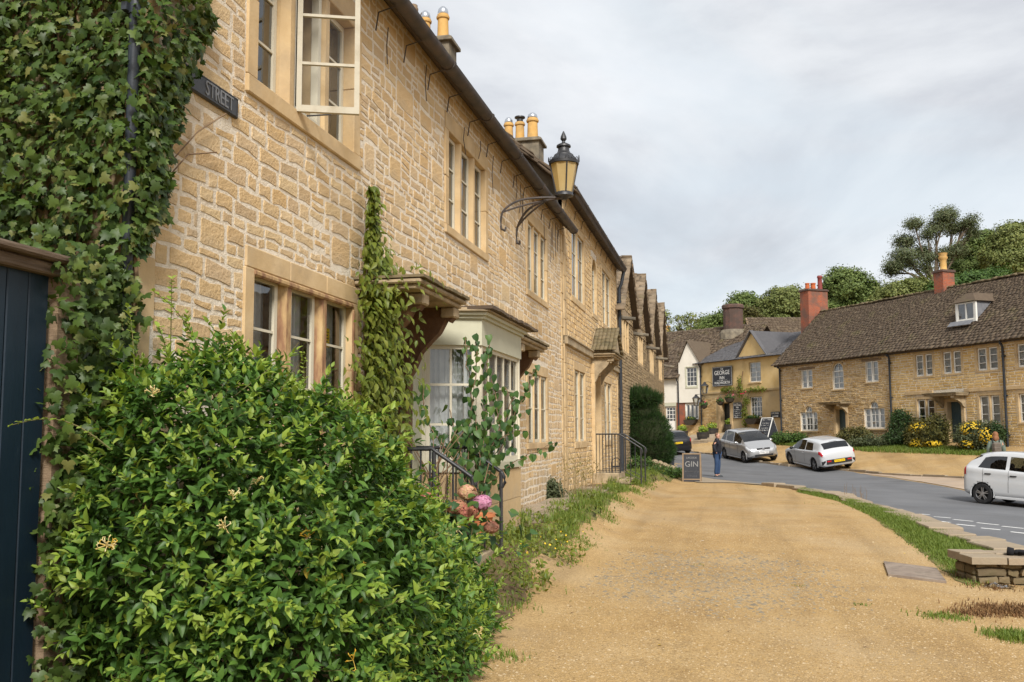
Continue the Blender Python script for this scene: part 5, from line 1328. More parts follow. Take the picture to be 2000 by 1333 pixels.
def basket(c, label, r_=.26, fl='flower_red', cat='hanging basket', name='hanging_basket', grp='hanging baskets on the inn'):
    b_ = thing(name, label, cat, tuple(c), IN.a, grp)
    q = MB(); q.lathe([(.05, -r_), (r_ * .75, -r_ * .7), (r_, 0)], (0, 0, 0), 12); q.build('basket', MT['basket'], b_)
    leaf_puff('foliage', (0, 0, .08), (r_ * 1.15, r_ * 1.15, .2), 260, .07, MT['leaf_heart'], b_)
    leaf_puff('flowers', (0, 0, .12), (r_ * 1.15, r_ * 1.15, .2), 26, .05, MT[fl], b_)
    q = MB()
    for k in range(3):
        a = 2 * PI * k / 3; q.tube([(r_ * math.cos(a), r_ * math.sin(a), 0), (0, 0, .5)], .006, 3)
    q.tube([(0, 0, .5), (0, .5, .52)], .012, 4); q.build('chain', MT['iron'], b_)
basket(IN.w(.95, -.55, 3.72), 'hanging basket between the lower lantern and the inn door')
basket(IN.w(2.75, -.55, 3.9), 'hanging basket over the inn door')
basket(IN.w(3.75, -.55, 4.1), 'largest hanging basket above the menu board', .34)
def trough(fr_, x0, x1, z, label, dep=.25):
    c = fr_.w((x0 + x1) / 2, -dep, z); b_ = thing('window_basket', label, 'planter', tuple(c), fr_.a, 'planters under the inn windows')
    w = (x1 - x0) / 2; q = MB()
    q.prism([(-w, 0), (-w * .85, -.22), (-w * .5, -.38), (w * .5, -.38), (w * .85, -.22), (w, 0)], lambda x, zz: (x, -.22, zz), lambda x, zz: (x, .22, zz)); q.build('trough', MT['basket'], b_)
    leaf_puff('foliage', (0, 0, .08), (w, .25, .16), 320, .07, MT['leaf_heart'], b_); leaf_puff('flowers', (0, 0, .14), (w, .25, .14), 24, .05, MT['flower_yellow'], b_)
trough(IN, 5.1, 6.3, 2.7, 'basket planter under the many-paned inn window')
# rose climbing the inn wall
ro = thing('climbing_rose', 'thin rose climbing the inn wall with red flowers', 'climber', tuple(IN.w(4.7, -.1, 1.6)), IN.a)
q = MB(); pts = [(0, 0, 0), (.1, -.02, 1.0), (-.15, -.02, 2.0), (-.5, 0, 2.6), (-.3, 0, 3.3), (-.05, 0, 4.3)]; q.tube(pts, .03, 5); q.tube([(-.15, -.02, 2.0), (.6, 0, 2.9), (2.2, 0, 3.0)], .02, 4); q.tube([(-.5, 0, 2.6), (-1.2, 0, 3.0), (-2.3, 0, 3.0)], .02, 4); q.build('stem', MT['stem'], ro)
for c_, r_, n_ in (((.1, -.1, 1.2), (.3, .15, 1.0), 330), ((-.3, -.1, 3.2), (.3, .15, .9), 300), ((-1.6, -.1, 3.1), (.8, .15, .25), 260), ((1.2, -.1, 3.0), (1.2, .12, .22), 220), ((.3, -.1, 2.3), (.35, .12, .4), 140)): leaf_puff('foliage', c_, r_, n_, .07, MT['leaf_climb'], ro)
leaf_puff('flowers', (-.6, -.2, 2.9), (1.2, .12, .5), 22, .08, MT['flower_red'], ro)
chimney_ = MB()

# ---- the white gabled wing left of the inn
WH = mkf(at(1296, 850, 70.5), at(1372, 850, 68.3))
wh = WH.root('white_house', 'white gabled house with brick pier, joined to the left of the inn', 'house', 0, 1.6)
Wd = dict(win=(2.12, 3.0, 5.14, 6.5), door=(.2, 1.06, 1.7, 3.72), w2=(1.99, 2.96, 2.8, 3.84))
wall(wh, -8, 1.5, 4.0, 5.9, [], MT['render_w'], y=.0); wall(wh, 1.5, 3.34, 4.0, 6.75, [Wd['win']], MT['render_w'], gable=[(1.5, 6.75), (3.34, 6.75), (2.3, 8.4)], y=-.12)
b = MB(); b.box(1.48, 1.5, -.12, 0, 4.0, 6.9); b.box(1.5, 3.34, -.12, .0, 3.97, 4.0); b.build('jetty_side', MT['render_w'], wh)
wall(wh, -8, 3.34, .9, 4.0, [Wd['door'], Wd['w2']], MT['mortar_grey'], name='lower_wall')
masonry(wh, WH, courses(1.9, 3.34, 1.4, 3.96, [ex(Wd['w2'], .1, .08, .1)], (.07, .11), (.16, .34), .02, rg, .006), .016, .02, MT['rubble'], rg, .006)
q = MB(); q.box(1.2, 1.88, -.04, .1, 1.3, 3.98); q.build('brick_pier', MT['brick'], wh)
q = MB(); q.box(-.3, .1, -.03, .1, 1.3, 3.98); q.box(.1, 1.16, -.03, .1, 3.74, 3.98); q.build('door_surround', MT['sage'], wh)
stone_window(wh, *Wd['win'], n=1, rows=4, cols=3, sur=.08, rec=-.06, smat=MT['sage'], pmat=MT['white_paint'], head=.08, proud=.14, sill=.16)
stone_window(wh, *Wd['w2'], n=3, rows=1, mull=.06, sur=.05, rec=.05, smat=MT['white_paint'], pmat=MT['white_paint'], head=.05, sill=.05)
b = MB(); d = Wd['door']; sash_ring(b, d[0], d[1], d[2] + .85, d[3], .1, .09, .05, 4, 3, .04); b.box(d[0], d[1], .1, .15, d[2], d[2] + .848); do = b.build('door', MT['white_paint'], wh, label='half glazed cream door')
panes(do, d[0] + .05, d[1] - .05, d[2] + .9, d[3] - .05, .125, 4, 3, MT['glass'])
roof_deck(wh, -8, 1.5, (-.25, 5.82), (5.0, 9.75), (10, 6), MT['slate_stone']); roof_deck(wh, 1.5, 6.0, (1.0, 6.8), (5.0, 9.75), (10, 6), MT['slate_stone'])
slates(wh, -8, 1.55, (-.3, 5.8), (5.0, 9.75), .24, .3, MT['slate_stone'], th=.03, jit=.03); slates(wh, 1.55, 6.0, (1.0, 6.75), (5.0, 9.75), .24, .3, MT['slate_stone'], th=.03, jit=.03)
for s_, xe, ze in ((-1, 1.36, 6.62), (1, 3.5, 6.62)):
    q = MB(); q.add([(xe, -.25, ze), (2.3, -.25, 8.5), (2.3, 3.2, 8.5), (xe, 1.2, ze)], [(0, 1, 2, 3)]); q.add([(xe, -.25, ze - .08), (2.3, -.25, 8.42), (2.3, -.25, 8.5), (xe, -.25, ze)], [(0, 1, 2, 3)]); q.build('gable_roof', MT['slate_stone'], wh)
gutter_run(wh, -8, 1.5, -.3, 5.8, .07, MT['iron'], 0); downpipe(wh, 1.38, -.08, 1.7, 5.4, .045, MT['pipe'], neck=(-.26, 5.75))
trough(WH, 2.0, 2.95, 2.72, 'basket planter under the window of the white house')
p = at(1433, 660, 71.5); big = thing('chimney_house', 'old house behind the inn with a huge round brick chimney', 'house', (p[0], p[1], 0), IN.a, zbase=2.0)
def P72(px, py, v): return at(px, py, v)
q = MB(); zb = at(1433, 645, 71.5)[2]; zt = at(1433, 596, 71.5)[2]
q.lathe([(.74, 0), (.74, zt - zb - .35), (.84, zt - zb - .28), (.84, zt - zb - .1), (.78, zt - zb)], (0, 0, zb), 12); ch = q.build('chimney', MT['brick_dark'], big)
q = MB(); q.lathe([(1.2, 0), (1.02, zb - 6.9 - .25), (.88, zb - 6.9), (.7, zb - 6.88)], (0, 0, 6.9), 14); q.build('chimney_base', MT['soot_stone'], ch)
e0, e1 = at(1464, 700, 76), at(1590, 700, 76); BH = mkf(e0, e1)
zr = at(1464, 629, 78)[2]
b = MB(); b.add([(0, -3.5, 2), (0, 3.5, 2), (0, 3.5, 7.0), (0, 0, zr), (0, -3.5, 7.0)], [(0, 1, 2, 3, 4)]); b.add([(0, -3.5, 2), (9, -3.5, 2), (9, -3.5, 7.0), (0, -3.5, 7.0)], [(0, 1, 2, 3)])
bh = BH.root('rear_house', 'stone tiled house roof showing behind the inn pediment', 'house', 0, 2.0)
b.build('wall', MT['soot_stone'], bh); roof_deck(bh, -.15, 9, (-3.7, 6.9), (0, zr), (3.7, 6.9), MT['slate_stone']); slates(bh, -.15, 9, (-3.7, 6.9), (0, zr + .02), .24, .3, MT['slate_stone'], th=.026, jit=.02)
q = MB(); q.bar((-.17, 0, zr + .05), (-.17, -3.8, 6.85), .16, .08); q.build('verge_board', MT['wood_grey'], bh)
p = at(1305, 650, 84); yc = thing('chimney_stack', 'small yellow chimney pot above the white house roof', 'chimney', (p[0], p[1], 7), 0); q = MB(); q.box(-.4, .4, -.4, .4, 0, p[2] - 7 - .1, .03); q.build('stack', MT['soot_stone'], yc); q = MB(); q.lathe(pot_profile(.7, .2), (0, 0, p[2] - 7 - .1), 10); q.build('chimney_pot', MT['clay'], yc)
# raised step in front of the inn
q = MB(); cs = [ground(px, py) for px, py in ((1322, 868), (1345, 868.5), (1375, 866), (1398, 861), (1420, 857))]
stp = strip('inn_step', [(p[0], p[1]) for p in cs], [(p[0] + .9, p[1] + 3.0) for p in cs], MT['flag'], .14, 24, 4)
for i, p in enumerate(resample([(c[0], c[1]) for c in cs], 9)[:-1]):
    c = p + np.array([.1, .25]); slab(c, np.array([.96, -.28]), .95, .5, .16, hgt(*c) + .02, stp, 'step_stone', MT['flag'])
# ------------------------------------------------------------------ plants
def leaf_shape(kind):
    """Unit leaf along +y, face towards +z; returns vertices and triangles."""
    if kind == 'ivy':
        h = [(.10, -.10), (.34, -.12), (.56, .16), (.34, .30), (.40, .58), (.17, .60)]
        out = [(0, .02)] + h + [(0, 1.0)] + [(-x, y) for x, y in h[::-1]]
        V = [(0, .34, .07)] + [(x, y, -.10 * abs(x) - .12 * max(0, y - .5)) for x, y in out]
        n = len(out); T = [(0, 1 + i, 1 + (i + 1) % n) for i in range(n)]
        T = [(a, c, b) for a, b, c in T]
        return np.array(V), np.array(T)[:, [0, 2, 1]]
    w = {'ovate': .24, 'lance': .17, 'heart': .42}[kind]
    st = [(0.0, 0), (.14, w * (.62 if kind != 'heart' else .92)), (.42, w), (.74, w * .58), (1.0, 0)]
    V = [(0, 0, 0)]; 
    for t, ww in st[1:4]:
        cz = -.22 * t * t
        V += [(-ww, t - (.1 if kind == 'heart' and t < .2 else 0), cz + ww * .38), (0, t, cz), (ww, t - (.1 if kind == 'heart' and t < .2 else 0), cz + ww * .38)]
    V.append((0, 1.0, -.24))
    T = [(0, 2, 1), (0, 3, 2)]
    for a in (1, 4): T += [(a, a + 1, a + 4), (a, a + 4, a + 3), (a + 1, a + 2, a + 5), (a + 1, a + 5, a + 4)]
    T += [(7, 8, 10), (8, 9, 10)]
    return np.array(V), np.array(T)
LS = {k: leaf_shape(k) for k in ('ivy', 'ovate', 'lance', 'heart')}
def nrm(a): return a / (np.linalg.norm(a, axis=-1, keepdims=True) + 1e-9)
def plant(name, label, cat, base, group=None):
    o = thing(name, label, cat, tuple(map(float, base)), 0, group); PINV[o.name] = Matrix.Translation([-float(c) for c in base]); return o
def leaves(parent, P, D, N, S, kind, mats, mi=None, nobj=0, name='leaf', mass='foliage', vis=None):
    """Leaves at P growing along D with faces towards N. The nobj that show largest are single parts, the rest one mass."""
    V0, T0 = LS[kind]
    D = nrm(D); X = nrm(np.cross(D, N)); N = np.cross(X, D)
    mats = mats if isinstance(mats, list) else [mats]
    mi = np.zeros(len(P), int) if mi is None else mi
    pick = np.zeros(len(P), bool)
    if nobj:
        d = P - EYE; z = d @ FWD; px = CX + FPX * (d @ CAM_R) / np.maximum(z, .1); py = CY - FPX * (d @ CAM_U) / np.maximum(z, .1)
        face = np.abs((N * nrm(d)).sum(1))
        sc = np.where((z > .5) & (px > 5) & (px < 1995) & (py > 5) & (py < 1328), S ** 2 / np.maximum(z, .1) ** 2 * (.35 + face), 0)
        if vis is not None: sc = sc * vis
        pick[np.argsort(-sc)[:nobj]] = True
        me = {}
        for i in np.nonzero(pick)[0]:
            k = int(mi[i])
            if k not in me:
                me[k] = bpy.data.meshes.new(name); me[k].from_pydata([tuple(v) for v in V0], [], [tuple(int(q) for q in t) for t in T0]); me[k].materials.append(mats[k]); me[k].polygons.foreach_set('use_smooth', [True] * len(T0))
            o = link(name, me[k], parent); M4 = Matrix.Identity(4)
            for r_ in range(3): M4[r_][0], M4[r_][1], M4[r_][2], M4[r_][3] = X[i, r_] * S[i], D[i, r_] * S[i], N[i, r_] * S[i], P[i, r_]
            o.matrix_basis = M4
    k = ~pick; P, D, X, N, S, mi = P[k], D[k], X[k], N[k], S[k], mi[k]
    V = P[:, None] + S[:, None, None] * (V0[None, :, 0:1] * X[:, None] + V0[None, :, 1:2] * D[:, None] + V0[None, :, 2:3] * N[:, None])
    T = (np.arange(len(P))[:, None, None] * len(V0) + T0[None]).reshape(-1, 3)
    return link(mass, np_mesh(mass, V.reshape(-1, 3), T, mats, np.repeat(mi, len(T0)), smooth=True), parent, kind='stuff')

# ---- ivy on the gable end and round the corner of the near cottage
iv = plant('ivy', 'dense ivy covering the cottage gable end beside the drainpipe', 'ivy', (-4.2, 5.1, 0))
bd = [FL.pix(a, b)[::-1] for a, b in ((385, -120), (395, 0), (420, 60), (392, 100), (392, 130), (362, 180), (352, 235), (332, 290), (326, 370), (318, 430), (285, 470), (268, 500))]
bz, by_ = np.array(bd)[::-1].T
n = 3600
z = nr.uniform(1.9, 6.9, n); ym = np.interp(z, bz, by_); Y = 5.18 + (ym - 5.18) * nr.random(n) ** .8 + nr.normal(0, .04, n)
ok = (ym > 5.25)
F1 = np.column_stack([np.full(n, -3.56) + nr.uniform(0, .16, n) * np.clip((ym + .15 - Y) / .5, .1, 1), Y, z])[ok]
n = 19000
X = nr.uniform(-7.2, -3.5, n); z = nr.uniform(.2, 7.0, n)
F2 = np.column_stack([X, 5.16 - nr.random(n) ** 1.3 * (.17 + .10 * np.sin(X * 3 + z * 2.3)) - .02, z])
F1[:, 1] -= .10
kp = nr.random(n) > np.clip(np.sin(X * 2.1 + 1.0) * np.sin(z * 1.9 + X) * 1.6 - 1.25, 0, .6)
F2 = F2[kp]
# hanging over the gate post
n = 2200
F3 = np.column_stack([nr.uniform(-3.85, -3.45, n), nr.uniform(4.45, 5.15, n), nr.uniform(.2, 2.75, n)])
F2c = np.column_stack([nr.uniform(-7.2, -3.5, 7000), 5.16 - nr.random(7000) * .2, nr.uniform(.2, 7.0, 7000)]); F2 = np.concatenate([F2, F2c])
F2b = np.column_stack([nr.uniform(-7.2, -3.55, 9000), nr.uniform(5.13, 5.185, 9000), nr.uniform(.2, 7.0, 9000)]); F2 = np.concatenate([F2, F2b])
P = np.concatenate([F1, F2, F3]); n = len(P)
out = np.concatenate([np.tile([1, -.15, .25], (len(F1), 1)), np.tile([.1, -1, .3], (len(F2), 1)), np.tile([.65, -.6, .3], (len(F3), 1))])
N = nrm(out + nr.normal(0, .42, (n, 3))); D = nrm(np.array([0, 0, -1.0]) + nr.normal(0, .6, (n, 3)) + out * .35)
S = nr.uniform(.034, .085, n)
depth_in = np.concatenate([np.ones(len(F1)), np.clip((5.16 - F2[:, 1]) / .17, 0, 1.3), np.ones(len(F3))])
leaves(iv, P, D, N, S, 'ivy', MT['leaf_ivy'], nobj=300, vis=depth_in)
q = MB()
for k in range(9):
    x = rnd.uniform(-5.4, -3.7); z = 0.0; pts = []
    while z < 6.5: pts.append((x, 5.165 - rnd.uniform(0, .02), z)); z += .5; x += rnd.uniform(-.12, .12)
    q.tube(pts, [.02 - .012 * i / len(pts) for i in range(len(pts))], 5)
for k in range(7):
    y0, z0 = rnd.uniform(5.6, 6.2), rnd.uniform(3.4, 6.3); q.tube([(-3.57, y0 - .5, z0 - .5), (-3.56, y0 - .2, z0 - .2), (-3.55, y0 + .15, z0 + rnd.uniform(-.1, .25))], .006, 4)
q.build('ivy_stem', MT['stem'], iv, kind='stuff')

# ---- honeysuckle bush in the foreground
BL = [((-3.0, 5.12, 1.05), (.70, .72, 1.08)), ((-2.72, 5.5, .70), (.92, .95, 1.18)), ((-2.74, 6.3, .42), (.92, .9, .98)), ((-2.8, 7.05, .24), (.84, .9, .78)), ((-2.72, 7.75, .1), (.72, .7, .62)), ((-2.6, 6.15, .05), (.92, 1.1, .62)), ((-2.62, 5.15, .3), (.68, .68, .8)), ((-3.15, 8.3, .25), (.42, .6, .65)), ((-2.6, 7.3, .0), (.72, .85, .5))]
def on_blobs(n, BL, shell=1.0, zmin=.02):
    ar = np.array([r_[0] * r_[1] + r_[1] * r_[2] + r_[0] * r_[2] for c, r_ in BL]); i = nr.choice(len(BL), n, p=ar / ar.sum())
    C = np.array([b[0] for b in BL])[i]; Rr = np.array([b[1] for b in BL])[i]
    d = nrm(nr.normal(size=(n, 3))); P = C + d * Rr * shell
    keep = P[:, 2] > zmin
    for c, r_ in BL: keep &= (((P - np.array(c)) / np.array(r_)) ** 2).sum(1) > (shell * .93) ** 2
    return P[keep], nrm(d / Rr)[keep]
hb = plant('honeysuckle_bush', 'large leafy honeysuckle bush with cream flowers in front of the cottage', 'bush', (-2.6, 6.2, 0))
Pl, Dl, Nl, Sl, Ml = [], [], [], [], []
P0, N0 = on_blobs(13000, BL)
ok = P0[:, 0] > -3.56; P0, N0 = P0[ok], N0[ok]
q = MB()
for p, n_ in zip(P0, N0):
    lump = .5 + .5 * math.sin(p[1] * 4.1 + p[2] * 3.0) * math.sin(p[0] * 5 + p[2] * 4.7 + 1) * math.sin(p[1] * 9 - p[2] * 7)
    if rnd.random() > .35 + .9 * lump: continue
    L = rnd.uniform(.09, .26) * (1.9 if rnd.random() < .10 else 1)
    d = nrm(n_ * .75 + np.array([0, 0, .55]) + nr.normal(0, .42, 3)); start = p + n_ * (.20 * (lump - .62) - .04)
    k = max(3, int(L / .034)); sd_ = nrm(np.cross(d, nr.normal(size=3)))
    if rnd.random() < .22: q.tube([start, start + d * L], [.003, .0015], 3, cap=False)
    for j in range(k):
        t = (j + .6) / k; pp = start + d * L * t + np.array([0, 0, -.25]) * (L * t) ** 2; sd_ = np.cross(d, sd_); sd_ = sd_ / (np.linalg.norm(sd_) + 1e-9)
        for s_ in (-1, 1):
            tip = t > .62; ld = sd_ * s_ * (1.0 if not tip else .6) + d * (.45 + .6 * t) + nr.normal(0, .12, 3)
            Pl.append(pp); Dl.append(ld); Nl.append(np.array([0, 0, .9]) + n_ * .6 + nr.normal(0, .28, 3)); Sl.append(rnd.uniform(.042, .098) * (1.0 - .45 * max(0, t - .6) / .4)); Ml.append(1 if tip and rnd.random() < .8 else 0)
# older leaves in the body of the bush
_a, _b = on_blobs(17000, BL, .84), on_blobs(15000, BL, .64); Pi, Ni = np.concatenate([_a[0], _b[0]]), np.concatenate([_a[1], _b[1]])
for p, n_ in zip(Pi, Ni):
    Pl.append(p + nr.normal(0, .05, 3)); Dl.append(n_ * .5 + nr.normal(0, .7, 3)); Nl.append(n_ * .7 + nr.normal(0, .5, 3) + np.array([0, 0, .4])); Sl.append(rnd.uniform(.05, .09)); Ml.append(2 if rnd.random() < .005 else 0)
Pl, Dl, Nl, Sl, Ml = map(np.array, (Pl, Dl, Nl, Sl, Ml))
leaves(hb, Pl, Dl, Nl, Sl, 'ovate', [MT['leaf_bush'], MT['leaf_bushtip'], MT['leaf_yellow']], Ml, nobj=300)
# long sprays reaching out of the top
for (px_, py_, v) in ((335, 545, 5.6), (300, 570, 5.5), (400, 625, 6.0), (310, 640, 5.3), (250, 600, 5.2), (25, 830, 4.5), (560, 720, 6.9), (590, 690, 7.2), (690, 800, 8.1), (840, 905, 8.6), (880, 930, 8.7), (1000, 1075, 8.9), (1020, 1060, 9.0), (460, 660, 6.3)):
    e = at(px_, py_, v); b0 = e + np.array([rnd.uniform(-.1, .25), rnd.uniform(-.1, .3), -.45]); b0 = b0 if px_ > 100 else e + np.array([.35, .25, -.12])
    pts = [b0 + (e - b0) * t + np.array([0, 0, .08 * math.sin(PI * t)]) for t in np.linspace(0, 1, 7)]; q.tube(pts, [.004 - .0004 * i for i in range(7)], 4)
    PP, DD, NN = [], [], []
    for t in np.linspace(.15, 1, 11):
        c = b0 + (e - b0) * t + np.array([0, 0, .08 * math.sin(PI * t)]); d = nrm(e - b0); s0 = nrm(np.cross(d, [.3, .2, 1]))
        for s_ in (-1, 1): PP.append(c); DD.append(s0 * s_ + d * .6 + nr.normal(0, .15, 3)); NN.append(np.array([.2, -.4, .8]) + nr.normal(0, .25, 3))
    leaves(hb, np.array(PP), np.array(DD), np.array(NN), nr.uniform(.035, .06, len(PP)), 'ovate', MT['leaf_bushtip'], mass='spray')
q.build('twigs', MT['stem_green'], hb, kind='stuff')
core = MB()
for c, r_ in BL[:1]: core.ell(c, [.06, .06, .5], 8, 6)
core.build('inner_twigs', matx('dark_inner_twigs', [(.012, .018, .006), (.03, .035, .012)], 30, 6, .95, 1.0, 60), hb, kind='stuff')  # solid dark core, shade between the leaves put into its colour
MT['petal_cream'] = matx('cream_petals', [(.66, .55, .22), (.75, .70, .50)], 5, 3, .6, isl=[(.75, .70, .5), (.68, .52, .16), (.74, .68, .40)], islf=.8, transl=.25)
MT['petal_gold'] = matx('golden_petals', [(.68, .42, .03)], 5, 3, .6, isl=[(.68, .40, .03), (.62, .46, .1)], islf=.8, transl=.25)
def honeysuckle(px_, py_, v, mat, n=9, s=.035):
    c = at(px_, py_, v); b = MB()
    for k in range(n):
        d = nrm(np.array([.25, -.5, .5]) + nr.normal(0, .55, 3)); L = s * rnd.uniform(.7, 1.3); e = c + d * L; side = nrm(np.cross(d, nr.normal(size=3)))
        b.tube([c, c + d * L * .7, e], [.0012, .002, .0028], 4, cap=False)
        b.tube([e, e + d * .008 + side * .009, e + side * .018], [.0028, .0026, .0008], 4, cap=False); b.tube([e, e + d * .010 - side * .005], [.0022, .0006], 4, cap=False)
    b.build('flower', mat, hb)
for a in ((895, 1035, 7.3), (872, 1045, 7.2), (455, 970, 5.0), (440, 1030, 4.9), (300, 770, 4.75), (430, 775, 5.4), (545, 775, 6.0), (935, 1240, 6.1), (560, 765, 6.1), (750, 880, 7.6), (500, 945, 5.2), (210, 1065, 4.3), (790, 925, 7.5)): honeysuckle(*a, MT['petal_cream'])
for a in ((600, 1050, 5.3), (540, 760, 6.2), (595, 1040, 5.35), (215, 1070, 4.35), (690, 1290, 5.2), (530, 770, 6.1)): honeysuckle(*a, MT['petal_gold'], 5, .045)

# ---- climber beside the blue door
cl = plant('wall_climber', 'tall bright green climber on the wall left of the blue door', 'climber', (-3.4, 9.0, .3))
prof = [(4.2, 8.98, .05), (3.8, 8.98, .10), (3.45, 9.0, .24), (3.1, 8.95, .42), (2.7, 9.05, .40), (2.3, 9.0, .44), (1.9, 9.05, .46), (1.5, 9.0, .36), (.9, 9.0, .2)]
pz, pc, pw = np.array(prof)[::-1].T
n = 3600; z = nr.uniform(1.25, 4.2, n); wv_ = np.interp(z, pz, pw); kp = nr.random(n) < .25 + wv_ / .55; z = z[kp]; wv_ = wv_[kp]; n = len(z)
Y = np.interp(z, pz, pc) + nr.normal(0, .5, n) * wv_; P = np.column_stack([-3.52 + np.abs(nr.normal(0, .16, n)) * np.clip(wv_ / .35, .3, 1.2), Y, z])
leaves(cl, P, np.array([.45, -.25, -.75]) + nr.normal(0, .4, (n, 3)), np.array([.9, -.45, .55]) + nr.normal(0, .35, (n, 3)), nr.uniform(.06, .115, n), 'ovate', MT['leaf_climb'], nobj=300)
# the shoots that run along the door hood
n = 90; P = np.column_stack([nr.uniform(-3.4, -2.85, n), nr.uniform(8.75, 9.5, n), 3.2 + nr.normal(0, .09, n)])
leaves(cl, P, np.array([.4, .1, -.4]) + nr.normal(0, .5, (n, 3)), np.array([.5, -.5, .7]) + nr.normal(0, .3, (n, 3)), nr.uniform(.06, .1, n), 'lance', MT['leaf_climb'], mass='shoots')
q = MB()
for k in range(5):
    y = 8.9 + .07 * k; q.tube([(-3.5, y, .3), (-3.5, y + rnd.uniform(-.1, .1), 1.4), (-3.53, 9.0 + rnd.uniform(-.1, .1), 2.6), (-3.55, 8.98 + rnd.uniform(-.04, .04), rnd.uniform(3.4, 4.2))], [.018, .014, .009, .004], 5)
for k in range(16): q.tube([(-3.15 + rnd.uniform(-.2, .2), 9.35 + rnd.uniform(-.2, .2), .5), (-3.1 + rnd.uniform(-.2, .2), 9.5 + rnd.uniform(-.2, .3), 1.0), (-3.0 + rnd.uniform(-.3, .3), 9.6 + rnd.uniform(-.3, .5), rnd.uniform(1.3, 1.75))], [.012, .009, .004], 5)
q.build('stem', MT['stem'], cl, kind='stuff')

# ---- twining climber in front of the bay window
bc = plant('bay_climber', 'twining climber with heart shaped leaves growing up the bay window', 'climber', at(930, 990, 10.9))
q = MB(); PP, DD, NN, SS = [], [], [], []
paths = [([(930, 990), (938, 900), (930, 830), (918, 760), (912, 700), (908, 660)], 10.75, 15), ([(930, 990), (915, 900), (918, 830), (926, 760), (932, 700), (928, 652)], 10.7, 17), ([(935, 990), (940, 900), (948, 820), (951, 760), (952, 700), (955, 662)], 10.8, 20), ([(940, 990), (960, 920), (985, 860), (1008, 805), (1030, 760), (1046, 718)], 11.6, 16), ([(945, 985), (965, 935), (1000, 905), (1040, 885), (1085, 862)], 11.6, 12),
         ([(925, 990), (890, 900), (850, 850), (826, 800), (825, 750)], 10.4, 12), ([(935, 990), (960, 880), (985, 830), (1000, 780), (985, 755)], 11.3, 14), ([(935, 990), (950, 900), (975, 840), (970, 790), (960, 740)], 11.1, 16), ([(930, 990), (900, 880), (885, 840), (880, 800)], 10.6, 12), ([(930, 990), (930, 900), (955, 870), (990, 850), (1020, 840)], 11.2, 14)]
for pp, v, nl in paths:
    W3 = resample([at(a, b, v) for a, b in pp], nl * 2); q.tube([p + nr.normal(0, .008, 3) for p in W3], .006, 4)
    for p in W3[4:]:
        for k in range(2):
            if rnd.random() < .66: PP.append(p + nr.normal(0, .03, 3)); DD.append(np.array([rnd.uniform(-.5, .6), rnd.uniform(-.5, .3), -.9])); NN.append(np.array([.55, -.75, .35]) + nr.normal(0, .35, 3)); SS.append(rnd.uniform(.055, .105) * (.65 if p is W3[-1] else 1))
for k in range(95):
    p = at(rnd.gauss(925, 38), rnd.gauss(850, 30), rnd.uniform(10.5, 11.3)); PP.append(p); DD.append(np.array([rnd.uniform(-.6, .6), rnd.uniform(-.5, .3), -.8])); NN.append(np.array([.5, -.75, .4]) + nr.normal(0, .4, 3)); SS.append(rnd.uniform(.06, .115))
leaves(bc, np.array(PP), np.array(DD), np.array(NN), np.array(SS), 'heart', MT['leaf_heart'], nobj=300)
q.tube([at(932, 1000, 10.6), at(955, 905, 10.7)], .006, 5); q.build('stem', MT['stem'], bc, kind='stuff')

# ---- hydrangea beside the railings
hy = plant('hydrangea', 'hydrangea with pink and cream flower heads beside the iron handrail', 'hydrangea', at(895, 1040, 9.0))
for px_, py_, v, r_, cols in ((913, 962, 9.1, .09, [(.62, .42, .25), (.62, .30, .24), (.55, .45, .22)]), (893, 993, 8.95, .10, [(.40, .15, .10), (.46, .22, .14), (.40, .27, .13)]), (870, 998, 8.9, .09, [(.45, .13, .11), (.42, .25, .12)]), (915, 1000, 8.9, .09, [(.50, .15, .14), (.46, .24, .12)]), (942, 982, 9.0, .09, [(.52, .20, .34), (.58, .30, .42)]), (835, 975, 8.7, .07, [(.5, .14, .14), (.5, .2, .16)]), (960, 1030, 8.9, .07, [(.45, .16, .12), (.5, .3, .2)])):
    c = at(px_, py_, v); n = 480; d = nrm(nr.normal(size=(n, 3))); P = c + d * r_ * nr.uniform(.86, 1.02, (n, 1)) * np.array([1, 1, .8])
    t1 = nrm(np.cross(d, nr.normal(size=(n, 3)))); t2 = np.cross(d, t1); s = .015
    V = np.stack([P - t1 * s, P + t2 * s, P + t1 * s, P - t2 * s], 1) + d[:, None] * nr.uniform(-.006, .006, (n, 4, 1))
    link('flower_head', np_mesh('flower_head', V.reshape(-1, 3), np.arange(4 * n).reshape(-1, 4), matx('hydrangea_petals', [cols[0], cols[-1]], 4, 3, .7, isl=cols, islf=.85, transl=.2)), hy)
n = 150; P = at(895, 1030, 9.0) + nr.normal(0, 1, (n, 3)) * np.array([.26, .26, .14])
leaves(hy, P, nr.normal(0, .7, (n, 3)) + np.array([.2, -.3, .1]), np.array([.3, -.5, .9]) + nr.normal(0, .3, (n, 3)), nr.uniform(.07, .13, n), 'heart', MT['leaf_heart'], nobj=60)
q = MB(); c = at(890, 1060, 9.0)
for k in range(6): q.tube([(c[0], c[1], .1), tuple(at(870 + 12 * k, 1000, 9.0))], .006, 4)
q.build('stem', MT['stem_green'], hy, kind='stuff')

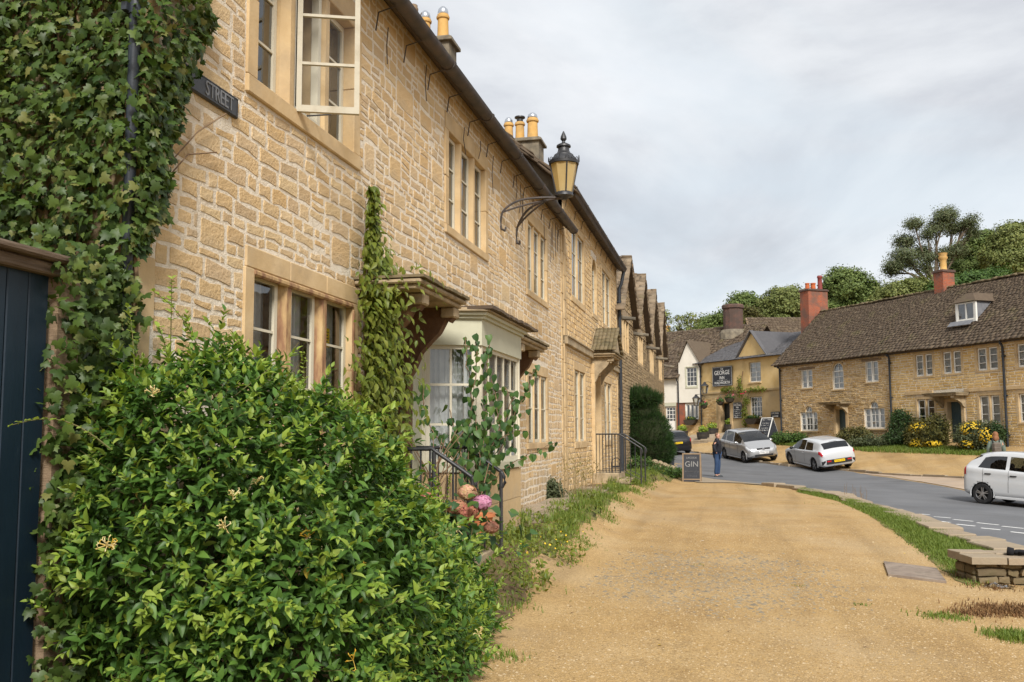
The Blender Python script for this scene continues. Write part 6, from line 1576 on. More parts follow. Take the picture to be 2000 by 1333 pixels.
# ---- weeds and flowers on the verges
wd = plant('verge_weeds', 'broad leaved weeds and small yellow flowers below the bay window', 'weeds', (-2.3, 11.5, 0.2)); wd['kind'] = 'stuff'
n = 1700; t = nr.random(n); P = np.column_stack([nr.uniform(-2.8, -1.9, n), nr.uniform(8.6, 13.5, n), np.zeros(n)])
kp = (np.sin(P[:, 1] * 2.7) * np.sin(P[:, 0] * 6 + 1) > -.35) & (P[:, 0] < -1.5 - (P[:, 1] - 8.6) * .05); P = P[kp]; n = len(P); P[:, 2] = hgt_np(P[:, :2]) + nr.random(n) ** 1.5 * .24
leaves(wd, P, nr.normal(0, .6, (n, 3)) + np.array([.2, -.3, .35]), np.array([.2, -.3, 1.0]) + nr.normal(0, .35, (n, 3)), nr.uniform(.04, .085, n), 'ovate', MT['leaf_climb'], mass='weed_leaves')
n = 1500; P = np.column_stack([nr.uniform(-3.0, -2.05, n), nr.uniform(13, 34, n), np.zeros(n)]); kp = np.sin(P[:, 1] * 1.9) * np.sin(P[:, 0] * 5) > .1; P = P[kp]; n = len(P); P[:, 2] = hgt_np(P[:, :2]) + nr.random(n) * .2
leaves(wd, P, nr.normal(0, .6, (n, 3)) + np.array([.2, -.3, .4]), np.array([.2, -.3, 1.0]) + nr.normal(0, .35, (n, 3)), nr.uniform(.04, .09, n), 'ovate', MT['leaf_climb'], mass='weed_leaves')
P = np.column_stack([nr.uniform(-2.4, -1.9, 16), nr.uniform(10.5, 13, 16), nr.uniform(.28, .42, 16)]); leaves(wd, P, nr.normal(0, .6, (16, 3)) + np.array([0, 0, 1]), np.array([.4, -.6, .6]) + nr.normal(0, .3, (16, 3)), nr.uniform(.018, .028, 16), 'heart', MT['flower_yellow'], mass='yellow_flowers')
# dry stalks by the footpath, a small grey-green shrub at the wall foot
ds = plant('dry_stalks', 'tall dry stalks beside the footpath below the pedimented cottage', 'plant', ground(1130, 965)); q = MB()
c = ground(1130, 968)
for k in range(46):
    x, y = c[0] + rnd.gauss(0, .28), c[1] + rnd.gauss(0, .9); z = hgt(x, y); h = rnd.uniform(.5, 1.15); q.tube([(x, y, z), (x + rnd.gauss(0, .05), y + rnd.gauss(0, .06), z + h * .6), (x + rnd.gauss(0, .12), y + rnd.gauss(0, .12), z + h)], [.005, .004, .002], 4)
q.build('stalk', matx('dry_stalk', [(.22, .16, .08), (.33, .25, .13)], 4, 4, .9), ds, kind='stuff')
leaf_puff('seed_heads', tuple(c + np.array([0, 0, .55])), (.45, 1.2, .4), 260, .03, MT['leaf_dry_'] if 'leaf_dry_' in MT else MT['leaf_dry'], ds, kind='stuff')
def shrub(name, label, cat, blobs, n, per, cs, leaf, mat, group=None, flowers=None, base=None):
    """blobs: (px, py, v, rx, ry, rz) measured on the photo; each is a rounded mass of leaf clumps."""
    BB = [(at(b[0], b[1], b[2]), b[3:6]) for b in blobs]; c0 = BB[0][0]; zb = hgt(c0[0], c0[1])
    o = plant(name, label, cat, (c0[0], c0[1], zb), group)
    P, Nn = on_blobs(n, BB, 1.0, -5); ctr = P - Nn * np.abs(nr.normal(0, cs * .8, (len(P), 1)))
    Q = np.repeat(ctr, per, 0) + nr.normal(0, cs, (len(ctr) * per, 3)); Q = Q[Q[:, 2] > hgt(c0[0], c0[1]) - .3]
    NN = np.repeat(Nn, per, 0)[:len(Q)] + nr.normal(0, .7, (len(Q), 3)) + np.array([0, 0, .5]); m_ = len(Q)
    A1 = nrm(np.cross(NN, nr.normal(size=(m_, 3)))); B1 = nrm(np.cross(NN, A1)); s = leaf * nr.uniform(.6, 1.3, (m_, 1))
    V = np.stack([Q - A1 * s, Q + B1 * s * .55, Q + A1 * s, Q - B1 * s * .55], 1).reshape(-1, 3)
    link('foliage', np_mesh('foliage', V, np.arange(4 * m_).reshape(-1, 4), mat), o)
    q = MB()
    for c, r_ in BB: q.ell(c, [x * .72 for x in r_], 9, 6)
    q.build('inner_twigs', bpy.data.materials['dark_inner_twigs'], o, kind='stuff')  # added dark fill, paints the shade seen between leaf clumps
    q = MB(); q.tube([(c0[0], c0[1], zb - .1), tuple(c0)], .05, 6); q.build('stem', MT['stem'], o)
    if flowers:
        fm, fn, fs, fb = flowers; FB = [(at(b[0], b[1], b[2]), b[3:6]) for b in fb]; P, Nn = on_blobs(fn, FB, 1.02, -5); m_ = len(P)
        A1 = nrm(np.cross(Nn, nr.normal(size=(m_, 3)))); B1 = np.cross(Nn, A1); s = fs * nr.uniform(.6, 1.4, (m_, 1))
        link('flowers', np_mesh('flowers', np.stack([P - A1 * s, P + B1 * s, P + A1 * s, P - B1 * s], 1).reshape(-1, 3), np.arange(4 * m_).reshape(-1, 4), fm), o)
    return o
lm = lambda nm, cs: matx(nm, [cs[0], cs[-1]], 2, 3, .6, isl=cs, islf=.85, transl=.2)
MT['l_grey'] = lm('grey_green_leaf', [(.05, .065, .028), (.085, .105, .05), (.12, .14, .07), (.065, .08, .035)])
MT['l_dark'] = lm('dark_green_leaf', [(.014, .032, .010), (.028, .06, .016), (.05, .09, .022), (.02, .045, .012)])
MT['l_mid'] = lm('mid_green_leaf', [(.035, .075, .016), (.06, .115, .022), (.09, .15, .03), (.045, .09, .02)])
MT['l_bronze'] = lm('bronze_green_leaf', [(.06, .055, .015), (.10, .09, .025), (.13, .13, .035)])
MT['l_pine'] = lm('grey_pine_leaf', [(.075, .10, .045), (.10, .13, .058), (.135, .165, .075), (.13, .125, .07)])
MT['l_tree'] = lm('tree_leaf', [(0.073, 0.112, 0.029), (0.104, 0.152, 0.039), (0.140, 0.189, 0.051), (0.183, 0.232, 0.067)])
MT['l_tree2'] = lm('olive_tree_leaf', [(0.098, 0.128, 0.037), (0.140, 0.171, 0.049), (0.183, 0.213, 0.063), (0.244, 0.262, 0.085)])
MT['l_yew'] = lm('yew_leaf', [(.010, .028, .008), (.018, .045, .012), (.03, .065, .015), (.05, .10, .02)])
shrub('lavender_shrub', 'small grey green shrub at the foot of the cottage wall', 'shrub', [(1072, 965, 19.6, .28, .3, .26)], 420, 8, .05, .03, MT['l_grey'])
# ---- clipped yew by the gabled house
yw = plant('yew_topiary', 'dark clipped yew with a flat tufted top in front of the gabled house', 'topiary', (*at(1265, 905, 36)[:2], .3))
yc_ = at(1265, 850, 36)
YB = [((yc_[0], yc_[1], 1.55), (.88, .88, 1.05)), ((yc_[0] + .1, yc_[1], 1.1), (.9, .9, .7)), ((yc_[0] - .12, yc_[1], 2.45), (.56, .56, .55)), ((yc_[0] - .15, yc_[1], 3.0), (.66, .6, .26)), ((yc_[0] - .3, yc_[1], 3.2), (.40, .4, .22))]
P, Nn = on_blobs(5200, YB, 1.0, .3)
per = 7; Q = np.repeat(P - Nn * .05, per, 0) + nr.normal(0, .045, (len(P) * per, 3)); Dn = nrm(np.repeat(Nn, per, 0) + nr.normal(0, .35, (len(Q), 3)) + np.array([0, 0, .55])); m_ = len(Q)
B1 = nrm(np.cross(Dn, nr.normal(size=(m_, 3)))); L = nr.uniform(.05, .13, (m_, 1)); L = np.where(Q[:, 2:3] > 2.8, L * 1.9, L)
V = np.stack([Q - B1 * .007, Q + B1 * .007, Q + Dn * L + B1 * .004, Q + Dn * L - B1 * .004], 1).reshape(-1, 3)
link('crown', np_mesh('crown', V, np.arange(4 * m_).reshape(-1, 4), MT['l_yew']), yw)
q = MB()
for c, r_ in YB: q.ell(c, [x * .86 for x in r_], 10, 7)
q.build('inner_twigs', bpy.data.materials['dark_inner_twigs'], yw, kind='stuff'); q = MB(); q.tube([(yc_[0], yc_[1], .1), (yc_[0], yc_[1], 1.0)], .12, 8); q.build('trunk', MT['stem'], yw)  # dark solid bodies stand in for the shade inside the crown
shrub('ground_shrub', 'low mixed shrub spreading under the clipped yew', 'shrub', [(1275, 925, 34.5, .7, .8, .32), (1300, 928, 35, .7, .8, .26), (1250, 915, 34.5, .5, .6, .4)], 900, 7, .07, .045, MT['l_mid'])
# ---- planting in front of the cottage row
rv = lambda px, off=1.0: 72036.0 / (px - 300) - off
g = 'shrubs in front of the cottage row'
shrub('low_hedge', 'low green hedge beside the black chalkboard at the end of the cottages', 'hedge', [(1525, 858, 57, .8, .6, .35), (1552, 857, 56, .7, .6, .32)], 500, 7, .09, .07, MT['l_mid'], g)
shrub('bronze_shrub', 'bronze green shrub right of the porch of the arched cottage', 'shrub', [(1663, 856, rv(1663, 1.2), .75, .7, .5), (1680, 850, rv(1680, 1.0), .6, .5, .45)], 520, 7, .09, .06, MT['l_bronze'], g)
shrub('grey_hedge', 'grey green mounded hedge below the right arched window', 'hedge', [(1680, 870, rv(1680, 2.2), .9, .8, .35), (1712, 868, rv(1712, 1.8), 1.0, .8, .42), (1738, 868, rv(1738, 1.6), .8, .7, .42)], 900, 7, .09, .06, MT['l_grey'], g)
shrub('dark_shrub', 'tall dark green shrub against the drainpipe between the cottages', 'shrub', [(1762, 838, rv(1762, .8), .6, .6, .8), (1760, 858, rv(1760, 1.2), .75, .7, .55), (1755, 818, rv(1755, .6), .35, .35, .45)], 760, 7, .10, .06, MT['l_dark'], g)
YF = MT['flower_yellow']
b1 = [(1800, 850, rv(1800, 1.2), .7, .7, .75), (1822, 855, rv(1822, 1.2), .75, .7, .7), (1832, 832, rv(1832, .8), .5, .5, .55)]
shrub('flowering_shrub', 'shrub with yellow flowers left of the teal door with the stone hood', 'shrub', b1, 900, 7, .10, .06, MT['l_bronze'], g, (YF, 1200, .034, [(1798, 838, rv(1798, 1.3), .55, .6, .35), (1796, 868, rv(1796, 1.6), .5, .5, .3), (1822, 868, rv(1822, 1.6), .4, .5, .2)]))
b2 = [(1900, 852, rv(1900, 1.1), .75, .7, .65), (1922, 852, rv(1922, 1.1), .6, .6, .65)]
shrub('flowering_shrub', 'shrub with yellow flowers right of the teal door with the stone hood', 'shrub', b2, 800, 7, .09, .055, MT['l_grey'], g, (YF, 1000, .034, [(1902, 840, rv(1902, 1.3), .6, .5, .4), (1893, 868, rv(1893, 1.5), .45, .4, .25), (1925, 852, rv(1925, 1.4), .35, .4, .4)]))
shrub('dark_shrub', 'small dark shrub behind the woman with the rucksack', 'shrub', [(1945, 848, rv(1945, .8), .4, .4, .5)], 320, 7, .08, .05, MT['l_dark'], g)
P, t = sample_strip([(p[0], p[1]) for p in g_((1490, 866), (1600, 876), (1700, 884), (1850, 888), (1960, 893))], [(p[0], p[1]) for p in [at(1490, 855, 58), at(1600, 860, 54), at(1700, 862, 50), at(1850, 868, 45.5), at(1960, 875, 42.5)]], 16000)
blades('forecourt_grass', P, nr.uniform(.08, .22, len(P)) * (1.1 - t * .4), MT['leaf_grass'], .014, .6, cat='grass', label='rough grass strip in front of the cottage row shrubs')

# ------------------------------------------------------------------ trees behind the houses
MT['bark'] = matx('tree_bark', [(.085, .065, .045), (.15, .115, .08)], 3, 7, .95, .6, 12)
def tree(name, label, v, blobs, nclump, per, cs, leaf, mat, group='trees behind the houses', trunk=None, limb=.12, zb=3.0, shell=(.55, 1.0), gapf=0.0):
    """blobs: (px, py, rx_px, ry_px, dv) crown masses at distance v + dv."""
    BB = []
    for b in blobs:
        vv = v + b[4]; c = at(b[0], b[1], vv); BB.append((c, (b[2] * vv / FPX, b[2] * vv / FPX, b[3] * vv / FPX)))
    bx = at(trunk[0] if trunk else np.mean([b[0] for b in blobs]), 850, v)
    o = plant(name, label, 'tree', (bx[0], bx[1], zb), group)
    ar = np.array([r_[0] * r_[2] for c, r_ in BB]); ii = nr.choice(len(BB), nclump, p=ar / ar.sum())
    C = np.array([b[0] for b in BB])[ii]; Rr = np.array([b[1] for b in BB])[ii]; d = nrm(nr.normal(size=(nclump, 3)) + np.array([0, 0, .25])); k = nr.uniform(shell[0], shell[1], (nclump, 1)) * (1 + .12 * np.sin(d[:, :1] * 7 + d[:, 2:3] * 5))
    ctr = C + d * Rr * k
    n = nclump * per; sp = cs * nr.uniform(.6, 1.4, (nclump, 1)); Q = np.repeat(ctr, per, 0) + nrm(nr.normal(size=(n, 3))) * nr.random((n, 1)) ** .45 * 1.35 * np.repeat(sp, per, 0) * np.array([1, 1, .62])
    NN = nrm(np.repeat(d, per, 0) * 1.2 + nr.normal(0, .55, (n, 3)) + np.array([0, 0, .5])); A1 = nrm(np.cross(NN, nr.normal(size=(n, 3)))); B1 = np.cross(NN, A1); s = leaf * nr.uniform(.55, 1.35, (n, 1))
    link('crown', np_mesh('crown', np.stack([Q - A1 * s, Q + B1 * s * .6, Q + A1 * s, Q - B1 * s * .6], 1).reshape(-1, 3), np.arange(4 * n).reshape(-1, 4), mat), o)
    q = MB(); zt = min(c[2] for c, _ in BB); lean = trunk[1] if trunk else 0
    fork = np.array([bx[0], bx[1], zb + (zt - zb) * .75 + lean])
    q.tube([(bx[0], bx[1], zb - 1), tuple((fork + np.array([bx[0], bx[1], zb])) / 2 + nr.normal(0, .1, 3)), tuple(fork)], [limb * 3.2, limb * 2.6, limb * 2], 9); q.build('trunk', MT['bark'], o)
    q = MB()
    for c, r_ in BB:
        m1 = fork + (c - fork) * .5 + nr.normal(0, .3, 3) - np.array([0, 0, .3]); q.tube([tuple(fork - np.array([0, 0, .3])), tuple(m1), tuple(c)], [limb * 1.5, limb, limb * .5], 6)
        for k in range(9):
            dd = nrm(nr.normal(size=3) + np.array([0, 0, .4])); e = c + dd * np.array(r_) * .9; s0 = m1 + (c - m1) * rnd.uniform(.2, 1); q.tube([tuple(s0), tuple((s0 + e) / 2 + nr.normal(0, .15, 3)), tuple(e)], [limb * .42, limb * .26, limb * .1], 4)
    q.build('limbs', MT['bark'], o)
    return o
tree('round_tree', 'rounded green tree above the inn chimney', 92, [(1452, 600, 30, 26, 0), (1435, 630, 40, 30, 1), (1470, 625, 34, 32, 2), (1395, 640, 34, 24, 1), (1370, 652, 26, 16, 2)], 480, 95, .60, .115, MT['l_tree'])
tree('bronze_tree', 'yellowish tree between the inn chimney and the rear roof', 86, [(1462, 628, 22, 28, 0), (1478, 640, 18, 22, 0)], 130, 80, .5, .11, MT['l_bronze'])
tree('broad_tree', 'broad olive green tree left of the twin red chimneys', 90, [(1535, 595, 46, 36, 0), (1500, 620, 38, 34, 1), (1560, 610, 36, 44, 1), (1515, 640, 50, 26, 0), (1585, 640, 40, 34, 1)], 620, 95, .60, .115, MT['l_tree2'])
tree('dense_tree', 'dense dark tree right of the twin red chimneys', 88, [(1650, 560, 44, 36, 0), (1625, 590, 34, 36, 1), (1690, 575, 26, 30, 0), (1675, 600, 44, 36, 1), (1630, 625, 40, 30, 0), (1718, 610, 30, 26, 0)], 680, 95, .60, .115, MT['l_tree'])
tree('small_tree', 'pale green tree left of the clay topped chimney', 84, [(1755, 575, 36, 26, 0), (1790, 570, 30, 26, 0), (1730, 590, 30, 22, 1), (1770, 595, 46, 24, 1)], 420, 90, .52, .11, MT['l_tree2'])
def pine():
    o = tree('tall_pine', 'tall open pine with bare forking trunks behind the clay topped chimney', 86, [(1845, 425, 26, 20, 0), (1828, 445, 20, 16, 0), (1862, 447, 18, 15, 1), (1785, 438, 18, 13, 0), (1768, 472, 20, 15, 1), (1765, 500, 28, 14, 0), (1748, 520, 20, 13, 0), (1738, 533, 12, 9, 1), (1800, 490, 18, 12, 1), (1895, 435, 14, 17, 0), (1880, 446, 14, 13, 1), (1900, 455, 12, 11, 0), (1812, 505, 12, 10, 0), (1850, 492, 14, 10, 0), (1870, 490, 14, 14, 0), (1812, 460, 15, 10, 0), (1805, 525, 10, 10, 0), (1840, 505, 12, 12, 0), (1780, 515, 15, 9, 0)], 1000, 42, .55, .07, MT['l_pine'], trunk=(1840, 2.2), limb=.085, shell=(.3, 1.0))
    return o
pine()
tree('leafy_tree', 'leafy green tree right of the tall pine', 90, [(1915, 480, 32, 26, 0), (1890, 510, 36, 34, 1), (1925, 520, 40, 34, 0), (1880, 540, 50, 26, 1)], 620, 95, .60, .115, MT['l_tree'])
tree('leafy_tree', 'bright green tree at the right edge above the cottage roof', 84, [(1975, 470, 36, 34, 0), (2010, 490, 40, 40, 1), (1955, 500, 36, 32, 1), (1985, 515, 50, 30, 0), (2060, 500, 50, 40, 1)], 700, 95, .60, .115, MT['l_tree2'])
tree('hedgerow_tree', 'low green tree row behind the ridge right of the chimney', 80, [(1860, 565, 40, 20, 0), (1900, 555, 40, 20, 0), (1940, 545, 36, 18, 0), (1830, 575, 24, 18, 0)], 360, 90, .52, .11, MT['l_mid'])
tree('sparse_tree', 'thin sparse tree top above the white house roof', 82, [(1325, 628, 26, 14, 0), (1352, 622, 20, 13, 0), (1340, 645, 40, 10, 0), (1298, 618, 10, 18, 0)], 95, 16, .3, .10, MT['l_tree2'], limb=.06)
# leaf litter and dark crumbs on the gravel, thicker beside the plants
n = 420; P = np.column_stack([nr.uniform(-2.2, 4, n), nr.uniform(5, 20, n), np.zeros(n)]); kp = (nr.random(n) < np.clip(.9 - (P[:, 0] + 2.0) * .45, .10, 1)) & (P[:, 0] < .28 * P[:, 1]); P = P[kp]; n = len(P); P[:, 2] = hgt_np(P[:, :2]) + .008
lf = plant('leaf_litter', 'scattered dead leaves and bits on the gravel beside the plants', 'leaf litter', (-1.5, 8, 0)); lf['kind'] = 'stuff'
leaves(lf, P, np.column_stack([nr.normal(0, 1, n), nr.normal(0, 1, n), nr.normal(0, .12, n)]), np.column_stack([nr.normal(0, .25, n), nr.normal(0, .25, n), np.ones(n)]), nr.uniform(.015, .045, n), 'ovate', [MT['brown_wood'], MT['leaf_yellow'], MT['leaf_dry']], nr.integers(0, 3, n), mass='dead_leaves')
# ------------------------------------------------------------------ street furniture on the left
# plank gate beside the ivy
gt = thing('plank_gate', 'dark blue plank gate with a weathered top rail left of the honeysuckle', 'gate', (-3.66, 3.4, 0))
MT['gate'] = matx('blue_black_gate_paint', [(.003, .011, .021), (.005, .016, .029), (.008, .020, .035)], 3, 7, .5, .2, 40, spec=.4, stretch=(1, 1, .3), stain=(.05, .07, .09), sscale=9, slo=.66, shi=.8, sfac=.5)
for k in range(16):
    y = -1.4 + k * .158; q = MB(); q.box(-.03, .01 + rnd.uniform(-.003, .003), y + .003, y + .155, .03, 2.56, .006); q.build('plank', MT['gate'], gt)
q = MB(); q.box(-.09, .12, -1.5, 1.2, 2.612, 2.655, .012); q.box(-.05, .07, -1.5, 1.2, 2.54, 2.61, .01); q.build('top_rail', matx('dark_weathered_wood', [(.075, .05, .032), (.14, .10, .07), (.19, .145, .105)], 6, 8, .95, .8, 22, stretch=(8, .6, 8)), gt)
q = MB(); q.box(-.12, .04, 1.16, 1.36, 0, 2.54, .01); q.build('gate_post', MT['wood_grey'], gt)
# street name plate
sg = thing('street_sign', 'cast black street name plate half hidden by the ivy', 'sign', (-3.585, 5.98, 4.135), R(90))
q = MB(); q.box(-.46, .43, -.014, .014, -.08, .08, .008); q.build('plate', MT['iron'], sg)
q = MB(); q.box(-.445, .415, -.018, -.0145, .064, .07); q.box(-.445, .415, -.018, -.0145, -.07, -.064); q.box(.409, .415, -.018, -.0145, -.064, .064); q.build('rim', MT['iron'], sg)
link('lettering', text_mesh('STREET', .155, matx('worn_raised_letters', [(.17, .175, .185)], rough=.5), .004), sg, loc=(.15, -.0165, -.004), rot=(R(90), 0, 0), scale=(.78, 1, 1))
# lantern on its wrought bracket
lt = thing('wall_lantern', 'black street lantern with amber glass on a curled iron wall bracket', 'lantern', (-2.62, 15.7, 5.75))
q = MB(); q.lathe([(.135, 0), (.235, .50)], (0, 0, 0), 8, R(22.5)); q.build('glass', matx('amber_old_glass', [(.62, .47, .22), (.70, .56, .30)], 3, 3, .25, transl=.45, spec=.5), lt)
q = MB()
for k in range(8):
    a = 2 * PI * k / 8 + R(22.5)
    if k % 2 == 0: q.bar((.137 * math.cos(a), .137 * math.sin(a), 0), (.239 * math.cos(a), .239 * math.sin(a), .5), .022)
q.lathe([(.13, -.05), (.16, -.045), (.15, 0), (.135, .02)], (0, 0, 0), 16); q.lathe([(.235, .50), (.26, .505), (.262, .55), (.24, .56)], (0, 0, 0), 16)
q.lathe([(.04, -.11), (.09, -.06), (.13, -.05)], (0, 0, 0), 12); q.build('lantern_frame', MT['iron'], lt, smooth=True, angle=35)
q = MB(); q.lathe([(.245, .55), (.235, .58), (.19, .63), (.17, .65), (.165, .67), (.12, .70), (.10, .74), (.095, .80), (.125, .81), (.12, .84), (.07, .87), (.03, .89), (.025, .91), (.055, .95), (.05, .99), (.03, 1.04), (.008, 1.09)], (0, 0, 0), 18); q.build('lantern_cap', MT['iron'], lt, smooth=True, angle=40)
q = MB()
for k in range(16):
    a = 2 * PI * k / 16; c = np.array([.262 * math.cos(a), .262 * math.sin(a), .55]); tdir = np.array([-math.sin(a), math.cos(a), 0]); h = .10 if k % 4 == 0 else .05
    q.tube([c - tdir * .035, c - tdir * .028 + np.array([0, 0, h * .7]), c + np.array([0, 0, h]), c + tdir * .028 + np.array([0, 0, h * .7]), c + tdir * .035], .006, 4)
q.build('cresting', MT['iron'], lt)
def curve_pts(P, n=14):
    P = np.asarray(P, float); d = np.r_[0, np.cumsum(np.linalg.norm(np.diff(P, axis=0), axis=1))]; out = []
    for t in np.linspace(0, d[-1], n):
        i = min(len(P) - 2, max(0, np.searchsorted(d, t, 'right') - 1)); u = (t - d[i]) / (d[i + 1] - d[i] + 1e-9)
        p0, p1, p2, p3 = P[max(i - 1, 0)], P[i], P[i + 1], P[min(i + 2, len(P) - 1)]
        out.append(.5 * ((2 * p1) + (-p0 + p2) * u + (2 * p0 - 5 * p1 + 4 * p2 - p3) * u * u + (-p0 + 3 * p1 - 3 * p2 + p3) * u ** 3))
    return out
q = MB()
for y0, sg_ in ((15.1 - 15.7, 1), (16.3 - 15.7, -1)):
    q.tube(curve_pts([(-.90, y0 + .06 * sg_, -.66), (-.90, y0 + .03 * sg_, -.715), (-.955, y0 - .0 * sg_, -.70), (-.97, y0, -.55), (-.92, y0 + .04 * sg_, -.36), (-.72, y0 + .24 * sg_, -.17), (-.42, y0 + .45 * sg_, -.085), (0, 0, -.07)], 24), .021, 6)
    q.tube(curve_pts([(-.94, y0 + .03 * sg_, -.40), (-.78, y0 + .2 * sg_, -.30), (-.55, y0 + .4 * sg_, -.19), (-.3, 0, -.1)], 12), .018, 6)
q.build('bracket', MT['cast'], lt)
# yellow notice in the lower window
nt_ = thing('window_notice', 'small yellow notice stuck inside the right light of the lower window', 'notice', (-3.6 - .075, 8.33, 2.58), R(90))
q = MB(); q.box(-.07, .07, -.001, .001, -.09, .09); q.build('sheet', matx('yellow_paper', [(.75, .52, .02)], rough=.7), nt_)
q = MB()
for k in range(4): q.box(-.05, .05 - .015 * (k % 2), -.0022, -.0012, .05 - k * .03, .058 - k * .03)
q.build('print', MT['board'], nt_)
# iron railings
def railing(name, label, posts, rails, grp=None, base=None):
    o = plant(name, label, 'railing', base, grp)
    for a, b, r_ in posts: q = MB(); q.tube([a, b], r_, 6); q.build('baluster', MT['iron'], o)
    for pts, r_ in rails: q = MB(); q.tube(curve_pts(pts, 26), r_, 8); q.build('handrail', MT['iron'], o, smooth=True)
    return o
def rail_pair(y, x0, xm, x1, zt, z0, zb, n, grp, label, top_r=.02):
    slope = [(x0, y, zt), (xm - .06, y, zt), (xm, y, zt - .015), (x1 - .05, y, zt - (x1 - xm) * .62), (x1 + .02, y, zt - (x1 - xm) * .62 - .06), (x1 + .045, y, zt - (x1 - xm) * .62 - .16), (x1 - .02, y, zt - (x1 - xm) * .62 - .23)]
    posts = [((x1, y, zb), (x1, y, zt - (x1 - xm) * .62 - .02), .022), ((xm, y, z0), (xm, y, zt - .03), .022)]
    for k in range(n):
        x = x0 + .06 + (xm - x0 - .1) * k / max(1, n - 1); posts.append(((x, y, z0), (x, y, zt - .01), .009))
    posts.append((((xm + x1) / 2, y, zb), ((xm + x1) / 2, y, zt - (x1 - xm) * .31 - .02), .011))
    return railing('handrail_railing', label, posts, [(slope, top_r), ([(x0, y, z0 + .06), (xm, y, z0 + .06), (x1, y, zb + .1)], .008)], grp, (x1, y, zb))
g = 'iron railings at the cottage steps'
rail_pair(9.25, -3.5, -2.9, -2.5, 1.52, .55, .25, 6, g, 'near iron handrail beside the blue door, behind the hydrangea')
rail_pair(10.48, -3.5, -2.88, -2.5, 1.52, .55, .32, 6, g, 'iron handrail in front of the sage bay window')
rail_pair(25.75, -3.55, -2.85, -2.3, 1.68, .64, .36, 8, g, 'near iron handrail on the steps of the pedimented door')
rail_pair(27.05, -3.55, -2.85, -2.3, 1.68, .64, .36, 8, g, 'far iron handrail on the steps of the pedimented door')
bs_ = plant('boot_scraper', 'curved iron boot scraper on the steps of the pedimented door', 'boot scraper', (-2.95, 26.0, .64)); q = MB(); q.tube(curve_pts([(-3.1, 25.9, .64), (-3.1, 25.9, .94), (-3.0, 26.05, 1.04), (-2.9, 26.2, .94), (-2.9, 26.2, .64)], 12), .012, 5); q.bar((-3.1, 25.9, .8), (-2.9, 26.2, .8), .02, .05); q.build('scraper', MT['iron'], bs_)
for (y0, y1, zt, ns, par) in ((9.2, 10.55, .55, 2, h1), (25.6, 27.2, .64, 2, h2)):
    for k in range(ns):
        q = MB(); y_ = -.72 - .28 * k; q.box(y0 - .05 * k, y1 + .05 * k, y_, -.02 if k == 0 else y_ + .279, .1, zt - .16 * k, .015); q.build('step', MT['ashlar_grey'], par)
# terracotta pot by the handrail
tp = plant('plant_pot', 'terracotta pot behind the hydrangea below the bay window', 'pot', at(938, 1040, 10.3)); c = at(938, 1040, 10.3)
q = MB(); q.lathe([(.10, 0), (.14, .16), (.165, .165), (.165, .2), (.14, .2), (.13, .17)], tuple(c), 16); q.build('pot', matx('terracotta', [(.42, .14, .055), (.5, .19, .08)], 5, 5, .85), tp, smooth=True, angle=40)

# ------------------------------------------------------------------ right foreground: low wall, slab and litter
wl0 = ground(1908, 1140); zb = wl0[2]; dirw = np.array([math.cos(R(4)), math.sin(R(4))]) ; WF = Frame((wl0[0], wl0[1]), YAW - R(4))
lw_ = WF.root('low_wall', 'low mossy stone wall end at the right beside the grass bank', 'wall', 0, zb - .05)
ht = .33
q = MB(); q.box(.02, 3.6, .04, .55, zb - .1, zb + ht - .06); q.build('wall_core', MT['dirt'], lw_)
rg = random.Random(3); MT['wall_moss'] = matx('mossy_wall_stone', [(.13, .10, .06), (.24, .185, .11)], 6, 8, .95, .9, 25, [(.11, .085, .05), (.20, .15, .085), (.29, .22, .13), (.15, .115, .06)], .6, (.065, .065, .025), 3, .5, .7, .6)
for a, b, c, d, wv in courses(0, 3.6, zb - .06, zb + ht - .07, [], (.045, .10), (.10, .30), .02, rg, .016):
    s_ = stone_shape((a, b, c, d, wv), .014, .06, rg, .014)
    if s_:
        vs, fs, cc = s_; me = bpy.data.meshes.new('stone'); me.from_pydata([(v[0] - cc[0], v[1], v[2] - cc[2]) for v in vs], [], fs); link('stone', me, lw_, MT['wall_moss'], loc=(cc[0], .02, cc[2]))
for z in (zb, zb + .12, zb + .24):   # the end face
    q = MB(); q.box(-.02 - rg.uniform(0, .03), .08, .04, .3, z - .03, z + .085, .02); q.build('stone', MT['wall_moss'], lw_); q = MB(); q.box(-.02 - rg.uniform(0, .03), .08, .31, .56, z - .03, z + .085, .02); q.build('stone', MT['wall_moss'], lw_)
x = -.1
while x < 3.5:
    L = rg.uniform(.35, .75)
    for yy, wd in ((.10, .36), (.46, .38)):
        c = WF.w(x + L / 2, yy + rg.uniform(-.03, .03), 0); d = WF.x[:2]; so = slab(c[:2], d, L - .02, wd, rg.uniform(.015, .04), zb + ht - .035 + rg.uniform(-.015, .012), lw_, 'capstone', MT['flag'], .07)
        so.matrix_parent_inverse = lw_.matrix_world.inverted() if False else (Matrix.Translation(lw_.location) @ Matrix.Rotation(WF.a, 4, 'Z')).inverted()
    x += L
Q = [gclump(WF.w(rnd.uniform(0, 2.6), rnd.uniform(-.12, .7), 0), 26, .06, .11) for _ in range(34)]
blades('wall_grass', np.concatenate([q_[0] for q_ in Q]), np.concatenate([q_[1] for q_ in Q]) + .0, MT['leaf_grass'], .005, .8, lift=0, cat='grass', label='grass growing along the foot of the low wall')
p4_ = [ground(*p) for p in ((1726, 1101), (1829, 1114), (1849, 1141), (1735, 1127))]; cs_ = np.mean(p4_, 0)
sl = thing('stone_slab', 'grey flat slab lying in the gravel near the low wall', 'slab', tuple(cs_))
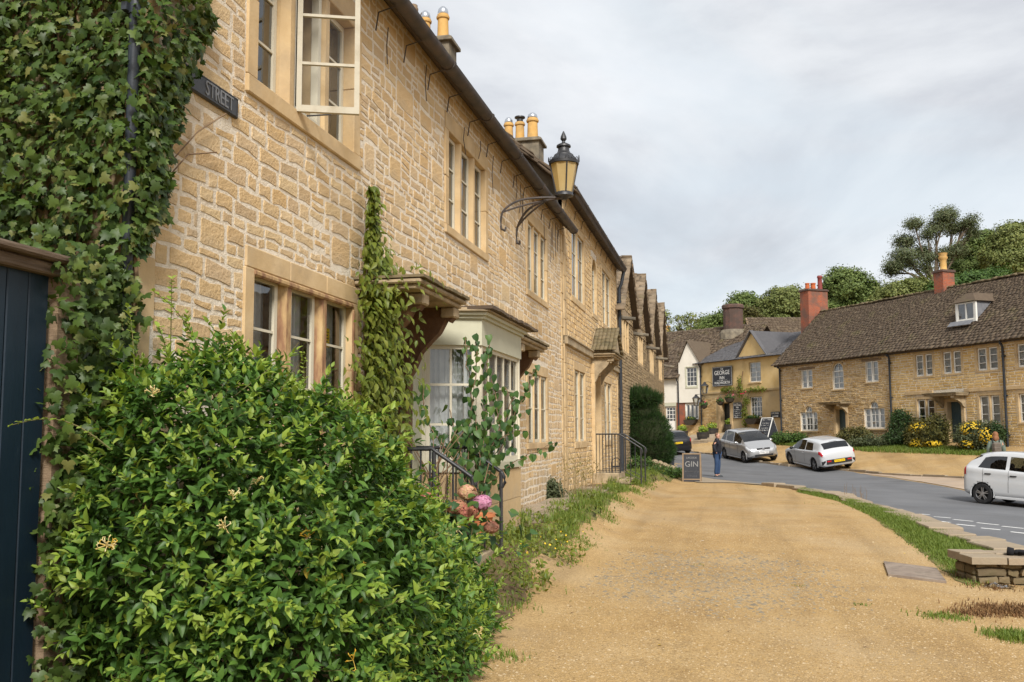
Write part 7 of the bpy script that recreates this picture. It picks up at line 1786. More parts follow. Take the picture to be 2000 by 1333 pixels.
q = MB(); pts = [(p[0] - cs_[0], p[1] - cs_[1]) for p in p4_]; zt_ = [hgt(p[0], p[1]) - cs_[2] + .03 for p in p4_]
q.add([(x, y, -.12) for x, y in pts] + [(x, y, z) for (x, y), z in zip(pts, zt_)], [(3, 2, 1, 0), (4, 5, 6, 7)] + [(i, (i + 1) % 4, (i + 1) % 4 + 4, i + 4) for i in range(4)]); q.build('slab', matx('grey_worn_slab', [(.20, .155, .125), (.27, .215, .17), (.33, .27, .215)], 3, 9, .92, .8, 30, stain=(.12, .095, .07), sscale=4, slo=.48, shi=.7), sl)
c = ground(1952, 1150); pbg = thing('plastic_bag', 'crumpled clear plastic bag on the gravel below the low wall', 'bag', tuple(c))
n = 9; V = []
for i in range(n):
    for j in range(n): V.append(((i - 4) * .042 + nr.normal(0, .012), (j - 4) * .02 + nr.normal(0, .01), .02 + abs(nr.normal(0, .022)) * (1 - ((i - 4) / 5) ** 2)))
link('sheet', np_mesh('sheet', V, [(i * n + j, (i + 1) * n + j, (i + 1) * n + j + 1, i * n + j + 1) for i in range(n - 1) for j in range(n - 1)], glass_mat('thin_plastic', (.92, .92, .92), .25, .7, .12)), pbg)
c = WF.w(.62, .2, zb + ht); gl_ = thing('black_glove', 'black glove left on the low wall at the right edge', 'glove', tuple(c))
q = MB(); q.ell((0, 0, .03), (.09, .06, .035), 10, 6)
for k in range(4): q.tube([(.05, -.04 + k * .026, .035), (.12, -.05 + k * .034, .045), (.17, -.055 + k * .038, .015)], [.016, .015, .011], 6)
q.tube([(-.02, -.05, .03), (.03, -.10, .04), (.07, -.12, .015)], [.018, .016, .012], 6); q.tube([(-.07, 0, .03), (-.14, .01, .04)], [.05, .055], 8); q.build('knit', matx('black_wool', [(.012, .012, .014)], rough=.95), gl_, smooth=True)
for a, lb, mt_, s_ in (((1376, 1058), 'pale feather lying on the gravel path', MT['white_paint'], .05), ((1286, 1264), 'dry brown leaf on the near gravel', MT['leaf_yellow'], .045), ((1297, 1015), 'dark dead leaf on the gravel beyond the worn setts', MT['brown_wood'], .05), ((1430, 1236), 'small brown leaf on the gravel left of centre', MT['brown_wood'], .035), ((1684, 1266), 'brown leaf on the gravel in the right foreground', MT['brown_wood'], .035)):
    c = ground(*a); o = thing('fallen_leaf' if 'leaf' in lb else 'feather', lb, 'leaf' if 'leaf' in lb else 'feather', tuple(c)); V0, T0 = LS['ovate']; me = bpy.data.meshes.new('blade'); me.from_pydata([tuple(v * s_ * np.array([1, 1.6, .6]) + np.array([0, 0, .014])) for v in V0], [], [tuple(map(int, t)) for t in T0]); link('blade', me, o, mt_, rot=(0, 0, rnd.uniform(0, 6)))

# ------------------------------------------------------------------ boards
def a_board(name, label, base, ang, w, h, spread, rimm, grp=None):
    o = thing(name, label, 'chalkboard', tuple(base), ang, grp)
    for s_ in (-1, 1):
        t = math.atan2(spread / 2, h); q = MB(); q.box(-w / 2, w / 2, -.012, .012, .0, h / math.cos(t), .004); b = q.build('panel', MT['board'], o, loc=(0, s_ * spread / 2, 0), rot=(s_ * t, 0, 0))
        q = MB(); H = h / math.cos(t); f = .045
        for a_, b_, c_, d_ in ((-w / 2 - .004, -w / 2 + f, 0, H), (w / 2 - f, w / 2 + .004, 0, H), (-w / 2 + f, w / 2 - f, 0.06, .06 + f), (-w / 2 + f, w / 2 - f, H - f, H)): q.box(a_, b_, -.02, .02, c_, d_, .004)
        q.build('frame', rimm, b)
    return o
c = ground(1352, 941); gb_ = a_board('chalkboard_sign', 'freestanding chalkboard with GIN lettering at the pavement corner', c, R(-2), .64, .98, .42, matx('pale_wood_frame', [(.20, .14, .085), (.28, .2, .125)], 6, 5, .7))
t = math.atan2(.21, 1.0); fp = [o for o in gb_.children if o.location.y < 0][0]
for tx, sz, z in (('LACOCK', .09, .84), ('GIN', .27, .61)): link('lettering', text_mesh(tx, sz, MT['chalk'], .001), fp, loc=(0, -.0145, z), rot=(R(90), 0, 0))
scribble(fp, [(-.23, .23, .36, .09), (-.15, .18, .2, .06)], -.0145, MT['chalk'], rg)
c = at(1500, 856, 57.5); c[2] = hgt(c[0], c[1]); c[2] = at(1500, 857, 57.5)[2]
ab = a_board('chalkboard_sign', 'tall black folding board with white writing at the end of the inn wall', c, YAW - R(62), .95, 1.25, .95, MT['letter'])
fp = [o for o in ab.children if o.location.y < 0][0]
scribble(fp, [(-.36, .36, 1.2, .1), (-.3, .3, .98, .08), (-.33, .33, .84, .08), (-.3, .3, .66, .08), (-.36, .36, .52, .11), (-.25, .25, .34, .06)], -.0145, MT['letter'], rg)
q = MB(); q.prism([(-.46, .02), (.46, .02), (0, 1.2)], lambda y, z: (.49, y, z), lambda y, z: (.5, y, z)); q.build('side_cloth', MT['board'], ab)
# barrel planters in front of the inn
def barrel(px_, py_, v, label, r_=.42, h=.55, fl='flower_yellow'):
    c = at(px_, py_, v); o = thing('barrel_planter', label, 'planter', tuple(c), 0, 'barrel planters in front of the inn')
    q = MB(); q.lathe([(r_ * .78, 0), (r_ * .95, h * .5), (r_, h), (r_ * .9, h), (r_ * .88, h - .06)], (0, 0, 0), 14); b = q.build('barrel', matx('dark_barrel', [(.03, .027, .024), (.055, .045, .035)], 5, 5, .8), o)
    q = MB(); q.lathe([(r_ * .91, h * .3), (r_ * .93, h * .38)], (0, 0, 0), 14); q.lathe([(r_ * 1.0, h * .82), (r_ * 1.01, h * .9)], (0, 0, 0), 14); q.build('hoop', MT['iron'], o)
    leaf_puff('foliage', (0, 0, h + .16), (r_ * .85, r_ * .85, .26), 300, .08, MT['leaf_bushtip'], o); leaf_puff('flowers', (0, 0, h + .25), (r_ * .6, r_ * .6, .2), 40, .06, MT[fl], o)
barrel(1373.5, 861, 62.5, 'nearest barrel planter on the edge of the inn step'); barrel(1391, 853, 65, 'barrel planter beside the inn door steps'); barrel(1332, 858, 64.5, 'barrel planter behind the dark car by the brick pier'); barrel(1426, 845, 65.8, 'barrel planter right of the inn doorway behind the silver car')
ut = thing('utility_box', 'small grey utility box at the end of the gabled house by the road', 'utility box', tuple(ground(1305, 921)), YAW); q = MB(); q.box(-.22, .22, -.15, .15, 0, .55, .015); q.box(-.24, .24, -.17, .17, .552, .58, .01); q.build('cabinet', MT['pipe'], ut)
rbw = plant('rubble_planter', 'low rubble stones around the foot of the clipped yew', 'stone edging', (*at(1265, 905, 36)[:2], .3))
for k in range(26):
    a = 2 * PI * k / 26; x, y = yc_[0] + .85 * math.cos(a), yc_[1] + .85 * math.sin(a); q = MB()
    for l in range(2): q.ell((0, 0, l * .17), (.13 + rg.uniform(-.02, .03), .12, .10), 7, 5)
    q.build('stone', MT['ashlar_grey'], rbw, loc=(x, y, hgt(x, y) + .08))

# ------------------------------------------------------------------ cars
MT['tyre'] = matx('tyre_rubber', [(.012, .012, .013), (.025, .025, .026)], 8, 4, .85)
MT['alloy'] = matx('alloy_wheel', [(.42, .42, .43)], rough=.35, metal=.8)
MT['trim'] = matx('black_trim', [(.02, .02, .022)], rough=.55)
MT['red_lens'] = matx('red_lamp_lens', [(.42, .012, .02)], rough=.15, coat=.6)
MT['clear_lens'] = matx('clear_lamp_lens', [(.55, .57, .6)], rough=.12, coat=.8)
MT['plate_y'] = matx('yellow_plate', [(.78, .52, .01)], rough=.5)
MT['plate_w'] = matx('white_plate', [(.75, .75, .74)], rough=.5)
MT['car_white'] = matx('white_car_paint', [(.50, .515, .53)], rough=.3, coat=.8)
MT['car_silver'] = matx('silver_car_paint', [(.42, .425, .43)], rough=.35, metal=.55, coat=.7)
MT['car_black'] = matx('black_car_paint', [(.012, .012, .014)], rough=.3, coat=.8)
MT['car_glass'] = glass_mat('tinted_car_glass', (.42, .47, .47), .09, .85)
MT['car_cabin'] = matx('dark_cabin', [(.02, .02, .022)], rough=.9)
def car(name, label, pos, ang, prof, paint, wheels, wr, glass, lights, plate=None, group='cars on the road', dark_rear=None, mirror_x=.72, seats=True):
    o = thing(name, label, 'car', tuple(pos), ang, group)
    ca, sa = math.cos(ang), math.sin(ang); gh = lambda x, y: hgt(pos[0] + x * ca - y * sa, pos[1] + x * sa + y * ca)      # all four wheels on the road
    zf, zr_ = (gh(wheels[1], .7) + gh(wheels[1], -.7)) / 2, (gh(wheels[0], .7) + gh(wheels[0], -.7)) / 2; zl, zri = (gh(0, .75), gh(0, -.75))
    o.location.z = (zf + zr_) / 2 + .012; o.rotation_euler = (math.atan2(zl - zri, 1.5), -math.atan2(zf - zr_, wheels[1] - wheels[0]), ang)
    K = np.array(prof, float); xs = np.linspace(K[0, 0], K[-1, 0], 110)
    def mono(x, X, Yv):                                   # smooth monotone interpolation of the key sections
        h = np.diff(X); dl = np.diff(Yv) / h; m_ = np.zeros(len(X)); m_[1:-1] = np.where(dl[:-1] * dl[1:] > 0, 2 * dl[:-1] * dl[1:] / (dl[:-1] + dl[1:] + 1e-12), 0); m_[0], m_[-1] = dl[0], dl[-1]
        i = np.clip(np.searchsorted(X, x) - 1, 0, len(h) - 1); t = (x - X[i]) / h[i]
        return (1 + 2 * t) * (1 - t) ** 2 * Yv[i] + t * (1 - t) ** 2 * h[i] * m_[i] + t * t * (3 - 2 * t) * Yv[i + 1] + t * t * (t - 1) * h[i] * m_[i + 1]
    zb_, zs, zr, w, wr_ = (mono(xs, K[:, 0], K[:, k]) for k in range(1, 6))
    def sect(i):
        b, s, r_, W_, Wr = zb_[i], zs[i], zr[i], w[i], wr_[i]; H = s - b; G_ = r_ - s
        pts = [(0, b), (W_ * .8, b), (W_ * .955, b + .05)]
        for t in np.linspace(.12, .92, 9): pts.append((W_ * (.968 + .032 * math.sin(PI * (.15 + .75 * t))) - .012 * math.exp(-((t - .72) / .05) ** 2), b + H * t))
        pts += [(W_ * .955, s - .01), (W_ * .93, s + .004)]                        # shoulder (indices 12, 13)
        for t in (.25, .5, .75, .92): pts.append((W_ * .92 + (Wr - W_ * .92) * (t ** 1.15), s + G_ * t))
        pts += [(Wr * .93, s + G_ * .985), (Wr * .6, r_ + .012), (Wr * .3, r_ + .02), (0, r_ + .022)]
        return pts
    S_ = [sect(i) for i in range(len(xs))]; m_ = len(S_[0]); full = [[(xs[i], -y, z) for y, z in S_[i]] + [(xs[i], y, z) for y, z in S_[i][-2:0:-1]] for i in range(len(xs))]
    n = len(full[0])
    for (gx0, gx1, gt0, gt1) in glass:                    # lean the rear edge of the side glass
        if gt1 < 18 and gx0 < -1.2:
            for r_ in full:
                for t in range(13, 19):
                    for tt in (t, (n - t) % n):
                        x, y, z = r_[tt]; r_[tt] = (x + .055 * (min(t, 17) - 13) * math.exp(-((x - gx0) / .3) ** 2), y, z)
    V = [p for r_ in full for p in r_]; N_ = len(xs)
    idx = lambda x: int(np.argmin(abs(xs - x)))
    gl = np.zeros((N_, n), int)                                                     # 0 body, k > 0 a pane, -1 open
    def mark(x0, x1, t0, t1, k, both=True):
        for i in range(idx(x0), idx(x1)):
            for t in range(t0, t1):
                gl[i, t] = k
                if both: gl[i, (n - t - 1) % n] = k
    for k, (x0, x1, t0, t1) in enumerate(glass):
        mark(x0, x1, t0, t1, k + 1)
    for wx in wheels:
        for i in range(N_ - 1):
            for t in range(0, 12):
                pz = (S_[i][t][1] + S_[i][t + 1][1]) / 2; px_ = (xs[i] + xs[i + 1]) / 2
                if math.hypot(px_ - wx, pz - wr) < wr * 1.16: gl[i, t] = -1; gl[i, (n - t - 1) % n] = -1
    Fb, Fg = [], {}
    for i in range(N_ - 1):
        for t in range(n):
            f = (i * n + t, (i + 1) * n + t, (i + 1) * n + (t + 1) % n, i * n + (t + 1) % n)
            if gl[i, t] == 0: Fb.append(f)
            elif gl[i, t] > 0: Fg.setdefault((int(gl[i, t]), t < n / 2), []).append(f)
    Fb.append(tuple(range(n))); Fb.append(tuple((N_ - 1) * n + k for k in range(n - 1, -1, -1)))
    def sub(name_, Fs, mat, par):
        u = sorted({v for f in Fs for v in f}); mp = {v: k for k, v in enumerate(u)}
        b = MB(); b.add([V[v] for v in u], [tuple(mp[v] for v in f) for f in Fs]); me = b.mesh(name_, mat, smooth=True); return link(name_, me, par)
    body = sub('body', Fb, paint, o); body.data.set_sharp_from_angle(angle=R(50))
    for (k, sd_), Fs in Fg.items(): sub('window', Fs, MT['car_glass'], o)
    q = MB(); i0, i1 = idx(xs[0] + .25), idx(xs[-1] - .5); q.box(xs[i0], xs[i1], -w.max() * .86, w.max() * .86, .3, .82)
    if seats:
        for sx, sy in ((-.1, -.36), (-.1, .36), (-.95, -.35), (-.95, .35)): q.box(sx - .12, sx + .05, sy - .2, sy + .2, .8, 1.12, .04); q.box(sx - .1, sx, sy - .1, sy + .1, 1.13, 1.26, .03)
        q.box(.72, .95, -.6, .6, .8, .92, .03)
    q.build('cabin', MT['car_cabin'], o)
    for wx in wheels:
        for s_ in (-1, 1):
            yy = s_ * (w.max() - .01); tw = .19; q = MB(); prof_w = [(wr * .62, 0), (wr * .9, -.005), (wr * .985, .02), (wr, .05), (wr, tw - .05), (wr * .985, tw - .02), (wr * .6, tw)]
            nn = 26; vs = [(wx + r_ * math.cos(2 * PI * k / nn), yy - s_ * z, wr + r_ * math.sin(2 * PI * k / nn)) for r_, z in prof_w for k in range(nn)]
            q.add(vs, [(a * nn + k, a * nn + (k + 1) % nn, (a + 1) * nn + (k + 1) % nn, (a + 1) * nn + k) for a in range(len(prof_w) - 1) for k in range(nn)]); ty = q.build('tyre', MT['tyre'], o, smooth=True, angle=40)
            q = MB(); y1 = yy - s_ * .015
            for k in range(5):
                a = 2 * PI * k / 5 + .3
                for da in (-.16, .16): q.bar((wx + wr * .12 * math.cos(a + da * 2), y1 - s_ * .01, wr + wr * .12 * math.sin(a + da * 2)), (wx + wr * .66 * math.cos(a + da), y1 - s_ * .012, wr + wr * .66 * math.sin(a + da)), .034, .02)
            vs = [(wx + r_ * math.cos(2 * PI * k / nn), y1 - s_ * z, wr + r_ * math.sin(2 * PI * k / nn)) for r_, z in ((wr * .71, .0), (wr * .64, .012), (wr * .62, .08)) for k in range(nn)]
            q.add(vs, [(a * nn + k, a * nn + (k + 1) % nn, (a + 1) * nn + (k + 1) % nn, (a + 1) * nn + k) for a in range(2) for k in range(nn)]); q.ell((wx, y1 - s_ * .01, wr), (wr * .17, .018, wr * .17), 10, 6); q.build('rim', MT['alloy'], ty)
            q = MB(); vs = [(wx + wr * .66 * math.cos(2 * PI * k / nn), yy - s_ * .1, wr + wr * .66 * math.sin(2 * PI * k / nn)) for k in range(nn)]; q.add(vs, [tuple(range(nn))]); q.build('brake_disc', MT['trim'], ty)
            q = MB(); q.tube([(wx + wr * 1.16 * math.cos(a), yy - s_ * .012, wr + wr * 1.16 * math.sin(a)) for a in np.linspace(-.25, PI + .25, 18)], .018, 5); q.build('arch_lip', paint, body)
            q = MB(); vs = [(wx + wr * 1.17 * math.cos(a), yy - s_ * yo, wr + wr * 1.17 * math.sin(a)) for yo in (.02, .3) for a in np.linspace(-.4, PI + .4, 14)]; q.add(vs, [(k, k + 1, k + 15, k + 14) for k in range(13)] + [tuple(range(14, 28))]); q.build('wheel_arch', MT['trim'], body)
    def patch(name_, x0, x1, t0, t1, mat, sides=(0, 1), par=None, off=.006):
        for sd_ in sides:
            Vp, Fp = [], []; I = range(idx(x0), idx(x1) + 1); Tt = range(t0, t1 + 1)
            for i in I:
                for t in Tt:
                    k = t if sd_ == 0 else (n - t) % n; p = np.array(full[i][k]); cen = np.array([0, 0, p[2] * .6 + .3]); dd = p - cen; dd[0] *= .5; Vp.append(tuple(p + dd / np.linalg.norm(dd) * off))
            c_ = len(Tt)
            for a in range(len(I) - 1):
                for b_ in range(c_ - 1): Fp.append((a * c_ + b_, (a + 1) * c_ + b_, (a + 1) * c_ + b_ + 1, a * c_ + b_ + 1))
            b = MB(); b.add(Vp, Fp); link(name_, b.mesh(name_, mat, smooth=True), par or o)
    for (nm_, x0, x1, t0, t1, mat) in lights: patch(nm_, x0, x1, t0, t1, MT[mat])
    for s_ in (-1, 1):
        q = MB(); i = idx(mirror_x); q.ell((mirror_x - .02, s_ * (w[i] + .10), zs[i] + .06), (.08, .10, .07), 10, 6); q.bar((mirror_x, s_ * (w[i] - .06), zs[i] + .01), (mirror_x, s_ * (w[i] + .06), zs[i] + .05), .04); q.build('mirror', MT['trim'] if paint != MT['car_silver'] else paint, o, smooth=True)
    q = MB(); L0, L1 = xs[0], xs[-1]
    for s_ in (-1, 1): q.box(wheels[0] + wr * 1.25, wheels[1] - wr * 1.25, s_ * w.max() * .97 - .02, s_ * w.max() * .97 + .02, zb_[idx(0)] - .02, zb_[idx(0)] + .05, .01)
    q.build('sill', paint, body)
    for s_ in (-1, 1):                                    # door shut lines and handles
        q = MB()
        for xd in ((.62, -.42) if len(glass) < 6 else (.62, -.42, -1.15)):
            i = idx(xd); q.tube([(xs[i], s_ * (S_[i][t][0] + .002), S_[i][t][1]) for t in range(4, 13)], .004, 4)
        q.build('door_gap', MT['trim'], body)
        for xd in ((-.3,) if len(glass) < 6 else (-.3, -1.0)):
            i = idx(xd); q = MB(); q.box(xd - .09, xd + .09, s_ * S_[i][10][0] - .018, s_ * S_[i][10][0] + .018, S_[i][10][1] - .015, S_[i][10][1] + .015, .006); q.build('door_handle', paint if paint != MT['car_white'] or plate else MT['trim'], body)
    for pl in (plate or []):
        x, z, mt_, tx, rear = pl; pp = MB(); pp.box(-.26, .26, -.008, .008, -.055, .055, .003); po = pp.build('number_plate', MT[mt_], o, loc=(x, 0, z), rot=(0, 0, R(-90 if rear else 90)))
        link('lettering', text_mesh(tx, .1, MT['board'], .001), po, loc=(0, -.0095, 0), rot=(R(90), 0, 0))
    return o, dict(xs=xs, idx=idx, S=S_, w=w, zs=zs, zr=zr)
def extra(o, name, x0, x1, y0, y1, z0, z1, mat, bev=.01):
    q = MB(); q.box(x0, x1, y0, y1, z0, z1, bev); return q.build(name, mat, o)
hd = lambda az: YAW + PI / 2 - R(az)                      # heading az degrees right of straight ahead
KIA = [(-2.15, .48, .72, .80, .66, .52), (-2.1, .30, .86, .93, .80, .60), (-2.0, .26, .97, 1.06, .855, .60), (-1.93, .25, .99, 1.16, .87, .59), (-1.72, .25, 1.0, 1.345, .88, .60), (-1.35, .22, .985, 1.41, .89, .61), (-.6, .2, .95, 1.43, .89, .61), (0, .2, .925, 1.42, .89, .62), (.5, .2, .91, 1.29, .89, .63), (1.0, .2, .90, 1.05, .885, .68), (1.2, .2, .87, .94, .88, .72), (1.7, .22, .79, .83, .86, .70), (2.0, .26, .69, .72, .78, .62), (2.15, .38, .57, .59, .58, .48)]
k0 = ground(1645, 918); hk = W(-math.sin(R(7)), math.cos(R(7))); pk = at(1598, 850, 46.4); pk[2] = hgt(pk[0], pk[1])
kia, kd = car('parked_car', 'white three door hatchback parked with its tail towards us and yellow plate', pk, hd(-8), KIA, MT['car_white'], (-1.33, 1.32), .33,
    [(-1.3, -.5, 13, 16), (-.42, .88, 13, 17), (-2.01, -1.75, 17, 22), (.3, 1.05, 17, 22)],
    [('tail_light', -2.13, -1.88, 10, 13, 'red_lens'), ('rear_bumper_insert', -2.15, -2.085, 3, 6, 'trim'), ('headlight', 1.8, 2.1, 9, 12, 'clear_lens'), ('spoiler', -1.76, -1.66, 17, 22, 'car_white')], [(-2.19, .52, 'plate_y', 'YO64 OUF', True)], group='cars parked along the far kerb')
extra(kia, 'rear_bumper', -2.17, -2.12, -.62, .62, .4, .6, MT['trim']); extra(kia, 'badge', -2.105, -2.095, -.06, .06, .90, .93, MT['alloy'], .002)
for s_ in (-1, 1): extra(kia, 'reflector', -2.178, -2.165, s_ * .5 - .1, s_ * .5 + .1, .5, .56, MT['red_lens'], .003)
MPV = [(-1.92, .46, .80, .92, .66, .56), (-1.87, .30, .98, 1.12, .80, .62), (-1.75, .26, 1.04, 1.38, .86, .64), (-1.5, .22, 1.04, 1.53, .88, .65), (-.8, .22, 1.02, 1.59, .88, .66), (0, .22, .99, 1.57, .88, .66), (.45, .22, .97, 1.46, .88, .67), (1.0, .22, .96, 1.19, .88, .71), (1.28, .22, .93, 1.01, .87, .74), (1.6, .25, .84, .88, .84, .70), (1.84, .30, .70, .75, .74, .62), (1.93, .40, .58, .60, .56, .46)]
pm = at(1462, 850, 51.4); pm[2] = hgt(pm[0], pm[1])
mpv, md = car('parked_car', 'silver people carrier parked nose towards us beside the chalkboard', pm, hd(170), MPV, MT['car_silver'], (-1.27, 1.28), .31,
    [(-1.62, -1.02, 13, 17), (-.95, -.1, 13, 17), (-.02, .95, 13, 17), (-1.86, -1.62, 17, 22), (.3, 1.2, 17, 22), (-5, -4, 1, 2)],
    [('headlight', 1.55, 1.84, 9, 13, 'clear_lens'), ('tail_light', -1.9, -1.78, 8, 13, 'red_lens')], [(1.935, .52, 'plate_w', 'WM06 XBV', False)], group='cars parked along the far kerb')
extra(mpv, 'grille', 1.80, 1.90, -.36, .36, .62, .76, MT['trim']); extra(mpv, 'air_intake', 1.86, 1.945, -.5, .5, .34, .44, MT['trim'])
q = MB(); q.lathe([(.055, 0), (.07, .005), (.07, .012), (.055, .016)], (0, 0, 0), 14); q.bar((0, 0, .008), (0, .06, .008), .012); q.bar((0, 0, .008), (.05, -.035, .008), .012); q.bar((0, 0, .008), (-.05, -.035, .008), .012); q.build('emblem', MT['alloy'], mpv, loc=(1.9, 0, .69), rot=(R(90), 0, R(90)))
for k in range(3): extra(mpv, 'grille_bar', 1.885, 1.905, -.34, .34, .645 + k * .035, .652 + k * .035, MT['alloy'], .001)
CITY = [(-1.75, .42, .80, .86, .62, .52), (-1.70, .27, .98, 1.08, .74, .58), (-1.58, .23, 1.01, 1.22, .785, .58), (-1.35, .21, 1.0, 1.37, .80, .58), (-1.0, .2, .985, 1.44, .80, .58), (-.5, .2, .97, 1.465, .80, .58), (0, .2, .945, 1.45, .80, .60), (.4, .2, .93, 1.34, .80, .61), (.9, .2, .92, 1.07, .79, .65), (1.1, .22, .88, .95, .78, .68), (1.45, .25, .78, .82, .73, .62), (1.68, .30, .65, .68, .60, .5), (1.75, .40, .55, .57, .45, .36)]
pc = W(14.35, 26.3); pc[2] = -.36
city, cdat = car('moving_car', 'small white five door hatchback driving past at the right edge', pc, hd(144), CITY, MT['car_white'], (-1.16, 1.2), .285,
    [(-1.3, -.52, 13, 16), (-.42, .62, 13, 16), (-5, -4, 1, 2), (-1.66, -1.42, 17, 22), (.3, 1.05, 17, 22), (-5, -4, 1, 2)],
    [('tail_light', -1.74, -1.62, 9, 13, 'red_lens'), ('headlight', 1.35, 1.66, 9, 12, 'clear_lens')], None, group=None)
pdk = at(1304, 850, 58.5); pdk[2] = .52
HAT = [(x * .95, *r_) for x, *r_ in KIA]
dk, dd_ = car('parked_car', 'black hatchback half hidden behind the clipped yew, rear plate showing', pdk, hd(-10), HAT, MT['car_black'], (-1.25, 1.25), .31,
    [(-1.25, -.5, 13, 17), (-.42, .88, 13, 17), (-1.9, -1.66, 17, 22), (.3, 1.05, 17, 22)],
    [('tail_light', -2.02, -1.83, 9, 13, 'red_lens'), ('headlight', 1.7, 2.0, 9, 12, 'clear_lens')], [(-2.06, .74, 'plate_y', 'RV54 KLC', True)], group='cars parked along the far kerb')

# ------------------------------------------------------------------ people
def skin_mesh(name, P, E, Rd, mat, root=0, sub=2):
    me = bpy.data.meshes.new(name); me.from_pydata([tuple(p) for p in P], E, []); o = bpy.data.objects.new(name, me); COL.objects.link(o)
    lay = me.skin_vertices[0] if me.skin_vertices else None
    md_ = o.modifiers.new('skin', 'SKIN'); md_.use_smooth_shade = True
    if not me.skin_vertices:
        import bmesh
        bm = bmesh.new(); bm.from_mesh(me); bm.verts.layers.skin.verify(); bm.to_mesh(me); bm.free()
    for i, r_ in enumerate(Rd):
        me.skin_vertices[0].data[i].radius = (r_, r_) if not hasattr(r_, '__len__') else r_; me.skin_vertices[0].data[i].use_root = (i == root)
    sb = o.modifiers.new('sub', 'SUBSURF'); sb.levels = sub
    dg = bpy.context.evaluated_depsgraph_get(); out = bpy.data.meshes.new_from_object(o.evaluated_get(dg)); bpy.data.objects.remove(o)
    out.materials.clear(); out.materials.append(mat); out.polygons.foreach_set('use_smooth', [True] * len(out.polygons)); return out
MT['skin'] = matx('skin', [(.48, .25, .17), (.55, .30, .21)], 6, 4, .55)
MT['jacket'] = matx('black_quilted_jacket', [(.012, .013, .018), (.022, .023, .03)], 6, 5, .5, .4, 40, stretch=(.3, .3, 3))
MT['jeans'] = matx('blue_jeans', [(.022, .045, .10), (.04, .075, .15)], 5, 6, .85, .3, 60)
MT['shoe'] = matx('grey_shoe', [(.06, .065, .07)], rough=.7)
def head(o, c, s, hairmat, hair):
    """Head of a standing figure facing +x, centred at c."""
    q = MB(); q.ell(c, (.095 * s, .075 * s, .115 * s), 14, 10); q.ell((c[0] + .02 * s, c[1], c[2] - .07 * s), (.07 * s, .055 * s, .06 * s), 10, 7)
    q.prism([(.088 * s, .03 * s), (.122 * s, -.02 * s), (.088 * s, -.03 * s)], lambda x, z: (c[0] + x, c[1] - .014 * s, c[2] + z), lambda x, z: (c[0] + x, c[1] + .014 * s, c[2] + z))
    for t in (-1, 1): q.ell((c[0] - .005, c[1] + t * .077 * s, c[2] - .01), (.022 * s, .012 * s, .034 * s), 8, 5)
    h = q.build('head', MT['skin'], o, smooth=True)
    q = MB()
    for t in (-1, 1): q.ell((c[0] + .083 * s, c[1] + t * .03 * s, c[2] + .008 * s), (.01, .012, .008), 6, 4)
    q.box(c[0] + .078 * s, c[0] + .088 * s, c[1] - .025 * s, c[1] + .025 * s, c[2] - .068 * s, c[2] - .062 * s); q.build('eyes_and_mouth', matx('dark_features', [(.06, .025, .02)], rough=.6), h)
    q = MB()
    if hair == 'short': q.ell((c[0] - .02 * s, c[1], c[2] + .035 * s), (.09 * s, .08 * s, .09 * s), 12, 8)
    else:
        q.ell((c[0] - .04 * s, c[1], c[2] + .015 * s), (.115 * s, .105 * s, .13 * s), 12, 9); q.ell((c[0] - .055, c[1], c[2] - .13), (.075, .12, .16), 10, 7); q.tube([(c[0] - .06, c[1], c[2]), (c[0] - .09, c[1] + .02, c[2] - .14), (c[0] - .09, c[1] + .01, c[2] - .27)], [.085, .08, .04], 9); q.tube([(c[0] - .05, c[1] + .05, c[2]), (c[0] - .06, c[1] + .07, c[2] - .2)], [.05, .03], 7); q.tube([(c[0] - .05, c[1] - .05, c[2]), (c[0] - .06, c[1] - .07, c[2] - .22)], [.05, .03], 7)
    q.build('hair', hairmat, h, smooth=True)
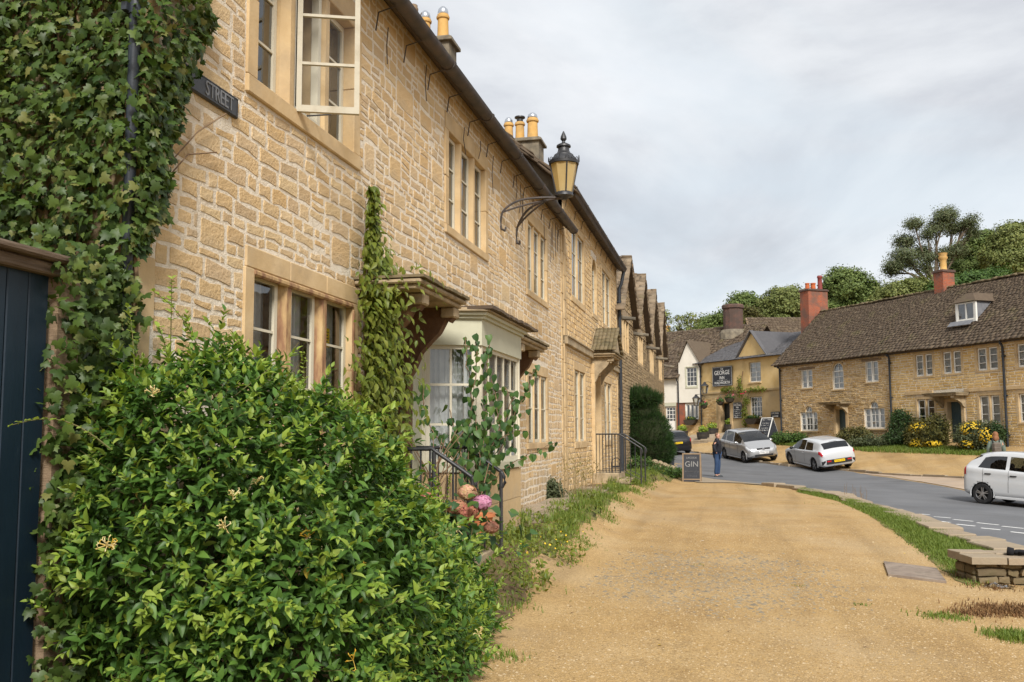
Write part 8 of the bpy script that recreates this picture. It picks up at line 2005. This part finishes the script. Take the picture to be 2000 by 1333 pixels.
def person(label, pos, ang, s, top, legs, shoes, hairmat, hair, arms, sleeve_end=True):
    o = thing('person', label, 'person', tuple(pos), ang)
    L = [(0, 0, .97), (-.005, 0, 1.15), (.015, 0, 1.34), (.0, 0, 1.46), (.015, 0, 1.56), (.0, .095, .9), (.02, .105, .50), (-.02, .11, .10), (.10, .12, .04), (.0, -.095, .9), (-.005, -.105, .50), (-.05, -.11, .10), (.07, -.13, .04), (.0, .19, 1.40), (.0, -.19, 1.40)]
    E = [(0, 1), (1, 2), (2, 3), (3, 4), (0, 5), (5, 6), (6, 7), (7, 8), (0, 9), (9, 10), (10, 11), (11, 12), (2, 13), (2, 14)]
    Rd = [(.12, .15), (.11, .14), (.11, .16), (.055, .055), (.05, .05), .082, .056, .04, .035, .082, .056, .04, .035, .06, .06]
    for sd_, k in ((1, 13), (-1, 14)):
        P = arms[0 if sd_ > 0 else 1]; b = len(L); L += [tuple(p) for p in P]; E += [(k, b), (b, b + 1), (b + 1, b + 2)]; Rd += [.045, .036, .033]
    sc_ = lambda A: [(x * s, y * s, z * s) for x, y, z in A]; rs = lambda A, k=1.0: [tuple(np.array(r_) * s * k) if hasattr(r_, '__len__') else r_ * s * k for r_ in A]
    link('body', skin_mesh('body', sc_(L), E, rs(Rd, .9), MT['skin']), o)
    # clothes follow the body: jacket over trunk and arms, trousers over hips and legs
    tj = [0, 1, 2, 3, 13, 14, 15, 16, 18, 19]; mp = {v: i for i, v in enumerate(tj)}; Ej = [(mp[a], mp[b]) for a, b in E if a in mp and b in mp]
    Pj = [L[v] for v in tj]; Pj[0] = (0, 0, .86); Pj[3] = (0.0, 0, 1.47); Rj = [(.17, .20), (.185, .205), (.18, .225), (.09, .10), .105, .105, .085, .07, .085, .07]
    link('jacket', skin_mesh('jacket', sc_(Pj), Ej, rs(Rj), top), o)
    tl = [0, 5, 6, 7, 9, 10, 11]; mp = {v: i for i, v in enumerate(tl)}; El = [(mp[a], mp[b]) for a, b in E if a in mp and b in mp]
    link('trousers', skin_mesh('trousers', sc_([L[v] for v in tl]), El, rs([(.14, .17), .11, .085, .072, .11, .085, .072]), legs), o)
    for k in (7, 11):
        q = MB(); c = np.array(L[k]) * s; q.ell((c[0] + .06 * s, c[1], .045 * s), (.14 * s, .05 * s, .05 * s), 10, 6); q.box(c[0] - .07 * s, c[0] + .19 * s, c[1] - .045 * s, c[1] + .045 * s, 0, .03 * s, .01); q.build('shoe', shoes, o, smooth=True)
    for k in (17, 20):                                  # hands: palm, four fingers and a thumb
        c = np.array(L[k]) * s; q = MB(); d = nrm(c - np.array(L[k - 1]) * s); x = nrm(np.cross(d, [0, 1, .1])); y = np.cross(x, d); q.obox(c + d * .04, x, y, d, .04, .014, .045)
        for f in range(4): b0 = c + d * .085 + x * (-.03 + .02 * f); q.tube([b0, b0 + d * .035 + y * .006, b0 + d * (.06 - abs(f - 1.3) * .008) + y * .02], [.0095, .009, .007], 5)
        q.tube([c + x * .036 + d * .02, c + x * .062 + d * .05 + y * .01, c + x * .058 + d * .078 + y * .02], [.011, .010, .008], 5); q.build('hand', MT['skin'], o, smooth=True)
    head(o, (.03 * s, 0, 1.655 * s), s, hairmat, hair)
    return o
pm_ = ground(1402, 932.5)
man = person('man in a black quilted jacket and jeans standing at the kerb, hands in pockets', pm_, YAW - R(28), .985, MT['jacket'], MT['jeans'], MT['shoe'], matx('short_reddish_hair', [(.16, .09, .055)], rough=.8), 'short', ([(-.05, .27, 1.16), (.03, .23, .98), (.02, .10, .93)], [(-.05, -.27, 1.16), (.03, -.23, .98), (.02, -.10, .93)]))
q = MB(); q.tube([(.0, 0, 1.43), (.01, 0, 1.53)], [.10, .075], 10); q.build('collar', MT['jacket'], man, smooth=True)
pw_ = at(1944, 850, 35.2); pw_[2] = hgt(pw_[0], pw_[1]); pw_[2] = 1.65 - 1.66
wmn = person('woman with long auburn hair and a grey rucksack walking beyond the white car', pw_, hd(20), .96, matx('sage_top', [(.12, .16, .13), (.16, .2, .165)], 5, 4, .85), MT['jeans'], MT['shoe'], matx('auburn_hair', [(.17, .075, .035), (.28, .13, .06)], 12, 5, .7, stretch=(3, 3, .4)), 'long', ([(-.02, .26, 1.15), (.04, .27, .95), (.08, .26, .86)], [(-.02, -.26, 1.15), (.04, -.27, .95), (.08, -.26, .86)]))
rk = thing('rucksack', 'grey brown rucksack on the back of the woman with auburn hair', 'rucksack', tuple(pw_), hd(20)); q = MB(); q.box(-.34, -.17, -.15, .15, .95, 1.33, .06); q.box(-.38, -.3, -.11, .11, .98, 1.16, .03); q.build('bag', matx('grey_brown_canvas', [(.10, .085, .07), (.15, .125, .10)], 8, 5, .9), rk)
q = MB()
for s_ in (-1, 1): q.tube([(-.2, s_ * .1, 1.3), (-.05, s_ * .12, 1.46), (.12, s_ * .12, 1.33), (.1, s_ * .13, 1.1), (-.18, s_ * .12, .98)], .018, 6)
q.build('strap', MT['trim'], rk)
pd_ = np.array(pc); dr = thing('person', 'driver in a teal shirt at the wheel of the small white car', 'person', tuple(city.location), hd(144)); dr.rotation_euler = city.rotation_euler
Ld = [(-.02, -.34, .62), (-.08, -.34, .85), (-.12, -.34, 1.05), (-.10, -.34, 1.15), (-.12, -.17, 1.05), (-.12, -.51, 1.05), (.1, -.53, .9), (.38, -.47, .95), (.1, -.16, .9), (.38, -.2, .95)]
link('body', skin_mesh('body', Ld, [(0, 1), (1, 2), (2, 3), (2, 4), (2, 5), (5, 6), (6, 7), (4, 8), (8, 9)], [.15, .14, .14, .055, .07, .07, .05, .04, .05, .04], matx('teal_shirt', [(.06, .2, .23)], rough=.8)), dr)
head(dr, (-.06, -.34, 1.25), .95, matx('dark_hair', [(.03, .022, .018)], rough=.8), 'short')
kt = plant('kerb_stalks', 'bare grey stalks standing at the kerb edge beside the grass bank', 'plant', ground(1672, 975)); q = MB(); c = ground(1672, 976)
for k in range(11):
    x, y = c[0] + rnd.gauss(0, .12), c[1] + rnd.gauss(0, .12); z = hgt(x, y); h = rnd.uniform(.2, .48); q.tube([(x, y, z), (x + rnd.gauss(0, .03), y, z + h * .6), (x + rnd.gauss(0, .06), y + rnd.gauss(0, .05), z + h)], [.006, .005, .002], 4)
q.build('stalk', MT['wood_grey'], kt, kind='stuff')
